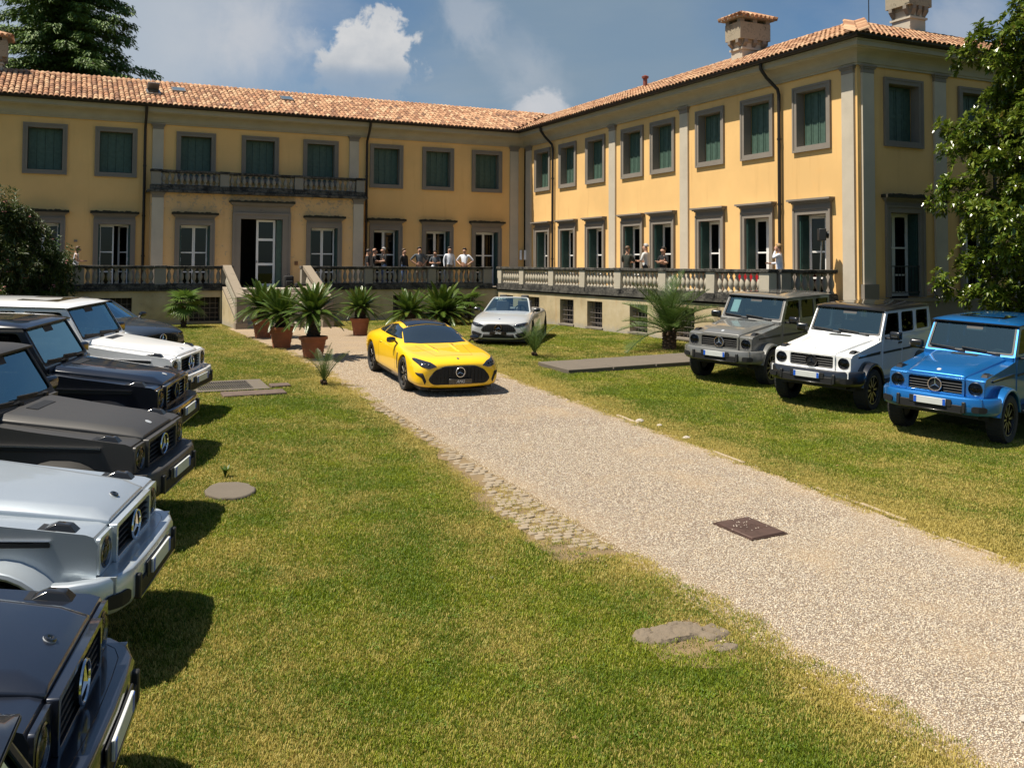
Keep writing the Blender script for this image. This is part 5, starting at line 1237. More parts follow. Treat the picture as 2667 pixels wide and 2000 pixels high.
    for s in (-1, 1):
        q = MB(); q.box(-.25, .25, -.24, .24, .0, .16); st_ = B(q, 'seat', M['seat'], loc=(-1.62, s * .37, .80), bevel=.05, seg=3)
        q = MB(); q.box(-.06, .06, -.23, .23, .0, .62, 0, Matrix.Rotation(R(-14), 4, 'Y')); B(q, 'backrest', M['seat'], st_, loc=(-.27, 0, .12), bevel=.05, seg=3)
        q = MB(); q.box(-.05, .05, -.13, .13, .0, .19); B(q, 'headrest', M['seat'], st_, loc=(-.44, 0, .76), bevel=.04, seg=3)
    q = MB(); q.box(-.25, .2, -.62, .62, 0, .16); st_ = B(q, 'rear_seat', M['seat'], loc=(-2.55, 0, .80), bevel=.05); q = MB(); q.box(-.07, .07, -.62, .62, 0, .62); B(q, 'backrest', M['seat'], st_, loc=(-.28, 0, .12), bevel=.05)
    q = MB(); n = 24; Mx = Matrix.Translation((-1.22, .37, 1.24)) @ Matrix.Rotation(R(-66), 4, 'Y'); q.tube([Mx @ Vector((.185 * math.cos(2 * math.pi * k / n), .185 * math.sin(2 * math.pi * k / n), 0)) for k in range(n + 1)], .017, 8); q.tube([Mx @ Vector((-.18, 0, 0)), Mx @ Vector((.18, 0, 0))], .02, 6); q.tube([Mx @ Vector((0, 0, 0)), Mx @ Vector((0, 0, -.2))], .03, 6); B(q, 'steering_wheel', M['plastic'], smooth=True)
    q = MB(); q.plate(rrect(-.14, .14, -.055, .055, .03), [], lambda u, z, d: (-1.02 - d - z * .5, u, 1.79 + z), .05); B(q, 'rear_view_mirror', M['plastic'])
    # rear: spare wheel, lamps, bumper
    q = MB(); q.lathe([(.001, -.13), (.36, -.13), (.385, -.10), (.385, .06), (.36, .10), (.001, .11)], 36, Matrix.Translation((-3.80, 0, 1.02)) @ Matrix.Rotation(-math.pi / 2, 4, 'Y'), cap=False); B(q, 'spare_wheel_cover', RP, smooth=True)
    q = MB(); q.box(-3.86, -3.60, -.93, .93, .52, .70); B(q, 'rear_bumper', XP, bevel=.03)
    for s in (-1, 1): q = MB(); q.box(-3.67, -3.63, s * .72 - .07, s * .72 + .05, .82, .98); B(q, 'tail_lamp', M['taillamp'], bevel=.008, seg=1)
    for x in (0, -2.89):
        for s in (-1, 1): wheel_parts(root, (x, s * .815, .40), s, .40, .27, .272)
    return root
for k, n in (('P_body', 'blue'), ('P_flare', 'blue'), ('P_roof', 'blue'), ('P_bump', 'blue')): M[k] = PA[n].copy(); M[k].name = 'slot_' + k
M['P_slat'] = M['slat'].copy(); M['P_star'] = M['chrome'].copy(); M['taillamp'] = plain('red_tail_lamp', (.25, .008, .006), .2)
def pose(o, x, y, yaw_deg, dz=0.0):
    n = Vector((0, -slope(y), 1)).normalized(); a = R(yaw_deg); f = Vector((math.cos(a), math.sin(a), 0)); f = (f - n * f.dot(n)).normalized(); l = n.cross(f)
    o.matrix_world = Matrix(((f.x, l.x, n.x, x), (f.y, l.y, n.y, y), (f.z, l.z, n.z, zg(y) + dz), (0, 0, 0, 1)))
    o.rotation_mode = 'QUATERNION'; q = o.matrix_world.to_quaternion(); o.rotation_quaternion = q; o.location = (x, y, zg(y) + dz)
G0 = make_g(); gmap = tree_map(G0)
def allkids(o):
    out = []
    for c in o.children: out += [c] + allkids(c)
    return out
def dress(o, lut):
    for c in allkids(o):
        for i, sl in enumerate(c.material_slots):
            for k, mm in lut.items():
                if sl.material == M[k]: sl.link = 'OBJECT'; sl.material = mm; break
glist = [
 ('blue', 13.867, 11.38, -161.1, 'blue', 'blue', 'blue', 'blue', 0, 'bright blue metallic off-roader at the right end of the row on the lawn'),
 ('white', 13.813, 14.234, -158.4, 'white', 'dark', 'dark', 'dark', 1, 'white off-roader with black roof and black bumper between the grey and blue ones'),
 ('grey', 13.85, 17.151, -156.6, 'grey', 'grey', 'grey', 'grey', 0, 'warm grey off-roader parked before the terrace balustrade next to the small palm'),
 ('lwhite', 1.287, 17.125, -26.2, 'white2', 'white2', 'white2', 'white2', 0, 'white off-roader with white roof at the far end of the left row'),
 ('lblack', .757, 14.413, -20.7, 'black', 'dark', 'black', 'black', 1, 'glossy black off-roader with black star between the white and matte grey ones on the left'),
 ('lmatte', .313, 11.22, -22.9, 'matte', 'matte', 'matte', 'matte', 0, 'matte dark grey off-roader behind the silver one on the left'),
 ('lsilver', -.163, 8.436, -18.9, 'silver', 'silver', 'silver', 'silver', 0, 'silver off-roader in the left row with its bonnet in full sun'),
 ('lnavy', -.602, 5.742, -13.5, 'navy', 'navy', 'navy', 'navy', 0, 'dark blue off-roader closest to the camera whose whole bonnet shows'),
 ('last', .78, 2.48, -9.0, 'dark', 'dark', 'dark', 'dark', 0, 'black off-roader cut off by the bottom left corner showing only its screen pillar')]
for k, (nm, x, y, a, pb_, pf_, pr_, pu_, blk, lb) in enumerate(glist):
    o = G0 if k == 0 else copy_tree(G0, None, gmap)
    pose(o, x, y, a); tag(o, lb, 'off-roader', 'boxy off-roaders parked in two rows on the lawn')
for k, (nm, x, y, a, pb_, pf_, pr_, pu_, blk, lb) in enumerate(glist):
    o = [q for q in bpy.data.objects if q.get('label') == lb][0]
    dress(o, {'P_body': PA[pb_], 'P_flare': PA[pf_], 'P_roof': PA[pr_], 'P_bump': PA[pu_], 'P_star': M['glossblack'] if blk else M['chrome'], 'P_slat': M['glossblack'] if blk else M['slat']})
    if nm == 'grey':
        q = MB(); T = lambda u, v, d: (-.735 - .335 * v - d * .85, u * (.760 - .040 * v), 1.335 + .555 * v - d * .5)
        q.plate([(-.80, .30), (-.55, .30), (-.55, .88), (-.80, .88)], [], lambda u, v, d: T(u, v, .04), 0); q.build('paper_sheet', M['plate_white'], o, fix=False)
    if nm == 'lnavy' or nm == 'lsilver':
        bdg = [c for c in allkids(o) if c.name.startswith('bonnet_badge')][0]; sb = star_mesh(.024, .004, 20); s_ = sb.build('star_emblem', M['glossblack'], bdg.parent, loc=(.585 + .004, 0, 1.170 + .008), rot=(0, R(24 - 90), 0))
# ---------------------------------------------------------------- low sports cars: lofted shell, details laid on it
def loft_shell(st, root, mat, wheels, R_, wa):
    """st: list of (x, [(y,z)...]) half sections from sill to middle of the top; mirrored, subdivided, with wheel openings cut"""
    n = len(st[0][1]); mb = MB(); vs = []; N = 2 * n - 1
    for x, sec in st:
        for (y, z) in sec: vs.append((x if not isinstance(x, tuple) else x[0], -y, z))
        for (y, z) in sec[-2::-1]: vs.append((x, y, z))
    fs = []
    for k in range(len(st) - 1):
        for j in range(N - 1): fs.append((k * N + j, k * N + j + 1, (k + 1) * N + j + 1, (k + 1) * N + j))
        fs.append((k * N + N - 1, k * N, (k + 1) * N, (k + 1) * N + N - 1))
    for b in (0, (len(st) - 1) * N):
        for j in range(n - 1): fs.append((b + j, b + j + 1, b + N - 2 - j, b + N - 1 - j) if j < n - 2 else (b + j, b + j + 1, b + j + 2))
    mb.add(vs, fs); o = mb.build('body', mat, root, smooth='all'); s = o.modifiers.new('sub', 'SUBSURF'); s.levels = 2; s.render_levels = 2
    dg = bpy.context.evaluated_depsgraph_get(); dg.update(); ev = o.evaluated_get(dg)
    bm = bmesh.new(); bm.from_mesh(ev.to_mesh()); ev.to_mesh_clear(); bvh = BVHTree.FromBMesh(bm); bm.free()
    cut = MB()
    for (wx, wz) in wheels:
        for sgn in (-1, 1): cut.lathe([(wa, -.30), (wa, .30)], 40, Matrix.Translation((wx, sgn * .93, wz)) @ Matrix.Rotation(math.pi / 2, 4, 'X'))
    # apply the cut once so that the shell is a plain mesh
    cme = bpy.data.meshes.new('cut'); cme.from_pydata(cut.v, [], cut.f); cb = bmesh.new(); cb.from_mesh(cme); bmesh.ops.recalc_face_normals(cb, faces=cb.faces); cb.to_mesh(cme); cb.free()
    co = bpy.data.objects.new('cut', cme); COL.objects.link(co)
    b = o.modifiers.new('cut', 'BOOLEAN'); b.operation = 'DIFFERENCE'; b.object = co; b.solver = 'EXACT'
    dg.update(); ev = o.evaluated_get(bpy.context.evaluated_depsgraph_get()); me = bpy.data.meshes.new_from_object(ev)
    o.modifiers.clear(); o.data = me; bpy.data.objects.remove(co); me.shade_smooth(); me.set_sharp_from_angle(angle=R(50))
    return o, bvh
def patch(bvh, outline, ax, thick=.006, lift=.003, grid=.03, start=3.0):
    """outline laid on the shell: ax '+x' (seen from the front; outline in y,z), '+y'/'-y' (from a side; x,z) or '+z' (from above; x,y)"""
    bm = bmesh.new(); vv = [bm.verts.new((p[0], p[1], 0)) for p in outline]; f = bm.faces.new(vv)
    xs = [p[0] for p in outline]; ys_ = [p[1] for p in outline]
    for (lo, hi, nrm) in ((min(xs), max(xs), (1, 0, 0)), (min(ys_), max(ys_), (0, 1, 0))):
        k = max(1, int((hi - lo) / grid))
        for i in range(1, k):
            c = lo + (hi - lo) * i / k; bmesh.ops.bisect_plane(bm, geom=bm.verts[:] + bm.edges[:] + bm.faces[:], plane_co=(c if nrm[0] else 0, c if nrm[1] else 0, 0), plane_no=nrm)
    bmesh.ops.triangulate(bm, faces=[f for f in bm.faces if len(f.verts) > 4])
    last = None; top = []; low = []
    for v in bm.verts:
        u, w_ = v.co.x, v.co.y
        o, d = {'+x': ((start, u, w_), (-1, 0, 0)), '+y': ((u, start, w_), (0, -1, 0)), '-y': ((u, -start, w_), (0, 1, 0)), '+z': ((u, w_, start), (0, 0, -1))}[ax]
        hit, nor, _, _ = bvh.ray_cast(Vector(o), Vector(d))
        if hit is None:
            hit, nor, _, _ = bvh.find_nearest(Vector(o) + Vector(d) * (start - .3))
        if nor.dot(Vector(d)) > 0: nor = -nor
        top.append(hit + nor * (lift + thick)); low.append(hit - nor * .012)
    bm.verts.index_update(); n = len(top); fs = [[v.index for v in f.verts] for f in bm.faces]
    bd = [(e.verts[0].index, e.verts[1].index) for e in bm.edges if len(e.link_faces) == 1]; bm.free()
    mb = MB(); mb.add(top + low, fs + [(a, b, b + n, a + n) for a, b in bd]); return mb
def text_mesh(s, size, mat, name, parent, loc, rot, depth=.002):
    cu = bpy.data.curves.new(name, 'FONT'); cu.body = s; cu.size = size; cu.align_x = 'CENTER'; cu.align_y = 'CENTER'; cu.extrude = depth; cu.shear = .25
    t = bpy.data.objects.new(name, cu); COL.objects.link(t); bpy.context.evaluated_depsgraph_get().update()
    me = bpy.data.meshes.new_from_object(t.evaluated_get(bpy.context.evaluated_depsgraph_get())); bpy.data.objects.remove(t); me.materials.clear(); me.materials.append(mat)
    o = bpy.data.objects.new(name, me); COL.objects.link(o); o.parent = parent; o.location = loc; o.rotation_euler = rot; return o
M['silver_print'] = plain('silver_lettering', (.70, .70, .70), .4, .02, 4)
M['lampglass'] = finish(*(lambda mt: (mt[0], mt[1], (.02, .022, .028), .06))(new_mat('dark_headlamp_glass')), Coat_Weight=1.0)
M['roofblack'] = paint('black_roof_panel', (.012, .013, .016), 0, .28, 1)
def mir(pts): return [(-u, v) for u, v in pts]
def mirx(pts): return pts
def front_kit(root, bvh, gx, star_x, star_z, grille, lampR, intake, plate_z, plate_x):
    g = patch(bvh, grille, '+x', .004, .002); gr = g.build('grille', M['mesh'], root, smooth='all')
    zs0 = min(p[1] for p in grille); zs1 = max(p[1] for p in grille); ymax = max(p[0] for p in grille)
    n = 15
    for k in range(n):
        y = -ymax * .86 + 1.72 * ymax * k / (n - 1); zz_ = []
        for (a_, b_) in zip(grille, grille[1:] + grille[:1]):
            if (a_[0] - y) * (b_[0] - y) < 0: zz_.append(a_[1] + (b_[1] - a_[1]) * (y - a_[0]) / (b_[0] - a_[0]))
        if len(zz_) < 2: continue
        top, bot = max(zz_) - .022, min(zz_) + .022
        if top - bot < .04: continue
        hit1 = bvh.ray_cast(Vector((3, y, (top + bot) / 2)), Vector((-1, 0, 0)))[0]
        if hit1 is None: continue
        q = MB()
        p0 = bvh.ray_cast(Vector((3, y, top)), Vector((-1, 0, 0)))[0]; p1 = bvh.ray_cast(Vector((3, y, bot)), Vector((-1, 0, 0)))[0]
        q.tube([p0 + Vector((.008, 0, 0)), hit1 + Vector((.014, 0, 0)), p1 + Vector((.008, 0, 0))], .007, 6); q.build('grille_bar', M['rim'], gr)
    star_mesh(.098, .016).build('star_emblem', M['chrome'], gr, loc=(star_x, 0, star_z), smooth=True, ang=30)
    for s in (-1, 1):
        lo = [(s * u, v) for u, v in lampR]
        l = patch(bvh, lo, '+x', .006, .003, .025); lm = l.build('headlight', M['lampglass'], root, smooth='all')
        cy = sum(p[0] for p in lo) / len(lo); cz = sum(p[1] for p in lo) / len(lo)
        for (dy, dz) in ((0, .0), (s * .07, .015), (-s * .07, -.012)):
            h = bvh.ray_cast(Vector((3, cy + dy, cz + dz)), Vector((-1, 0, 0)))
            if h[0] is not None: q = MB(); q.lathe([(.024, -.004), (.024, .010), (.014, .014), (.001, .016)], 12, Matrix.Translation(h[0]) @ h[1].to_track_quat('Z', 'Y').to_matrix().to_4x4()); q.build('projector', M['lamp_in'], lm, smooth=True)
        q = patch(bvh, [(s * u, v) for u, v in intake], '+x', .004, .002, .03); q.build('side_intake', M['mesh'], root, smooth='all')
    q = MB(); q.box(-.01, .012, -.26, .26, -.055, .055); pl = q.build('number_plate', M['glossblack'], root, loc=(plate_x, 0, plate_z), bevel=.004, seg=1)
    text_mesh('AMG', .085, M['silver_print'], 'plate_lettering', pl, (.014, 0, 0), (R(90), 0, R(90)))
def common_bits(root, bvh, mirx_, mirz, miry, mirmat, wheels, R_, spokes, yw):
    for s in (-1, 1):
        q = MB(); q.lathe([(.001, -.10), (.05, -.09), (.075, -.03), (.078, .04), (.06, .10), (.001, .115)], 16, Matrix.Rotation(R(90), 4, 'X') @ Matrix.Scale(1, 4)); mo = q.build('mirror', mirmat, root, smooth=True, loc=(mirx_, s * miry, mirz)); mo.scale = (.8, 1, .85)
        q = MB(); q.box(-.03, .03, -.02, .02, -.1, .0, 0, Matrix.Rotation(s * R(-40), 4, 'X')); q.build('mirror_arm', M['plastic'], mo, loc=(0, -s * .07, -.02))
    for (wx, wz) in wheels:
        for s in (-1, 1): wheel_parts(root, (wx, s * yw, wz), s, R_, .27, R_ * .76, spokes, True)
    ub = MB(); ub.box(-3.5, .8, -.80, .80, .13, .22)
    for (wx, wz) in wheels:
        for s in (-1, 1):
            liner(ub, wx, wz, R_ + .045, s * .62, s * .90)
            ub.box(wx - .4, wx + .4, s * .62 - .01, s * .62 + .01, .15, .74)
    ub.build('underbody', M['plastic'], root)
# ---- yellow fastback coupe
def coupe():
    root = thing('sports_coupe', 'bright yellow sports coupe with black roof standing on the gravel drive', 'sports car', (0, 0, 0))
    #        x      sill(y,z)   low side     widest       shoulder     deck edge    roof edge    top
    st = [(1.015, [(.52, .19), (.64, .30), (.67, .45), (.62, .58), (.46, .635), (.22, .655), (0, .66)]),
          (.955, [(.80, .16), (.86, .28), (.87, .48), (.80, .645), (.60, .705), (.28, .728), (0, .735)]),
          (.78, [(.91, .14), (.95, .30), (.955, .50), (.905, .715), (.70, .775), (.34, .785), (0, .793)]),
          (.46, [(.94, .14), (.97, .32), (.98, .56), (.945, .790), (.76, .808), (.38, .815), (0, .825)]),
          (.05, [(.94, .14), (.97, .34), (.99, .58), (.955, .840), (.77, .838), (.40, .848), (0, .860)]),
          (-.45, [(.92, .14), (.95, .34), (.97, .58), (.94, .855), (.79, .868), (.46, .885), (0, .895)]),
          (-.60, [(.92, .14), (.94, .34), (.96, .58), (.935, .860), (.80, .888), (.66, .905), (0, .918)]),
          (-.98, [(.92, .14), (.935, .34), (.95, .58), (.935, .868), (.815, .940), (.70, 1.095), (0, 1.140)]),
          (-1.32, [(.92, .14), (.935, .34), (.95, .58), (.938, .880), (.815, .975), (.655, 1.235), (0, 1.292)]),
          (-1.80, [(.92, .14), (.94, .34), (.96, .58), (.950, .895), (.805, .99), (.62, 1.285), (0, 1.345)]),
          (-2.30, [(.92, .14), (.955, .36), (.985, .60), (.982, .908), (.800, .995), (.58, 1.245), (0, 1.308)]),
          (-2.75, [(.92, .16), (.965, .38), (1.0, .62), (.987, .908), (.810, .985), (.52, 1.135), (0, 1.19)]),
          (-3.15, [(.90, .20), (.950, .42), (.985, .64), (.940, .885), (.78, .955), (.45, 1.02), (0, 1.055)]),
          (-3.50, [(.84, .26), (.895, .46), (.915, .66), (.865, .855), (.70, .905), (.40, .935), (0, .955)]),
          (-3.72, [(.70, .34), (.78, .48), (.80, .66), (.74, .80), (.60, .85), (.34, .875), (0, .885)])]
    W = [(0, .355), (-2.70, .365)]
    body, bvh = loft_shell(st, root, PA['yellow'], W, .355, .405)
    yp = lambda s: '+y' if s > 0 else '-y'
    # glasshouse laid on the shell
    p = patch(bvh, rpoly([(-.66, -.74), (-.56, -.4), (-.54, 0), (-.56, .4), (-.66, .74), (-1.27, .615), (-1.31, 0), (-1.27, -.615)], .04), '+z', .004, .002, .06); p.build('windscreen', M['coupeglass'], root, smooth='all')
    p = patch(bvh, rpoly([(-1.335, 0), (-1.30, .50), (-1.8, .475), (-2.3, .43), (-2.36, 0), (-2.3, -.43), (-1.8, -.475), (-1.30, -.50)], .04), '+z', .005, .002, .06); p.build('roof_panel', M['roofblack'], root, smooth='all')
    p = patch(bvh, rpoly([(-2.42, 0), (-2.37, .46), (-3.02, .40), (-3.06, 0), (-3.02, -.40), (-2.37, -.46)], .05), '+z', .004, .002, .06); p.build('rear_window', M['coupeglass'], root, smooth='all')
    for s in (-1, 1):
        p = patch(bvh, rpoly([(-.86, .985), (-1.30, 1.175), (-1.75, 1.230), (-2.02, 1.210), (-2.02, 1.010)], .03), yp(s), .004, .002, .05); p.build('side_window', M['coupeglass'], root, smooth='all')
        p = patch(bvh, rpoly([(-2.06, 1.012), (-2.06, 1.205), (-2.35, 1.145), (-2.62, 1.045), (-2.55, 1.018)], .03), yp(s), .004, .002, .05); p.build('quarter_window', M['coupeglass'], root, smooth='all')
        p = patch(bvh, rpoly([(-.42, .60), (-.44, .74), (-.52, .74), (-.48, .40), (-.45, .40)], .01), yp(s), .003, .001, .04); p.build('fender_vent', M['mesh'], root, smooth='all')
        p = patch(bvh, rpoly([(-.44, .17), (-.44, .235), (-2.26, .26), (-2.26, .18)], .02), yp(s), .03, .0, .08); p.build('side_sill', M['glossblack'], root, smooth='all')
        p = patch(bvh, rect(-1.98, -1.82, .80, .83), yp(s), .006, .002, .05); p.build('handle', PA['yellow'], root, smooth='all')
        # door shut lines: narrow recessed-looking joints
        for ln in ([(-.66, .30), (-.655, .30), (-.655, .86), (-.66, .86)], [(-2.03, .32), (-2.025, .32), (-2.025, .90), (-2.03, .90)]):
            p = patch(bvh, ln, yp(s), .001, .0005, .05); p.build('door_gap', M['mesh'], root)
        p = patch(bvh, [(.62, s * .42), (.60, s * .425), (-.40, s * .56), (-.40, s * .552)], '+z', .001, .0005, .05); p.build('bonnet_gap', M['mesh'], root)
    p = patch(bvh, [(.62, -.42), (.635, 0), (.62, .42), (.612, .42), (.626, 0), (.612, -.42)], '+z', .001, .0005, .05); p.build('bonnet_gap', M['mesh'], root)
    for s in (-1, 1):   # raised ribs along the bonnet
        p = patch(bvh, rpoly([(.30, s * .24), (-.50, s * .34), (-.50, s * .26), (.10, s * .20)], .03), '+z', .010, .001, .05); p.build('bonnet_rib', PA['yellow'], root, smooth='all')
    gr = rpoly([(-.34, .635), (.34, .635), (.55, .55), (.68, .40), (.68, .33), (.58, .255), (-.58, .255), (-.68, .33), (-.68, .40), (-.55, .55)], .05)
    front_kit(root, bvh, .99, 1.045, .505, gr, rpoly([(.50, .625), (.62, .705), (.88, .765), (.92, .735), (.82, .62), (.66, .58)], .03), rpoly([(.93, .50), (.80, .50), (.73, .33), (.76, .26), (.82, .40), (.90, .455)], .02), .315, 1.055)
    p = patch(bvh, rpoly([(-.70, .155), (.70, .155), (.62, .215), (.45, .255), (-.45, .255), (-.62, .215)], .02), '+x', .004, .002, .05); p.build('lower_intake', M['mesh'], root, smooth='all')
    sp = MB(); sp.prism([(1.03, .14), (1.03, .155), (.6, .155), (.6, .14)], -.62, .62, 'y'); sp.build('front_splitter', M['mesh'], root)
    q = MB(); q.lathe([(.03, 0), (.03, .005), (.001, .008)], 16); h = bvh.ray_cast(Vector((.86, 0, 3)), Vector((0, 0, -1))); q.build('bonnet_badge', M['chrome'], root, loc=h[0], rot=(0, R(25), 0))
    common_bits(root, bvh, -.80, .985, 1.00, M['glossblack'], W, .355, 10, .83)
    h = bvh.ray_cast(Vector((-1.20, 0, 3)), Vector((0, 0, -1)))[0]
    return root
M['coupeglass'] = finish(*(lambda mt: (mt[0], mt[1], (.018, .026, .030), .03))(new_mat('dark_laminated_glass')), Coat_Weight=1.0, Coat_IOR=1.9, Specular_IOR_Level=.9)
cp = coupe(); pose(cp, 7.13, 18.14, -92.5); cp.scale = (.935, .935, .95)
# ---- pale grey open convertible, and the dark one with its shape
def convertible(name, label, pnt, roofed):
    root = thing(name, label, 'convertible' if not roofed else 'sports car', (0, 0, 0))
    st = [(.93, [(.55, .20), (.66, .30), (.70, .44), (.66, .58), (.48, .635), (.24, .655), (0, .665)]),
          (.86, [(.76, .17), (.82, .30), (.84, .48), (.78, .645), (.58, .705), (.30, .735), (0, .745)]),
          (.68, [(.86, .16), (.90, .32), (.91, .52), (.86, .715), (.66, .775), (.34, .805), (0, .815)]),
          (.36, [(.89, .16), (.925, .34), (.935, .58), (.895, .805), (.72, .848), (.38, .875), (0, .885)]),
          (-.05, [(.89, .16), (.92, .34), (.935, .60), (.905, .870), (.74, .905), (.42, .935), (0, .948)]),
          (-.45, [(.88, .16), (.91, .34), (.925, .60), (.905, .900), (.76, .945), (.50, .985), (0, .998)]),
          (-.70, [(.88, .16), (.91, .34), (.92, .60), (.905, .910), (.78, .958), (.60, .99), (0, 1.00)]),
          (-1.1, [(.88, .16), (.91, .34), (.92, .60), (.910, .915), (.80, .955), (.62, .96), (0, .93 if roofed else .70)]),
          (-1.9, [(.88, .16), (.91, .34), (.93, .60), (.920, .925), (.80, .965), (.62, .965), (0, .93 if roofed else .70)]),
          (-2.6, [(.88, .18), (.92, .38), (.945, .64), (.925, .935), (.80, .975), (.60, .985), (0, .95)]),
          (-3.1, [(.87, .22), (.91, .42), (.93, .66), (.895, .930), (.76, .97), (.50, 1.0), (0, 1.01)]),
          (-3.6, [(.84, .28), (.87, .46), (.88, .66), (.84, .900), (.70, .94), (.40, .96), (0, .97)]),
          (-3.92, [(.70, .36), (.76, .48), (.78, .66), (.73, .82), (.60, .87), (.34, .89), (0, .90)])]
    W = [(0, .345), (-2.86, .35)]
    body, bvh = loft_shell(st, root, pnt, W, .345, .392); yp = lambda s: '+y' if s > 0 else '-y'
    gr = rpoly([(-.30, .655), (.30, .655), (.46, .59), (.545, .47), (.50, .425), (-.50, .425), (-.545, .47), (-.46, .59)], .04)
    front_kit(root, bvh, .9, .945, .545, gr, rpoly([(.44, .60), (.56, .66), (.84, .705), (.87, .66), (.76, .60), (.60, .575)], .03), rpoly([(.50, .36), (.80, .45), (.84, .40), (.80, .30), (.62, .24)], .03), .385, .965)
    p = patch(bvh, rpoly([(-.52, .185), (.52, .185), (.46, .36), (-.46, .36)], .03), '+x', .004, .002, .05); p.build('lower_intake', M['mesh'], root, smooth='all')
    q = MB(); q.lathe([(.028, 0), (.028, .005), (.001, .008)], 16); h = bvh.ray_cast(Vector((.72, 0, 3)), Vector((0, 0, -1))); q.build('bonnet_badge', M['chrome'], root, loc=h[0], rot=(0, R(20), 0))
    # screen: frame and glass
    T = lambda u, v, d: (-.46 - .74 * v - .12 * u * u * (1 - v * .3) - d * .6, u * (.74 - .17 * v), .965 + .41 * v - .02 * u * u - d * .9)
    def strip(pts, w_, nm, mt):
        mb = MB(); mb.tube([T(u, v, 0) for u, v in pts], w_, 8); mb.build(nm, mt, root, smooth=True)
    strip([(-1, -.02), (-1, .35), (-1, .7), (-.98, .95), (-.9, 1.0)] + [(-.9 + .2 * k, 1.0) for k in range(1, 10)] + [(.98, .95), (1, .7), (1, .35), (1, -.02)], .028, 'screen_frame', pnt)
    g = MB(); n = 8
    for i in range(n): g.quad(T(-1 + 2 * i / n, 0, 0), T(-1 + 2 * (i + 1) / n, 0, 0), T(-1 + 2 * (i + 1) / n, 1, 0), T(-1 + 2 * i / n, 1, 0))
    g.build('windscreen', M['screen'], root, smooth='all', fix=False)
    q = MB(); q.plate(rrect(-.10, .10, -.03, .03, .02), [], lambda u, z, d: (-1.08 - d, u, 1.27 + z), .04); q.build('rear_view_mirror', M['plastic'], root)
    for s in (-1, 1):
        q = MB(); q.box(-.25, .25, -.24, .24, .0, .14); st_ = q.build('seat', M['seat'], root, loc=(-1.5, s * .36, .60), bevel=.05, seg=3)
        q = MB(); q.box(-.06, .06, -.23, .23, .0, .58, 0, Matrix.Rotation(R(-16), 4, 'Y')); q.build('backrest', M['seat'], st_, loc=(-.27, 0, .10), bevel=.05, seg=3)
        q = MB(); q.box(-.05, .05, -.13, .13, .0, .16); q.build('headrest', M['seat'], st_, loc=(-.44, 0, .68), bevel=.04, seg=3)
        p = patch(bvh, rect(-1.95, -1.77, .80, .825), yp(s), .008, .002, .05); p.build('handle', pnt, root, smooth='all')
        for ln in ([(-.60, .30), (-.594, .30), (-.594, .90), (-.60, .90)], [(-1.98, .32), (-1.974, .32), (-1.974, .92), (-1.98, .92)]): p = patch(bvh, ln, yp(s), .001, .0005, .05); p.build('door_gap', M['mesh'], root)
    q = MB(); n = 20; Mx = Matrix.Translation((-1.05, .36, .98)) @ Matrix.Rotation(R(-66), 4, 'Y'); q.tube([Mx @ Vector((.18 * math.cos(2 * math.pi * k / n), .18 * math.sin(2 * math.pi * k / n), 0)) for k in range(n + 1)], .016, 8); q.tube([Mx @ Vector((-.18, 0, 0)), Mx @ Vector((.18, 0, 0))], .02, 6); q.build('steering_wheel', M['plastic'], root, smooth=True)
    if roofed:
        rf = [(-1.18, .50, 1.37), (-1.5, .54, 1.405), (-2.1, .52, 1.37), (-2.7, .52, 1.20), (-3.0, .55, 1.02)]; q = MB(); vs = []
        for (x, y, z) in rf: vs += [(x, -.74 if z < 1.35 else -.70, .96), (x, -y, z - .03), (x, -y * .6, z), (x, 0, z + .012), (x, y * .6, z), (x, y, z - .03), (x, .70, .96)]
        fs = [(k * 7 + j, k * 7 + j + 1, (k + 1) * 7 + j + 1, (k + 1) * 7 + j) for k in range(4) for j in range(6)]; q.add(vs, fs); q.build('soft_top', M['softtop'], root, smooth='all')
        for s in (-1, 1): q = MB(); q.quad((-.72, s * .745, .975), (-1.9, s * .735, .975), (-1.85, s * .60, 1.33), (-1.2, s * .60, 1.335)); q.build('side_window', M['sideglass'], root, fix=False)
    else:
        q = MB(); q.box(-2.75, -1.95, -.60, .60, .84, .95); q.build('roof_cover', M['seat'], root, bevel=.06)
    common_bits(root, bvh, -.62, 1.02, .965, M['glossblack'], W, .345, 10, .79)
    return root
M['softtop'] = plain('black_soft_top', (.014, .014, .015), .9, .2, 30, .2)
cv = convertible('convertible', 'pale grey open convertible parked on the lawn before the terrace corner', PA['ltgrey'], False); pose(cv, 11.73, 25.06, -125.3); cv.scale = (.95, .95, .95)
dk = convertible('sports_car', 'dark steel grey sports car with black soft top half hidden behind the white off-roader', PA['steel'], True); pose(dk, 1.50, 24.30, -48)
# ---------------------------------------------------------------- plants
def leaf_mat(name, c0, c1, rough=.45, trans=.25, c2=None, spec=.5):
    m, t = new_mat(name); isl = t.n('ShaderNodeNewGeometry').outputs['Random Per Island']; oi = t.n('ShaderNodeObjectInfo').outputs['Random']
    r = t.math('FRACT', t.math('ADD', isl, oi)); col = t.mix(r, c0, c1)
    if c2 is not None: col = t.mix(t.rng(t.noise(geo_pos(t), 3.0, 4), .55, .75), col, c2)
    d = t.n('ShaderNodeBsdfPrincipled', i={0: col, 2: rough}); d.inputs['Specular IOR Level'].default_value = spec
    tr = t.n('ShaderNodeBsdfTranslucent', i={0: col}); mx = t.n('ShaderNodeMixShader', i={0: trans, 1: d.outputs[0], 2: tr.outputs[0]})
    t.l(mx.outputs[0], t.n('ShaderNodeOutputMaterial').inputs[0]); return m
M['terracotta'] = plain('terracotta', (.36, .125, .055), .8, .22, 7, .25)
M['soil'] = plain('potting_soil', (.03, .022, .016), .95, .3, 20, .5)
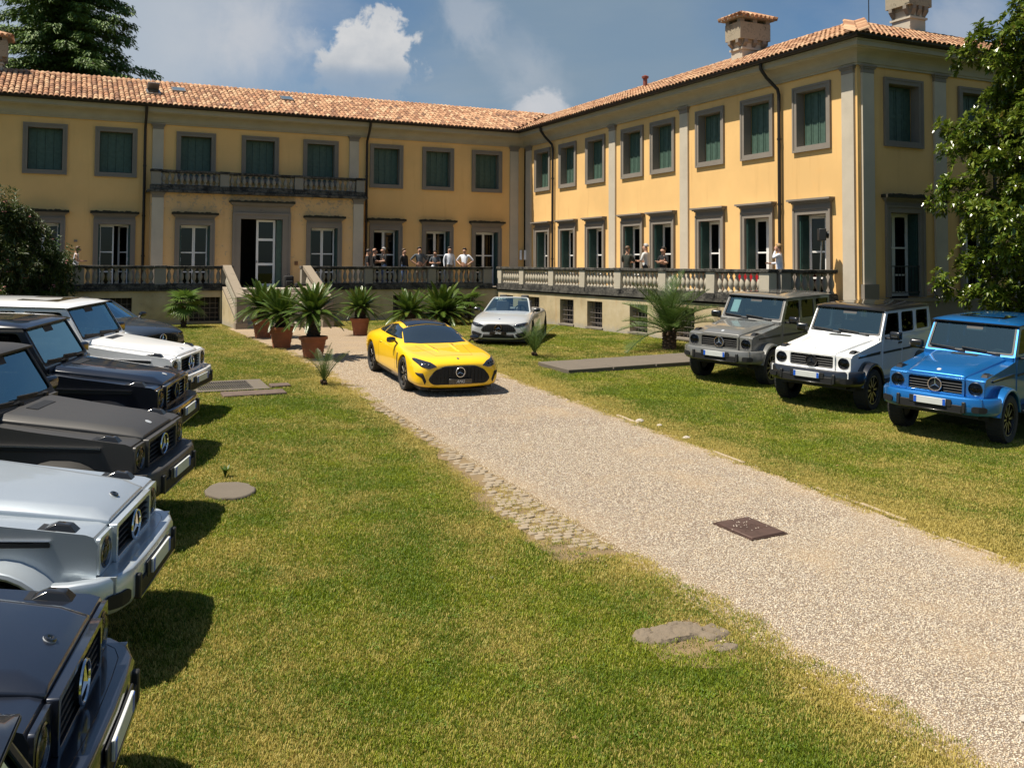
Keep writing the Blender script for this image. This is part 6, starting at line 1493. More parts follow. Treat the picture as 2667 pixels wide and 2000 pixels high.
M['cycad_leaf'] = leaf_mat('cycad_frond', (.030, .075, .010), (.105, .150, .020), .34, .22, (.17, .17, .022))
M['cycad_old'] = leaf_mat('old_cycad_frond', (.30, .20, .04), (.20, .17, .04), .5, .2)
M['cycad_trunk'] = plain('scaly_trunk', (.045, .03, .02), .95, .4, 18, .6)
M['palm_leaf'] = leaf_mat('palm_leaf', (.05, .10, .014), (.12, .19, .03), .42, .3)
M['phoenix_leaf'] = leaf_mat('date_palm_leaf', (.040, .085, .016), (.10, .15, .03), .42, .25)
M['palm_trunk'] = plain('fibrous_palm_trunk', (.10, .06, .035), .95, .4, 16, .7)
M['bark'] = plain('grey_brown_bark', (.085, .07, .055), .95, .35, 9, .6)
def frond_mesh(L, n, wl, droop, seed, lean=.5, stiff=.0, wmax=.012, vee=.35, both=True):
    """feather frond along +x, arching; n leaflets a side"""
    rs = random.Random(seed); mb = MB(); pts = []
    for k in range(13):
        f = k / 12; pts.append(Vector((L * (f - .10 * droop * f * f), 0, L * (lean * f - droop * f * f))))
    mb.tube(pts, [.010 * (1 - .8 * k / 12) + .002 for k in range(13)], 4)
    def at(f):
        q = f * 12; i = min(11, int(q)); return pts[i].lerp(pts[i + 1], q - i), (pts[i + 1] - pts[i]).normalized()
    for k in range(n):
        f = .12 + .88 * (k + .5) / n; p, t = at(f); w_ = wl * math.sin(math.pi * min(1, .18 + .82 * f) ** .8) ** .7 * rs.uniform(.9, 1.08) + .02
        up = Vector((0, 1, 0)).cross(t) * -1
        for s in (-1, 1):
            d = (Vector((0, s, 0)) + t * (.55 + .5 * f) + up * vee * rs.uniform(.7, 1.3)).normalized(); wd = t * wmax
            m = p + d * w_ * .55; e = p + d * w_ + Vector((0, 0, -w_ * .18 * (1 - stiff)))
            mb.add([p - wd * .5, p + wd * .5, m + wd * .6, e, m - wd * .6], [(0, 1, 2, 4), (4, 2, 3)])
    return mb
def pot(root, r, h, loc):
    q = MB(); q.lathe([(r * .66, 0), (r * .70, .0), (r * .76, h * .28), (r * .80, h * .285), (r * .80, h * .33), (r * .78, h * .335), (r * .86, h * .62), (r * .90, h * .625), (r * .90, h * .67), (r * .88, h * .675), (r * .94, h * .84), (r * 1.05, h * .85), (r * 1.08, h * .92), (r * 1.05, h), (r * .93, h), (r * .90, h * .88), (.001, h * .88)], 36, None)
    p = q.build('pot', M['terracotta'], root, smooth=True, loc=loc, ang=30); s = MB(); s.lathe([(.001, h * .90), (r * .91, h * .90)], 24); s.build('soil', M['soil'], p); return p
FR_C = []
def cycad(name, label, x, y, pot_r, pot_h, trunk_h, trunk_r, L, n, group, seed, old=0, up=.0):
    root = thing(name, label, 'cycad', gz(x, y), (0, 0, random.Random(seed).uniform(0, 6)), group); rs = random.Random(seed); z0 = 0
    if pot_r: pot(root, pot_r, pot_h, (0, 0, 0)); z0 = pot_h * .85
    q = MB(); q.lathe([(trunk_r * .95, z0), (trunk_r, z0 + trunk_h * .5), (trunk_r * 1.05, z0 + trunk_h), (trunk_r * .6, z0 + trunk_h + .10), (.01, z0 + trunk_h + .12)], 14)
    for k in range(int(60 * trunk_h / .5)):
        a = k * 2.4; z = z0 + (k / (60 * trunk_h / .5)) * trunk_h; q.box(-.03, .05, -.03, .03, 0, .035, 0, Matrix.Translation((trunk_r * .95 * math.cos(a), trunk_r * .95 * math.sin(a), z)) @ Matrix.Rotation(a, 4, 'Z') @ Matrix.Rotation(-.6, 4, 'Y'))
    q.build('trunk', M['cycad_trunk'], root)
    if not FR_C:
        for (sd, dr, le) in ((1, .30, .18), (2, .40, .14), (3, .22, .22), (4, .48, .10)): o = frond_mesh(1.0, 58, .15, dr, sd, le, .0, .0145, .25).build('frond', M['cycad_leaf'], root, fix=False); FR_C.append(o)
        first = True
    else: first = False
    for k in range(n):
        f = k / n; src = FR_C[[2, 0, 1, 3][min(3, int(f * 4))]]
        if first and k in (0, n // 4, n // 2, 3 * n // 4): o = src
        else: o = inst(src, root)
        a = k * 2.39996 + rs.uniform(-.15, .15); pitch = R(70 * (1 - f) ** 1.15 - 10 * f + rs.uniform(-7, 7) + up); s = L * rs.uniform(.88, 1.1) * (1 - .12 * abs(f - .4))
        o.location = (math.cos(a) * trunk_r * .4, math.sin(a) * trunk_r * .4, z0 + trunk_h + .05); o.rotation_euler = (rs.uniform(-.2, .2), -pitch, a); o.scale = (s, s, s)
        if f > .9 and k >= n - old and o is not src:
            o.material_slots[0].link = 'OBJECT'; o.material_slots[0].material = M['cycad_old']
    return root
CG = 'potted cycads round the head of the drive'
cycad('potted_cycad', 'cycad in the nearest terracotta pot with a bare dark trunk on the gravel', 5.62, 23.2, .335, .54, .58, .15, .92, 66, CG, 3)
cycad('potted_cycad', 'cycad in the second terracotta pot just behind the nearest one left of the gravel', 5.42, 26.0, .335, .58, .34, .17, .88, 62, CG, 4)
cycad('potted_cycad', 'cycad in the farthest left terracotta pot by the foot of the stairs', 5.62, 29.8, .33, .60, .36, .17, .98, 62, CG, 5)
cycad('potted_cycad', 'cycad in a terracotta pot right of the gravel behind the yellow coupe', 8.70, 29.6, .31, .56, .34, .16, .80, 56, CG, 6)
cycad('potted_cycad', 'low cycad with dark trunk hidden behind the roof of the yellow coupe', 9.35, 26.6, .33, .42, .45, .16, .86, 56, CG, 7)
cycad('cycad', 'large spreading cycad planted in the lawn with yellowed lower fronds', 13.2, 33.8, 0, 0, .35, .22, 1.38, 80, None, 8, 8)
def fan_leaf(n, r, seed):
    mb = MB(); rs = random.Random(seed)
    for k in range(n):
        a = R(-125 + 250 * k / (n - 1)); d = Vector((math.cos(a), math.sin(a), 0)); s = Vector((-d.y, d.x, 0)); L = r * (.8 + .2 * math.cos(a)) * rs.uniform(.93, 1.04); w_ = r * .050
        p1 = d * L * .5 + Vector((0, 0, -.01)); p2 = d * L + Vector((0, 0, -.16 * L * rs.uniform(.4, 1.4)))
        mb.add([s * .004, -s * .004, p1 - s * w_ + Vector((0, 0, .012)), p2, p1 + s * w_ + Vector((0, 0, .012))], [(0, 1, 2, 4), (4, 2, 3)])
    return mb
def fan_palm(label, x, y, th, tr, r, n, seed, pet=.5):
    root = thing('fan_palm', label, 'palm', gz(x, y)); rs = random.Random(seed); q = MB(); pts = [(0, 0, -.05), (.02, .01, th * .5), (0, 0, th)]; q.tube(pts, [tr * .8, tr, tr * 1.1], 12)
    for k in range(40): a = k * 2.4; z = th * (k + .5) / 40; q.box(-.02, .05, -.025, .025, 0, .05, 0, Matrix.Translation((tr * math.cos(a), tr * math.sin(a), z)) @ Matrix.Rotation(a, 4, 'Z') @ Matrix.Rotation(-.9, 4, 'Y'))
    q.build('trunk', M['palm_trunk'], root); protos = []
    for k in range(n):
        a = k * 2.39996; f = k / n; pt = R(72 * (1 - f) - 22 * f + rs.uniform(-8, 8)); L = pet * rs.uniform(.8, 1.1)
        d = Vector((math.cos(a) * math.cos(pt), math.sin(a) * math.cos(pt), math.sin(pt)))
        if len(protos) < 3: o = fan_leaf(22, r, seed + k).build('fan_leaf', M['palm_leaf'], root, fix=False); protos.append(o)
        else: o = inst(protos[k % 3], root)
        base = Vector((0, 0, th)) + d * L; o.location = base; o.rotation_euler = (rs.uniform(-.3, .3), -pt + R(28), a)
        s = MB(); s.tube([(0, 0, th - .03), base], [.012, .007], 5); s.build('stalk', M['palm_leaf'], root)
    return root
fan_palm('small fan palm with thin trunk against the left terrace wall', 3.88, 35.4, .78, .09, .55, 16, 1, .42)
fan_palm('small fan palm by the right end of the left terrace wall', 15.35, 36.2, .62, .06, .50, 14, 2, .5)
fan_palm('little fan palm showing above the white off-roader roof on the left', -.55, 34.6, .95, .06, .50, 9, 3, .5)
fan_palm('low fan palm tip behind the white off-roader roof', .75, 34.9, .55, .06, .45, 9, 4, .35)
def feather_palm(name, label, x, y, th, tr, L, n, seed, spread=(75, -5), nl=34, wl=.30, wmax=.011):
    root = thing(name, label, 'palm', gz(x, y)); rs = random.Random(seed)
    q = MB(); q.lathe([(tr * 1.35, -.03), (tr * 1.3, th * .3), (tr, th * .8), (tr * .7, th)], 14)
    for k in range(int(90 * th)):
        a = k * 2.4; z = th * k / (90 * th); q.box(-.03, .07, -.035, .035, 0, .05, 0, Matrix.Translation((tr * 1.15 * math.cos(a), tr * 1.15 * math.sin(a), z)) @ Matrix.Rotation(a, 4, 'Z') @ Matrix.Rotation(-.9, 4, 'Y'))
    q.build('trunk', M['palm_trunk'], root); pr = []
    for k in range(n):
        f = (k + .5) / n
        if len(pr) < 3: o = frond_mesh(1.0, nl, wl, (.25, .45, .35)[len(pr)], seed + k, .25, .4, wmax, .45).build('frond', M['phoenix_leaf'], root, fix=False); pr.append(o)
        else: o = inst(pr[k % 3], root)
        a = k * 2.39996 + rs.uniform(-.2, .2); pt = R(spread[0] * (1 - f) + spread[1] * f + rs.uniform(-5, 5)); s = L * rs.uniform(.85, 1.1)
        o.location = (0, 0, th * .92); o.rotation_euler = (rs.uniform(-.4, .4), -pt, a); o.scale = (s, s, s)
    return root
feather_palm('date_palm', 'date palm with long feathery fronds left of the grey off-roader', 15.55, 22.1, .52, .15, 1.75, 26, 11)
feather_palm('young_palm', 'young palm sapling in the lawn left of the gravel by the yellow coupe', 4.87, 19.14, .06, .03, .85, 8, 12, (80, 45), 24, .20, .012)
feather_palm('young_palm', 'young palm sapling in the lawn before the pale grey convertible', 11.10, 21.8, .06, .035, .95, 8, 13, (82, 42), 22, .22, .014)
# weed by the round stone cover
wd = MB()
for k in range(9):
    a = k * .8; wd.add([(0, 0, 0), (.03 * math.cos(a + 1), .03 * math.sin(a + 1), .10), (.10 * math.cos(a), .10 * math.sin(a), .17), (.03 * math.cos(a - 1), .03 * math.sin(a - 1), .10)], [(0, 1, 2, 3)])
tag(wd.build('weed', M['palm_leaf'], None, loc=gz(1.95, 12.75), fix=False), 'tuft of broad green weed behind the round stone cover', 'weed')
# ---- leafy crowns from many separate leaves
def leaves(mb, p, d, n, L, W, rs, spread=1.0, fold=.25, bend=.2):
    d = d.normalized(); a0 = rs.uniform(0, 6.28); o1 = d.orthogonal().normalized(); o2 = d.cross(o1)
    for k in range(n):
        a = a0 + k * 2.4; ld = (d * rs.uniform(.15, .9) + (o1 * math.cos(a) + o2 * math.sin(a)) * spread).normalized(); ln = L * rs.uniform(.7, 1.1); wv = ld.cross(Vector((rs.uniform(-.3, .3), rs.uniform(-.3, .3), 1))).normalized() * W * .5; up = wv.cross(ld).normalized()
        b = p + ld * .02; m = b + ld * ln * .5; e = b + ld * ln - up * ln * bend * rs.uniform(.2, 1.4)
        mb.add([b, m + wv + up * W * fold, e, m - wv + up * W * fold, m], [(0, 4, 1), (4, 2, 1), (0, 3, 4), (4, 3, 2)])
def limb(mb, a, b, r0, r1, rs, n=5, j=.12):
    a, b = Vector(a), Vector(b); L = (b - a).length; pts = [a.lerp(b, k / n) + Vector((rs.uniform(-j, j), rs.uniform(-j, j), rs.uniform(-j, j))) * L * .3 * (0 < k < n) for k in range(n + 1)]; mb.tube(pts, [r0 + (r1 - r0) * k / n for k in range(n + 1)], 7); return pts
M['magnolia_leaf'] = leaf_mat('glossy_magnolia_leaf', (.055, .110, .010), (.175, .215, .024), .26, .26, (.14, .10, .025), .6)
M['magnolia_flower'] = plain('cream_magnolia_flower', (.75, .68, .50), .6)
def magnolia(x, y):
    root = thing('magnolia_tree', 'glossy leaved magnolia tree at the right edge beside the end front of the villa', 'tree', gz(x, y)); rs = random.Random(21)
    w_ = MB(); c = MB(); fl = MB(); limb(w_, (0, 0, -.1), (.1, .1, 9.6), .26, .05, rs, 8, .04)
    for k in range(150):
        z = 1.2 + 8.5 * (k / 150) ** .92; a = k * 2.39996; prof = 3.3 * (1 - ((z - 3.0) / 7.6) ** 2 * (1 if z > 2.6 else .3)) * rs.uniform(.55, 1.12) + .3
        tip = Vector((math.cos(a) * prof, math.sin(a) * prof, z + prof * rs.uniform(.05, .35))); pts = limb(w_, (.05, .05, z - .2), tip, .05, .012, rs, 5, .16)
        for j in range(1, 6):
            p = pts[j]; dd = (pts[j] - pts[j - 1]).normalized()
            for q in range(4 + 4 * j):
                sp = Vector((rs.gauss(0, 1), rs.gauss(0, 1), rs.gauss(.25, .7))).normalized(); L = rs.uniform(.10, .44); e = p + sp * L
                if q % 3 == 0: w_.tube([p, e], [.010, .005], 4)
                leaves(c, e, (sp + dd + Vector((0, 0, .4))), rs.choice((8, 10, 12)), .20, .088, rs, .95)
        if k % 37 == 3: fl.lathe([(.001, 0), (.055, .02), (.075, .07), (.04, .09), (.001, .05)], 8, Matrix.Translation(tip + Vector((0, 0, .12))))
    w_.build('trunk', M['bark'], root, smooth=True); c.build('crown', M['magnolia_leaf'], root, fix=False); fl.build('flower', M['magnolia_flower'], root, smooth=True)
magnolia(22.0, 13.9)
M['needle'] = leaf_mat('cedar_needles', (.050, .105, .020), (.15, .23, .04), .6, .1)
def cedar(x, y, H, Rb, seed, label):
    root = thing('cedar_tree', label, 'tree', (x, y, 0)); rs = random.Random(seed); w_ = MB(); c = MB(); w_.tube([(0, 0, -.2), (.1, 0, H * .5), (0, 0, H)], [.5, .32, .04], 10)
    nb = 230
    for k in range(nb):
        f = (k + .5) / nb; z = 3.0 + (H - 3.2) * f ** .9; a = k * 2.39996 + rs.uniform(-.3, .3); L = Rb * (1 - f) ** .72 * rs.uniform(.62, 1.12) + .35; rise = .22 - .22 * (1 - f); pts = []
        for j in range(8): g = j / 7; pts.append(Vector((math.cos(a) * L * g, math.sin(a) * L * g, z + L * (rise * g + .16 * g - .30 * g * g))))
        w_.tube(pts, [.05 * (1 - .85 * j / 7) + .006 for j in range(8)], 5); side = Vector((-math.sin(a), math.cos(a), 0))
        for j in range(1, 8):
            p0 = pts[j]; t = (pts[j] - pts[j - 1]).normalized()
            for s in range(int(6 + L * 2.6)):
                p = pts[j - 1].lerp(p0, rs.random()); sd = rs.choice((-1, 1)); wl = L * .24 * rs.uniform(.3, 1.0) * (1.15 - .5 * j / 7) + .12
                d = (side * sd * rs.uniform(.5, 1) + t * rs.uniform(.3, 1)).normalized()
                for u in range(6):
                    q = p + d * wl * (u + rs.random()) / 6 + Vector((0, 0, -.05 * wl * u / 6 + rs.uniform(-.24, .26))); dd = (d + Vector((rs.uniform(-.6, .6), rs.uniform(-.6, .6), rs.uniform(-.55, .15)))).normalized(); ll = rs.uniform(.16, .38); wv = dd.cross(Vector((rs.uniform(-.4, .4), rs.uniform(-.4, .4), 1))).normalized() * rs.uniform(.035, .07)
                    c.add([q, q + dd * ll * .5 + wv, q + dd * ll + Vector((0, 0, -.08)), q + dd * ll * .5 - wv], [(0, 1, 2, 3)])
    w_.build('trunk', M['bark'], root, smooth=True); c.build('crown', M['needle'], root, fix=False)
cedar(-.3, 62, 23.5, 7.4, 31, 'tall dark cedar rising behind the left roof of the villa')
M['oleander_leaf'] = leaf_mat('oleander_leaf', (.030, .058, .014), (.085, .110, .024), .5, .25, (.11, .072, .03))
M['bush_leaf'] = leaf_mat('dense_bush_leaf', (.018, .050, .008), (.045, .090, .014), .4, .2)
M['oleander_flower'] = plain('pink_oleander_flower', (.70, .26, .26), .6)
def bush(name, label, x, y, rx_, ry_, h, n, leaf, mat, seed, flowers=0, cat='shrub'):
    root = thing(name, label, cat, gz(x, y)); rs = random.Random(seed); w_ = MB(); c = MB(); fl = MB()
    for k in range(n):
        a = rs.uniform(0, 6.28); u = rs.random() ** .5; z = h * (rs.random() ** .8); k2 = math.sqrt(max(.05, 1 - (max(0, z - h * .45) / (h * .58)) ** 2)) * (1 + .55 * mnoise.noise(Vector((math.cos(a) * 1.8, math.sin(a) * 1.8, z * 1.1 + seed))))
        p = Vector((math.cos(a) * rx_ * u * k2, math.sin(a) * ry_ * u * k2, z)); d = Vector((p.x / rx_, p.y / ry_, .5))
        if k % 9 == 0: limb(w_, (p.x * .15, p.y * .15, 0), p, .025, .006, rs, 4)
        leaves(c, p, d, 9, leaf[0], leaf[1], rs, .9)
        if k % 14 == 0 and z > h * .55:
            for q_ in range(5): leaves(c, p + (d.normalized() * .5 + Vector((0, 0, .8))) * (.10 * q_ + .08), d + Vector((0, 0, 1)), 6, leaf[0], leaf[1], rs, .6)
        if flowers and u > .75 and rs.random() < flowers:
            for q in range(4): fl.lathe([(.001, 0), (.045, .015), (.001, .03)], 5, Matrix.Translation(p + Vector((rs.uniform(-.09, .09), rs.uniform(-.09, .09), .1 + rs.uniform(-.05, .08)))))
    w_.build('stems', M['bark'], root); c.build('foliage', mat, root, fix=False)
    if flowers: tag(fl.build('flowers', M['oleander_flower'], root, smooth=True), kind='stuff')
bush('oleander', 'tall dark oleander with pink flowers at the left edge before the terrace', -2.15, 34.6, 2.0, 1.3, 4.15, 3200, (.20, .045), M['oleander_leaf'], 41, .06)
bush('green_bush', 'rounded dense green bush between the oleander and the terrace balustrade', -.55, 35.6, 1.05, .9, 2.65, 1500, (.11, .045), M['bush_leaf'], 43)
# parking sign behind the white off-roader
sg = thing('parking_sign', 'small red framed black board with white lettering behind the white off-roader', 'sign', (20.75, 18.2, 0)); q = MB(); q.box(-.02, .02, -.02, .02, 0, .7); q.build('post', M['black_iron'], sg)
q = MB(); q.box(-.18, .18, -.015, .015, .55, 1.30); q.build('board', plain('red_sign_paint', (.42, .02, .02), .4), sg); q = MB(); q.box(-.14, .14, -.02, -.0155, .62, 1.20); bk = q.build('panel', M['glossblack'], sg)
text_mesh('P1', .20, M['silver_print'], 'lettering', sg, (0, -.023, .98), (R(90), 0, 0))
# ---------------------------------------------------------------- people on the terrace
M['skin'] = plain('skin', (.42, .23, .15), .55, .08, 20)
def cloth(name, c): return plain(name, c, .85, .12, 14, .15)
def person(label, x, y, z, face_deg, h, shirt, trousers, hair, arms=('hang', 'hang'), lean=0.0, head=0.0, sleeve=.5, long_hair=False, stance=.10, seatz=None):
    """one continuous skinned figure; local +x is the way it faces, y its left. arms: hang / hip / front / ear / fold"""
    root = thing('person', label, 'person', (x, y, z), (0, 0, R(face_deg)), None); k = h / 1.75
    V = []; E = []; RAD = []; LAB = []
    def v(p, r, par=None, lab='shirt'):
        V.append((p[0] * k, p[1] * k, p[2] * k)); RAD.append(r * k if not isinstance(r, tuple) else (r[0] * k, r[1] * k)); LAB.append(lab)
        if par is not None: E.append((par, len(V) - 1))
        return len(V) - 1
    pel = v((0, 0, .94), (.125, .155), None, 'trousers'); sp = v((.01 + lean * .2, 0, 1.10), (.105, .140), pel); ch = v((.0 + lean * .6, 0, 1.30), (.115, .170), sp); nk0 = v((-.01 + lean, 0, 1.45), (.065, .085), ch)
    nk = v((.0 + lean * 1.1, 0, 1.51), .062, nk0, 'skin'); hd = v((.02 + lean * 1.2 + head * .05, 0, 1.61), (.112, .094), nk, 'skin'); tp = v((.01 + lean * 1.3 + head * .08, 0, 1.70), (.105, .092), hd, 'skin')
    v((.135 + lean * 1.2 + head * .05, 0, 1.60 - head * .02), .018, hd, 'skin')
    for s, mode in ((1, arms[0]), (-1, arms[1])):
        sh = v((-.01 + lean * .9, s * .19, 1.42), .062, ch)
        el, wr, hn = {'hang': ((-.03, s * .25, 1.14), (.03, s * .25, .90), (.05, s * .245, .82)), 'hip': ((-.08, s * .40, 1.18), (.06, s * .20, 1.02), (.10, s * .15, .99)), 'front': ((.06, s * .26, 1.16), (.26, s * .10, 1.14), (.34, s * .06, 1.15)),
                      'ear': ((.14, s * .28, 1.30), (.10, s * .13, 1.52), (.07, s * .10, 1.60)), 'fold': ((.04, s * .27, 1.17), (.20, -s * .04, 1.20), (.20, -s * .13, 1.21)), 'rail': ((.10, s * .27, 1.16), (.30, s * .22, 1.02), (.38, s * .20, 1.02))}[mode]
        l = lean * .7; el = (el[0] + l, el[1], el[2]); wr = (wr[0] + l, wr[1], wr[2]); hn = (hn[0] + l, hn[1], hn[2])
        e = v(el, .046, sh, 'shirt' if sleeve > .3 else 'skin'); mid = v(tuple((a + b) / 2 for a, b in zip(el, wr)), .040, e, 'shirt' if sleeve > .8 else 'skin'); w_ = v(wr, .030, mid, 'shirt' if sleeve > .8 else 'skin'); hh = v(hn, (.036, .020), w_, 'skin')
        d = Vector(hn) - Vector(wr); d.normalize(); o = d.orthogonal().normalized()
        for q, (off, ln) in enumerate(((-.03, .07), (-.011, .085), (.009, .08), (.028, .065))):
            a = v(tuple(Vector(hn) + d * ln * .5 + o * off), .010, hh, 'skin'); v(tuple(Vector(hn) + d * ln + o * off * 1.1 + Vector((0, -s * .015, 0))), .008, a, 'skin')
        t = v(tuple(Vector(wr) + d * .05 + o * .045), .011, hh, 'skin')
    for s in (1, -1):
        hp = v((0, s * .09, .88), (.088, .085), pel, 'trousers'); kn = v((.02, s * (.09 + stance * .4), .49), .062, hp, 'trousers'); cf = v((-.015, s * (.09 + stance * .6), .33), .058, kn, 'trousers'); an = v((-.02, s * (.09 + stance), .09), .042, cf, 'trousers'); hl = v((.02, s * (.09 + stance), .035), .040, an, 'shoe'); v((.15, s * (.10 + stance), .028), .032, hl, 'shoe')
    me = bpy.data.meshes.new('body'); me.from_pydata(V, E, []); o = bpy.data.objects.new('body', me); COL.objects.link(o)
    o.modifiers.new('skin', 'SKIN').use_smooth_shade = True
    for i, d in enumerate(me.skin_vertices[0].data): d.radius = (RAD[i], RAD[i]) if not isinstance(RAD[i], tuple) else RAD[i]; d.use_root = (i == pel)
    sb = o.modifiers.new('sub', 'SUBSURF'); sb.levels = 1; sb.render_levels = 1
    dg = bpy.context.evaluated_depsgraph_get(); dg.update(); nm = bpy.data.meshes.new_from_object(o.evaluated_get(dg)); bpy.data.objects.remove(o)
    mats = {'shirt': shirt, 'trousers': trousers, 'skin': M['skin'], 'shoe': M['plastic']}; order = list(mats); nm.materials.clear()
    for q in order: nm.materials.append(mats[q])
    seg = [(Vector(V[a]), Vector(V[b]), LAB[b]) for a, b in E]
    for f in nm.polygons:
        c = f.center; best = None
        for a, b, lab in seg:
            ab = b - a; t = max(0, min(1, (c - a).dot(ab) / max(1e-9, ab.length_squared))); dd = (c - a - ab * t).length
            if best is None or dd < best[0]: best = (dd, lab)
        f.material_index = order.index(best[1])
    nm.shade_smooth(); ob = bpy.data.objects.new('body', nm); COL.objects.link(ob); ob.parent = root
    hx = (.005 + lean * 1.25 + head * .07) * k; bm = bmesh.new(); bmesh.ops.create_uvsphere(bm, u_segments=14, v_segments=9, radius=1)
    for q in bm.verts:
        q.co = Vector((q.co.x * .108, q.co.y * .098, q.co.z * .098)) * k
        if q.co.x > .03 * k and q.co.z < .035 * k: q.co.x *= .3
        if q.co.z < -.03 * k and not long_hair: q.co.z = -.03 * k
        if long_hair and q.co.z < 0 and q.co.x < .02: q.co.z *= 2.2
    bm.transform(Matrix.Translation((hx - .012 * k, 0, 1.70 * k - .02 * k))); hm = bpy.data.meshes.new('hair'); bm.to_mesh(hm); bm.free(); hm.materials.append(hair); hm.shade_smooth(); hb = bpy.data.objects.new('hair', hm); COL.objects.link(hb); hb.parent = root
    return root
BK, GY, WH, LG = cloth('black_cloth', (.012, .012, .013)), cloth('slate_cloth', (.07, .085, .10)), cloth('white_cloth', (.72, .74, .80)), cloth('light_grey_cloth', (.55, .54, .52))
JN, DT, KH = cloth('blue_denim', (.06, .10, .20)), cloth('dark_trousers', (.03, .028, .027)), cloth('khaki_trousers', (.22, .17, .12))
H1, H2, H3, H4 = plain('dark_hair', (.02, .014, .01), .6), plain('grey_hair', (.40, .38, .36), .6), plain('brown_hair', (.10, .06, .03), .6), plain('fair_hair', (.32, .20, .09), .6)
F0 = FLOOR + .002
person('man in black tee beside the downpipe, leftmost of the terrace group', 11.52, 38.3, F0, -10, 1.60, BK, DT, H1, ('hang', 'hang'), .03, .4)
person('bald man in black with folded arms, second from left in the terrace group', 11.88, 38.45, F0, -15, 1.62, BK, DT, M['skin'], ('front', 'front'), .02)
person('grey haired man in black shirt and blue jeans facing left in the terrace group', 12.26, 38.25, F0, 190, 1.68, BK, JN, H2, ('front', 'front'), .03)
person('man in black pullover by the shutter, left of the slate polo shirt', 13.17, 38.3, F0, -60, 1.64, BK, JN, H3, ('hang', 'hang'), .0, .0, .9)
person('man in slate polo shirt and sunglasses with hands on his hips', 13.87, 38.3, F0, -85, 1.72, GY, KH, H1, ('hip', 'hip'))
person('dark haired woman in grey top holding a white bag on the terrace', 14.63, 38.35, F0, -120, 1.58, GY, DT, H1, ('front', 'front'), .05, .6, .5, True)
person('man in white shirt with sunglasses and grey trousers facing the lawn', 15.25, 38.25, F0, -90, 1.74, WH, KH, H1, ('hang', 'hang'), 0, 0, .9)
person('man in white tee with dark hair at the right of the terrace group', 15.97, 38.25, F0, -130, 1.70, WH, DT, H1, ('hip', 'hip'))
person('man in dark green tee seen from behind, leftmost on the right terrace', 18.25, 28.50, F0, 25, 1.66, cloth('dark_green_cloth', (.025, .03, .02)), DT, H3, ('front', 'front'))
person('man in pale grey tee and light cap standing on the right terrace', 18.2, 27.22, F0, 120, 1.72, LG, DT, H2, ('front', 'front'), .02)
person('man in black tee half hidden behind the one in pale grey', 18.55, 26.7, F0, 190, 1.60, BK, DT, H1, ('fold', 'fold'))
person('woman in white blouse on the phone by the downpipe of the right wing', 18.3, 20.62, F0, 130, 1.60, WH, WH, H4, ('ear', 'front'), .03, .2, .9)
person('woman in white top looking at her phone beside the green bush', .34, 38.6, F0, -5, 1.58, WH, WH, H3, ('front', 'front'), .04, .6, .1, True)
# things on the terrace
bg = MB(); bg.lathe([(.10, 0), (.13, .06), (.11, .2), (.04, .30), (.05, .32)], 12); o = bg.build('white_bag', WH, None, loc=(14.45, 38.15, 2.00), smooth=True); tag(o, 'white cloth bag held by the woman in the grey top', 'bag')
bp = thing('backpack', 'black backpack standing on the terrace by the main door surround', 'backpack', (8.25, 38.4, F0)); q = MB(); q.box(-.20, .20, -.13, .13, 0, .50); q.build('bag_body', BK, bp, bevel=.08, seg=3); q = MB(); q.box(-.14, .14, -.19, -.12, .05, .28); q.build('front_pocket', BK, bp, bevel=.03); q = MB(); q.tube([(-.05, 0, .49), (-.04, 0, .56), (.04, 0, .56), (.05, 0, .49)], .012, 6); q.build('grab_handle', BK, bp)
tb = MB(); tb.box(-.28, .28, -.12, .12, 0, .20); o = tb.build('black_bag', BK, None, loc=(8.75, 38.2, F0), bevel=.06, seg=3); tag(o, 'low black bag lying beside the backpack', 'bag')
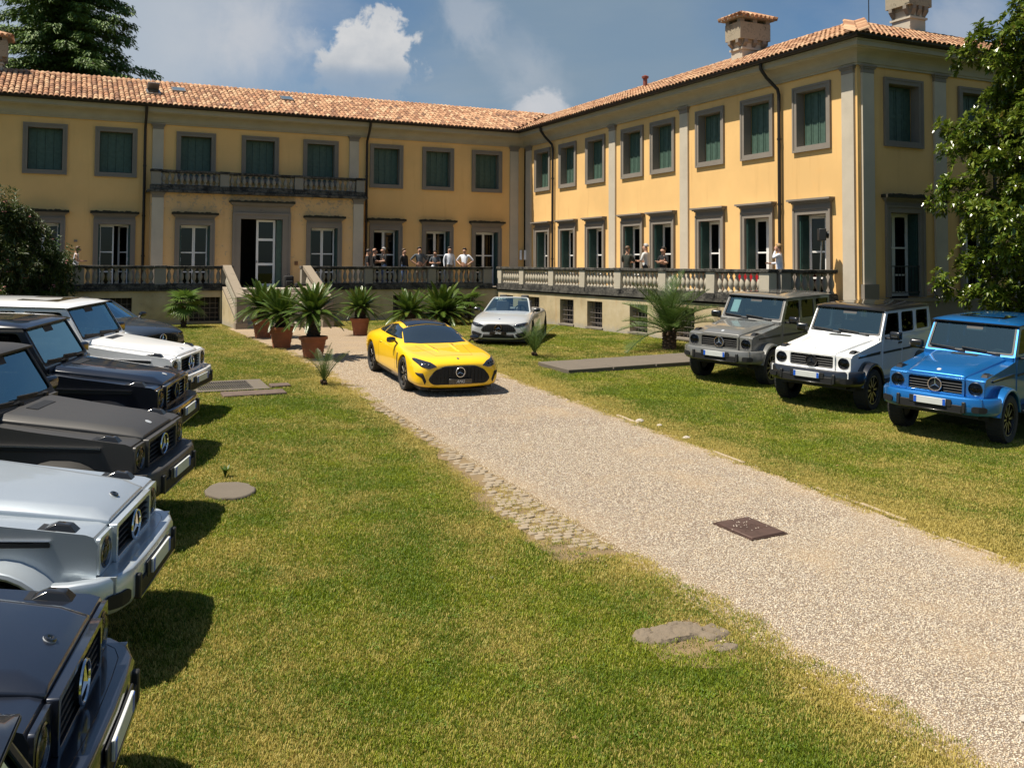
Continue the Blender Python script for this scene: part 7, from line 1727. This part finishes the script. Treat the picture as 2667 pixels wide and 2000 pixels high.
# work lamp on a pole
lp = thing('floodlight_stand', 'black flood lamp on a thin leaning pole at the end of the right terrace', 'lamp stand', (19.15, 19.98, F0)); L0 = Vector((0, 0, 0))
q = MB(); q.tube([(.0, 0, .0), (.06, -.05, 1.80)], .022, 8); q.build('pole', M['zinc'], lp, smooth=True)
for a in (0, 2.1, 4.2): q = MB(); q.tube([(0, 0, .30), (.35 * math.cos(a), .25 * math.sin(a), .01)], .012, 6); q.build('leg', M['black_iron'], lp)
q = MB(); q.box(-.10, .10, -.17, .17, -.17, .17); hdd = q.build('lamp_head', M['plastic'], lp, loc=(.06, -.05, 1.86), rot=(0, 0, R(-35)), bevel=.02); q = MB(); q.lathe([(.09, 0), (.11, .08), (.02, .10)], 16, Matrix.Translation((.10, 0, 0)) @ Matrix.Rotation(R(90), 4, 'Y')); q.build('reflector', M['black_iron'], hdd, smooth=True)
# striped banner in one window, red chairs behind the balusters
q = MB()
for k, c in enumerate(((.02, .35, .05), (.45, .02, .02), (.02, .30, .45), (.02, .35, .05), (.45, .02, .02), (.6, .6, .6), (.02, .35, .05))):
    pass
bn = thing('striped_cloth', 'red green and white striped cloth hanging behind the third window of the right wing', 'cloth', (20.25, RC[2] - .25, 1.5))
for k, nm in enumerate(('red', 'blue', 'red', 'green', 'red', 'white')):
    cc = {'red': (.42, .03, .03), 'blue': (.03, .20, .30), 'green': (.03, .32, .06), 'white': (.6, .6, .58)}[nm]; q = MB(); q.box(-.01, .01, -.16, .16, .35 + k * .16, .505 + k * .16); q.build('stripe', plain(nm + '_stripe', cc, .8), bn)
M['red_plastic'] = plain('red_plastic', (.40, .015, .02), .4)
def chair(x, y, rz_, lb):
    c = thing('red_chair', lb, 'chair', (x, y, F0), (0, 0, rz_), 'red chairs on the right terrace'); q = MB(); q.box(-.22, .22, -.22, .22, .42, .46); q.build('seat', M['red_plastic'], c, bevel=.015); q = MB(); q.box(-.24, -.20, -.22, .22, .46, .86); q.build('backrest', M['red_plastic'], c, bevel=.015)
    for sx in (-1, 1):
        for sy in (-1, 1): q = MB(); q.box(sx * .19 - .015, sx * .19 + .015, sy * .19 - .015, sy * .19 + .015, 0, .42); q.build('leg', M['iron'], c)
chair(17.9, 21.5, R(200), 'red chair behind the balusters, nearer the woman on the phone'); chair(17.95, 22.9 - .75, R(170), 'red chair behind the balusters, farther left of the pair')
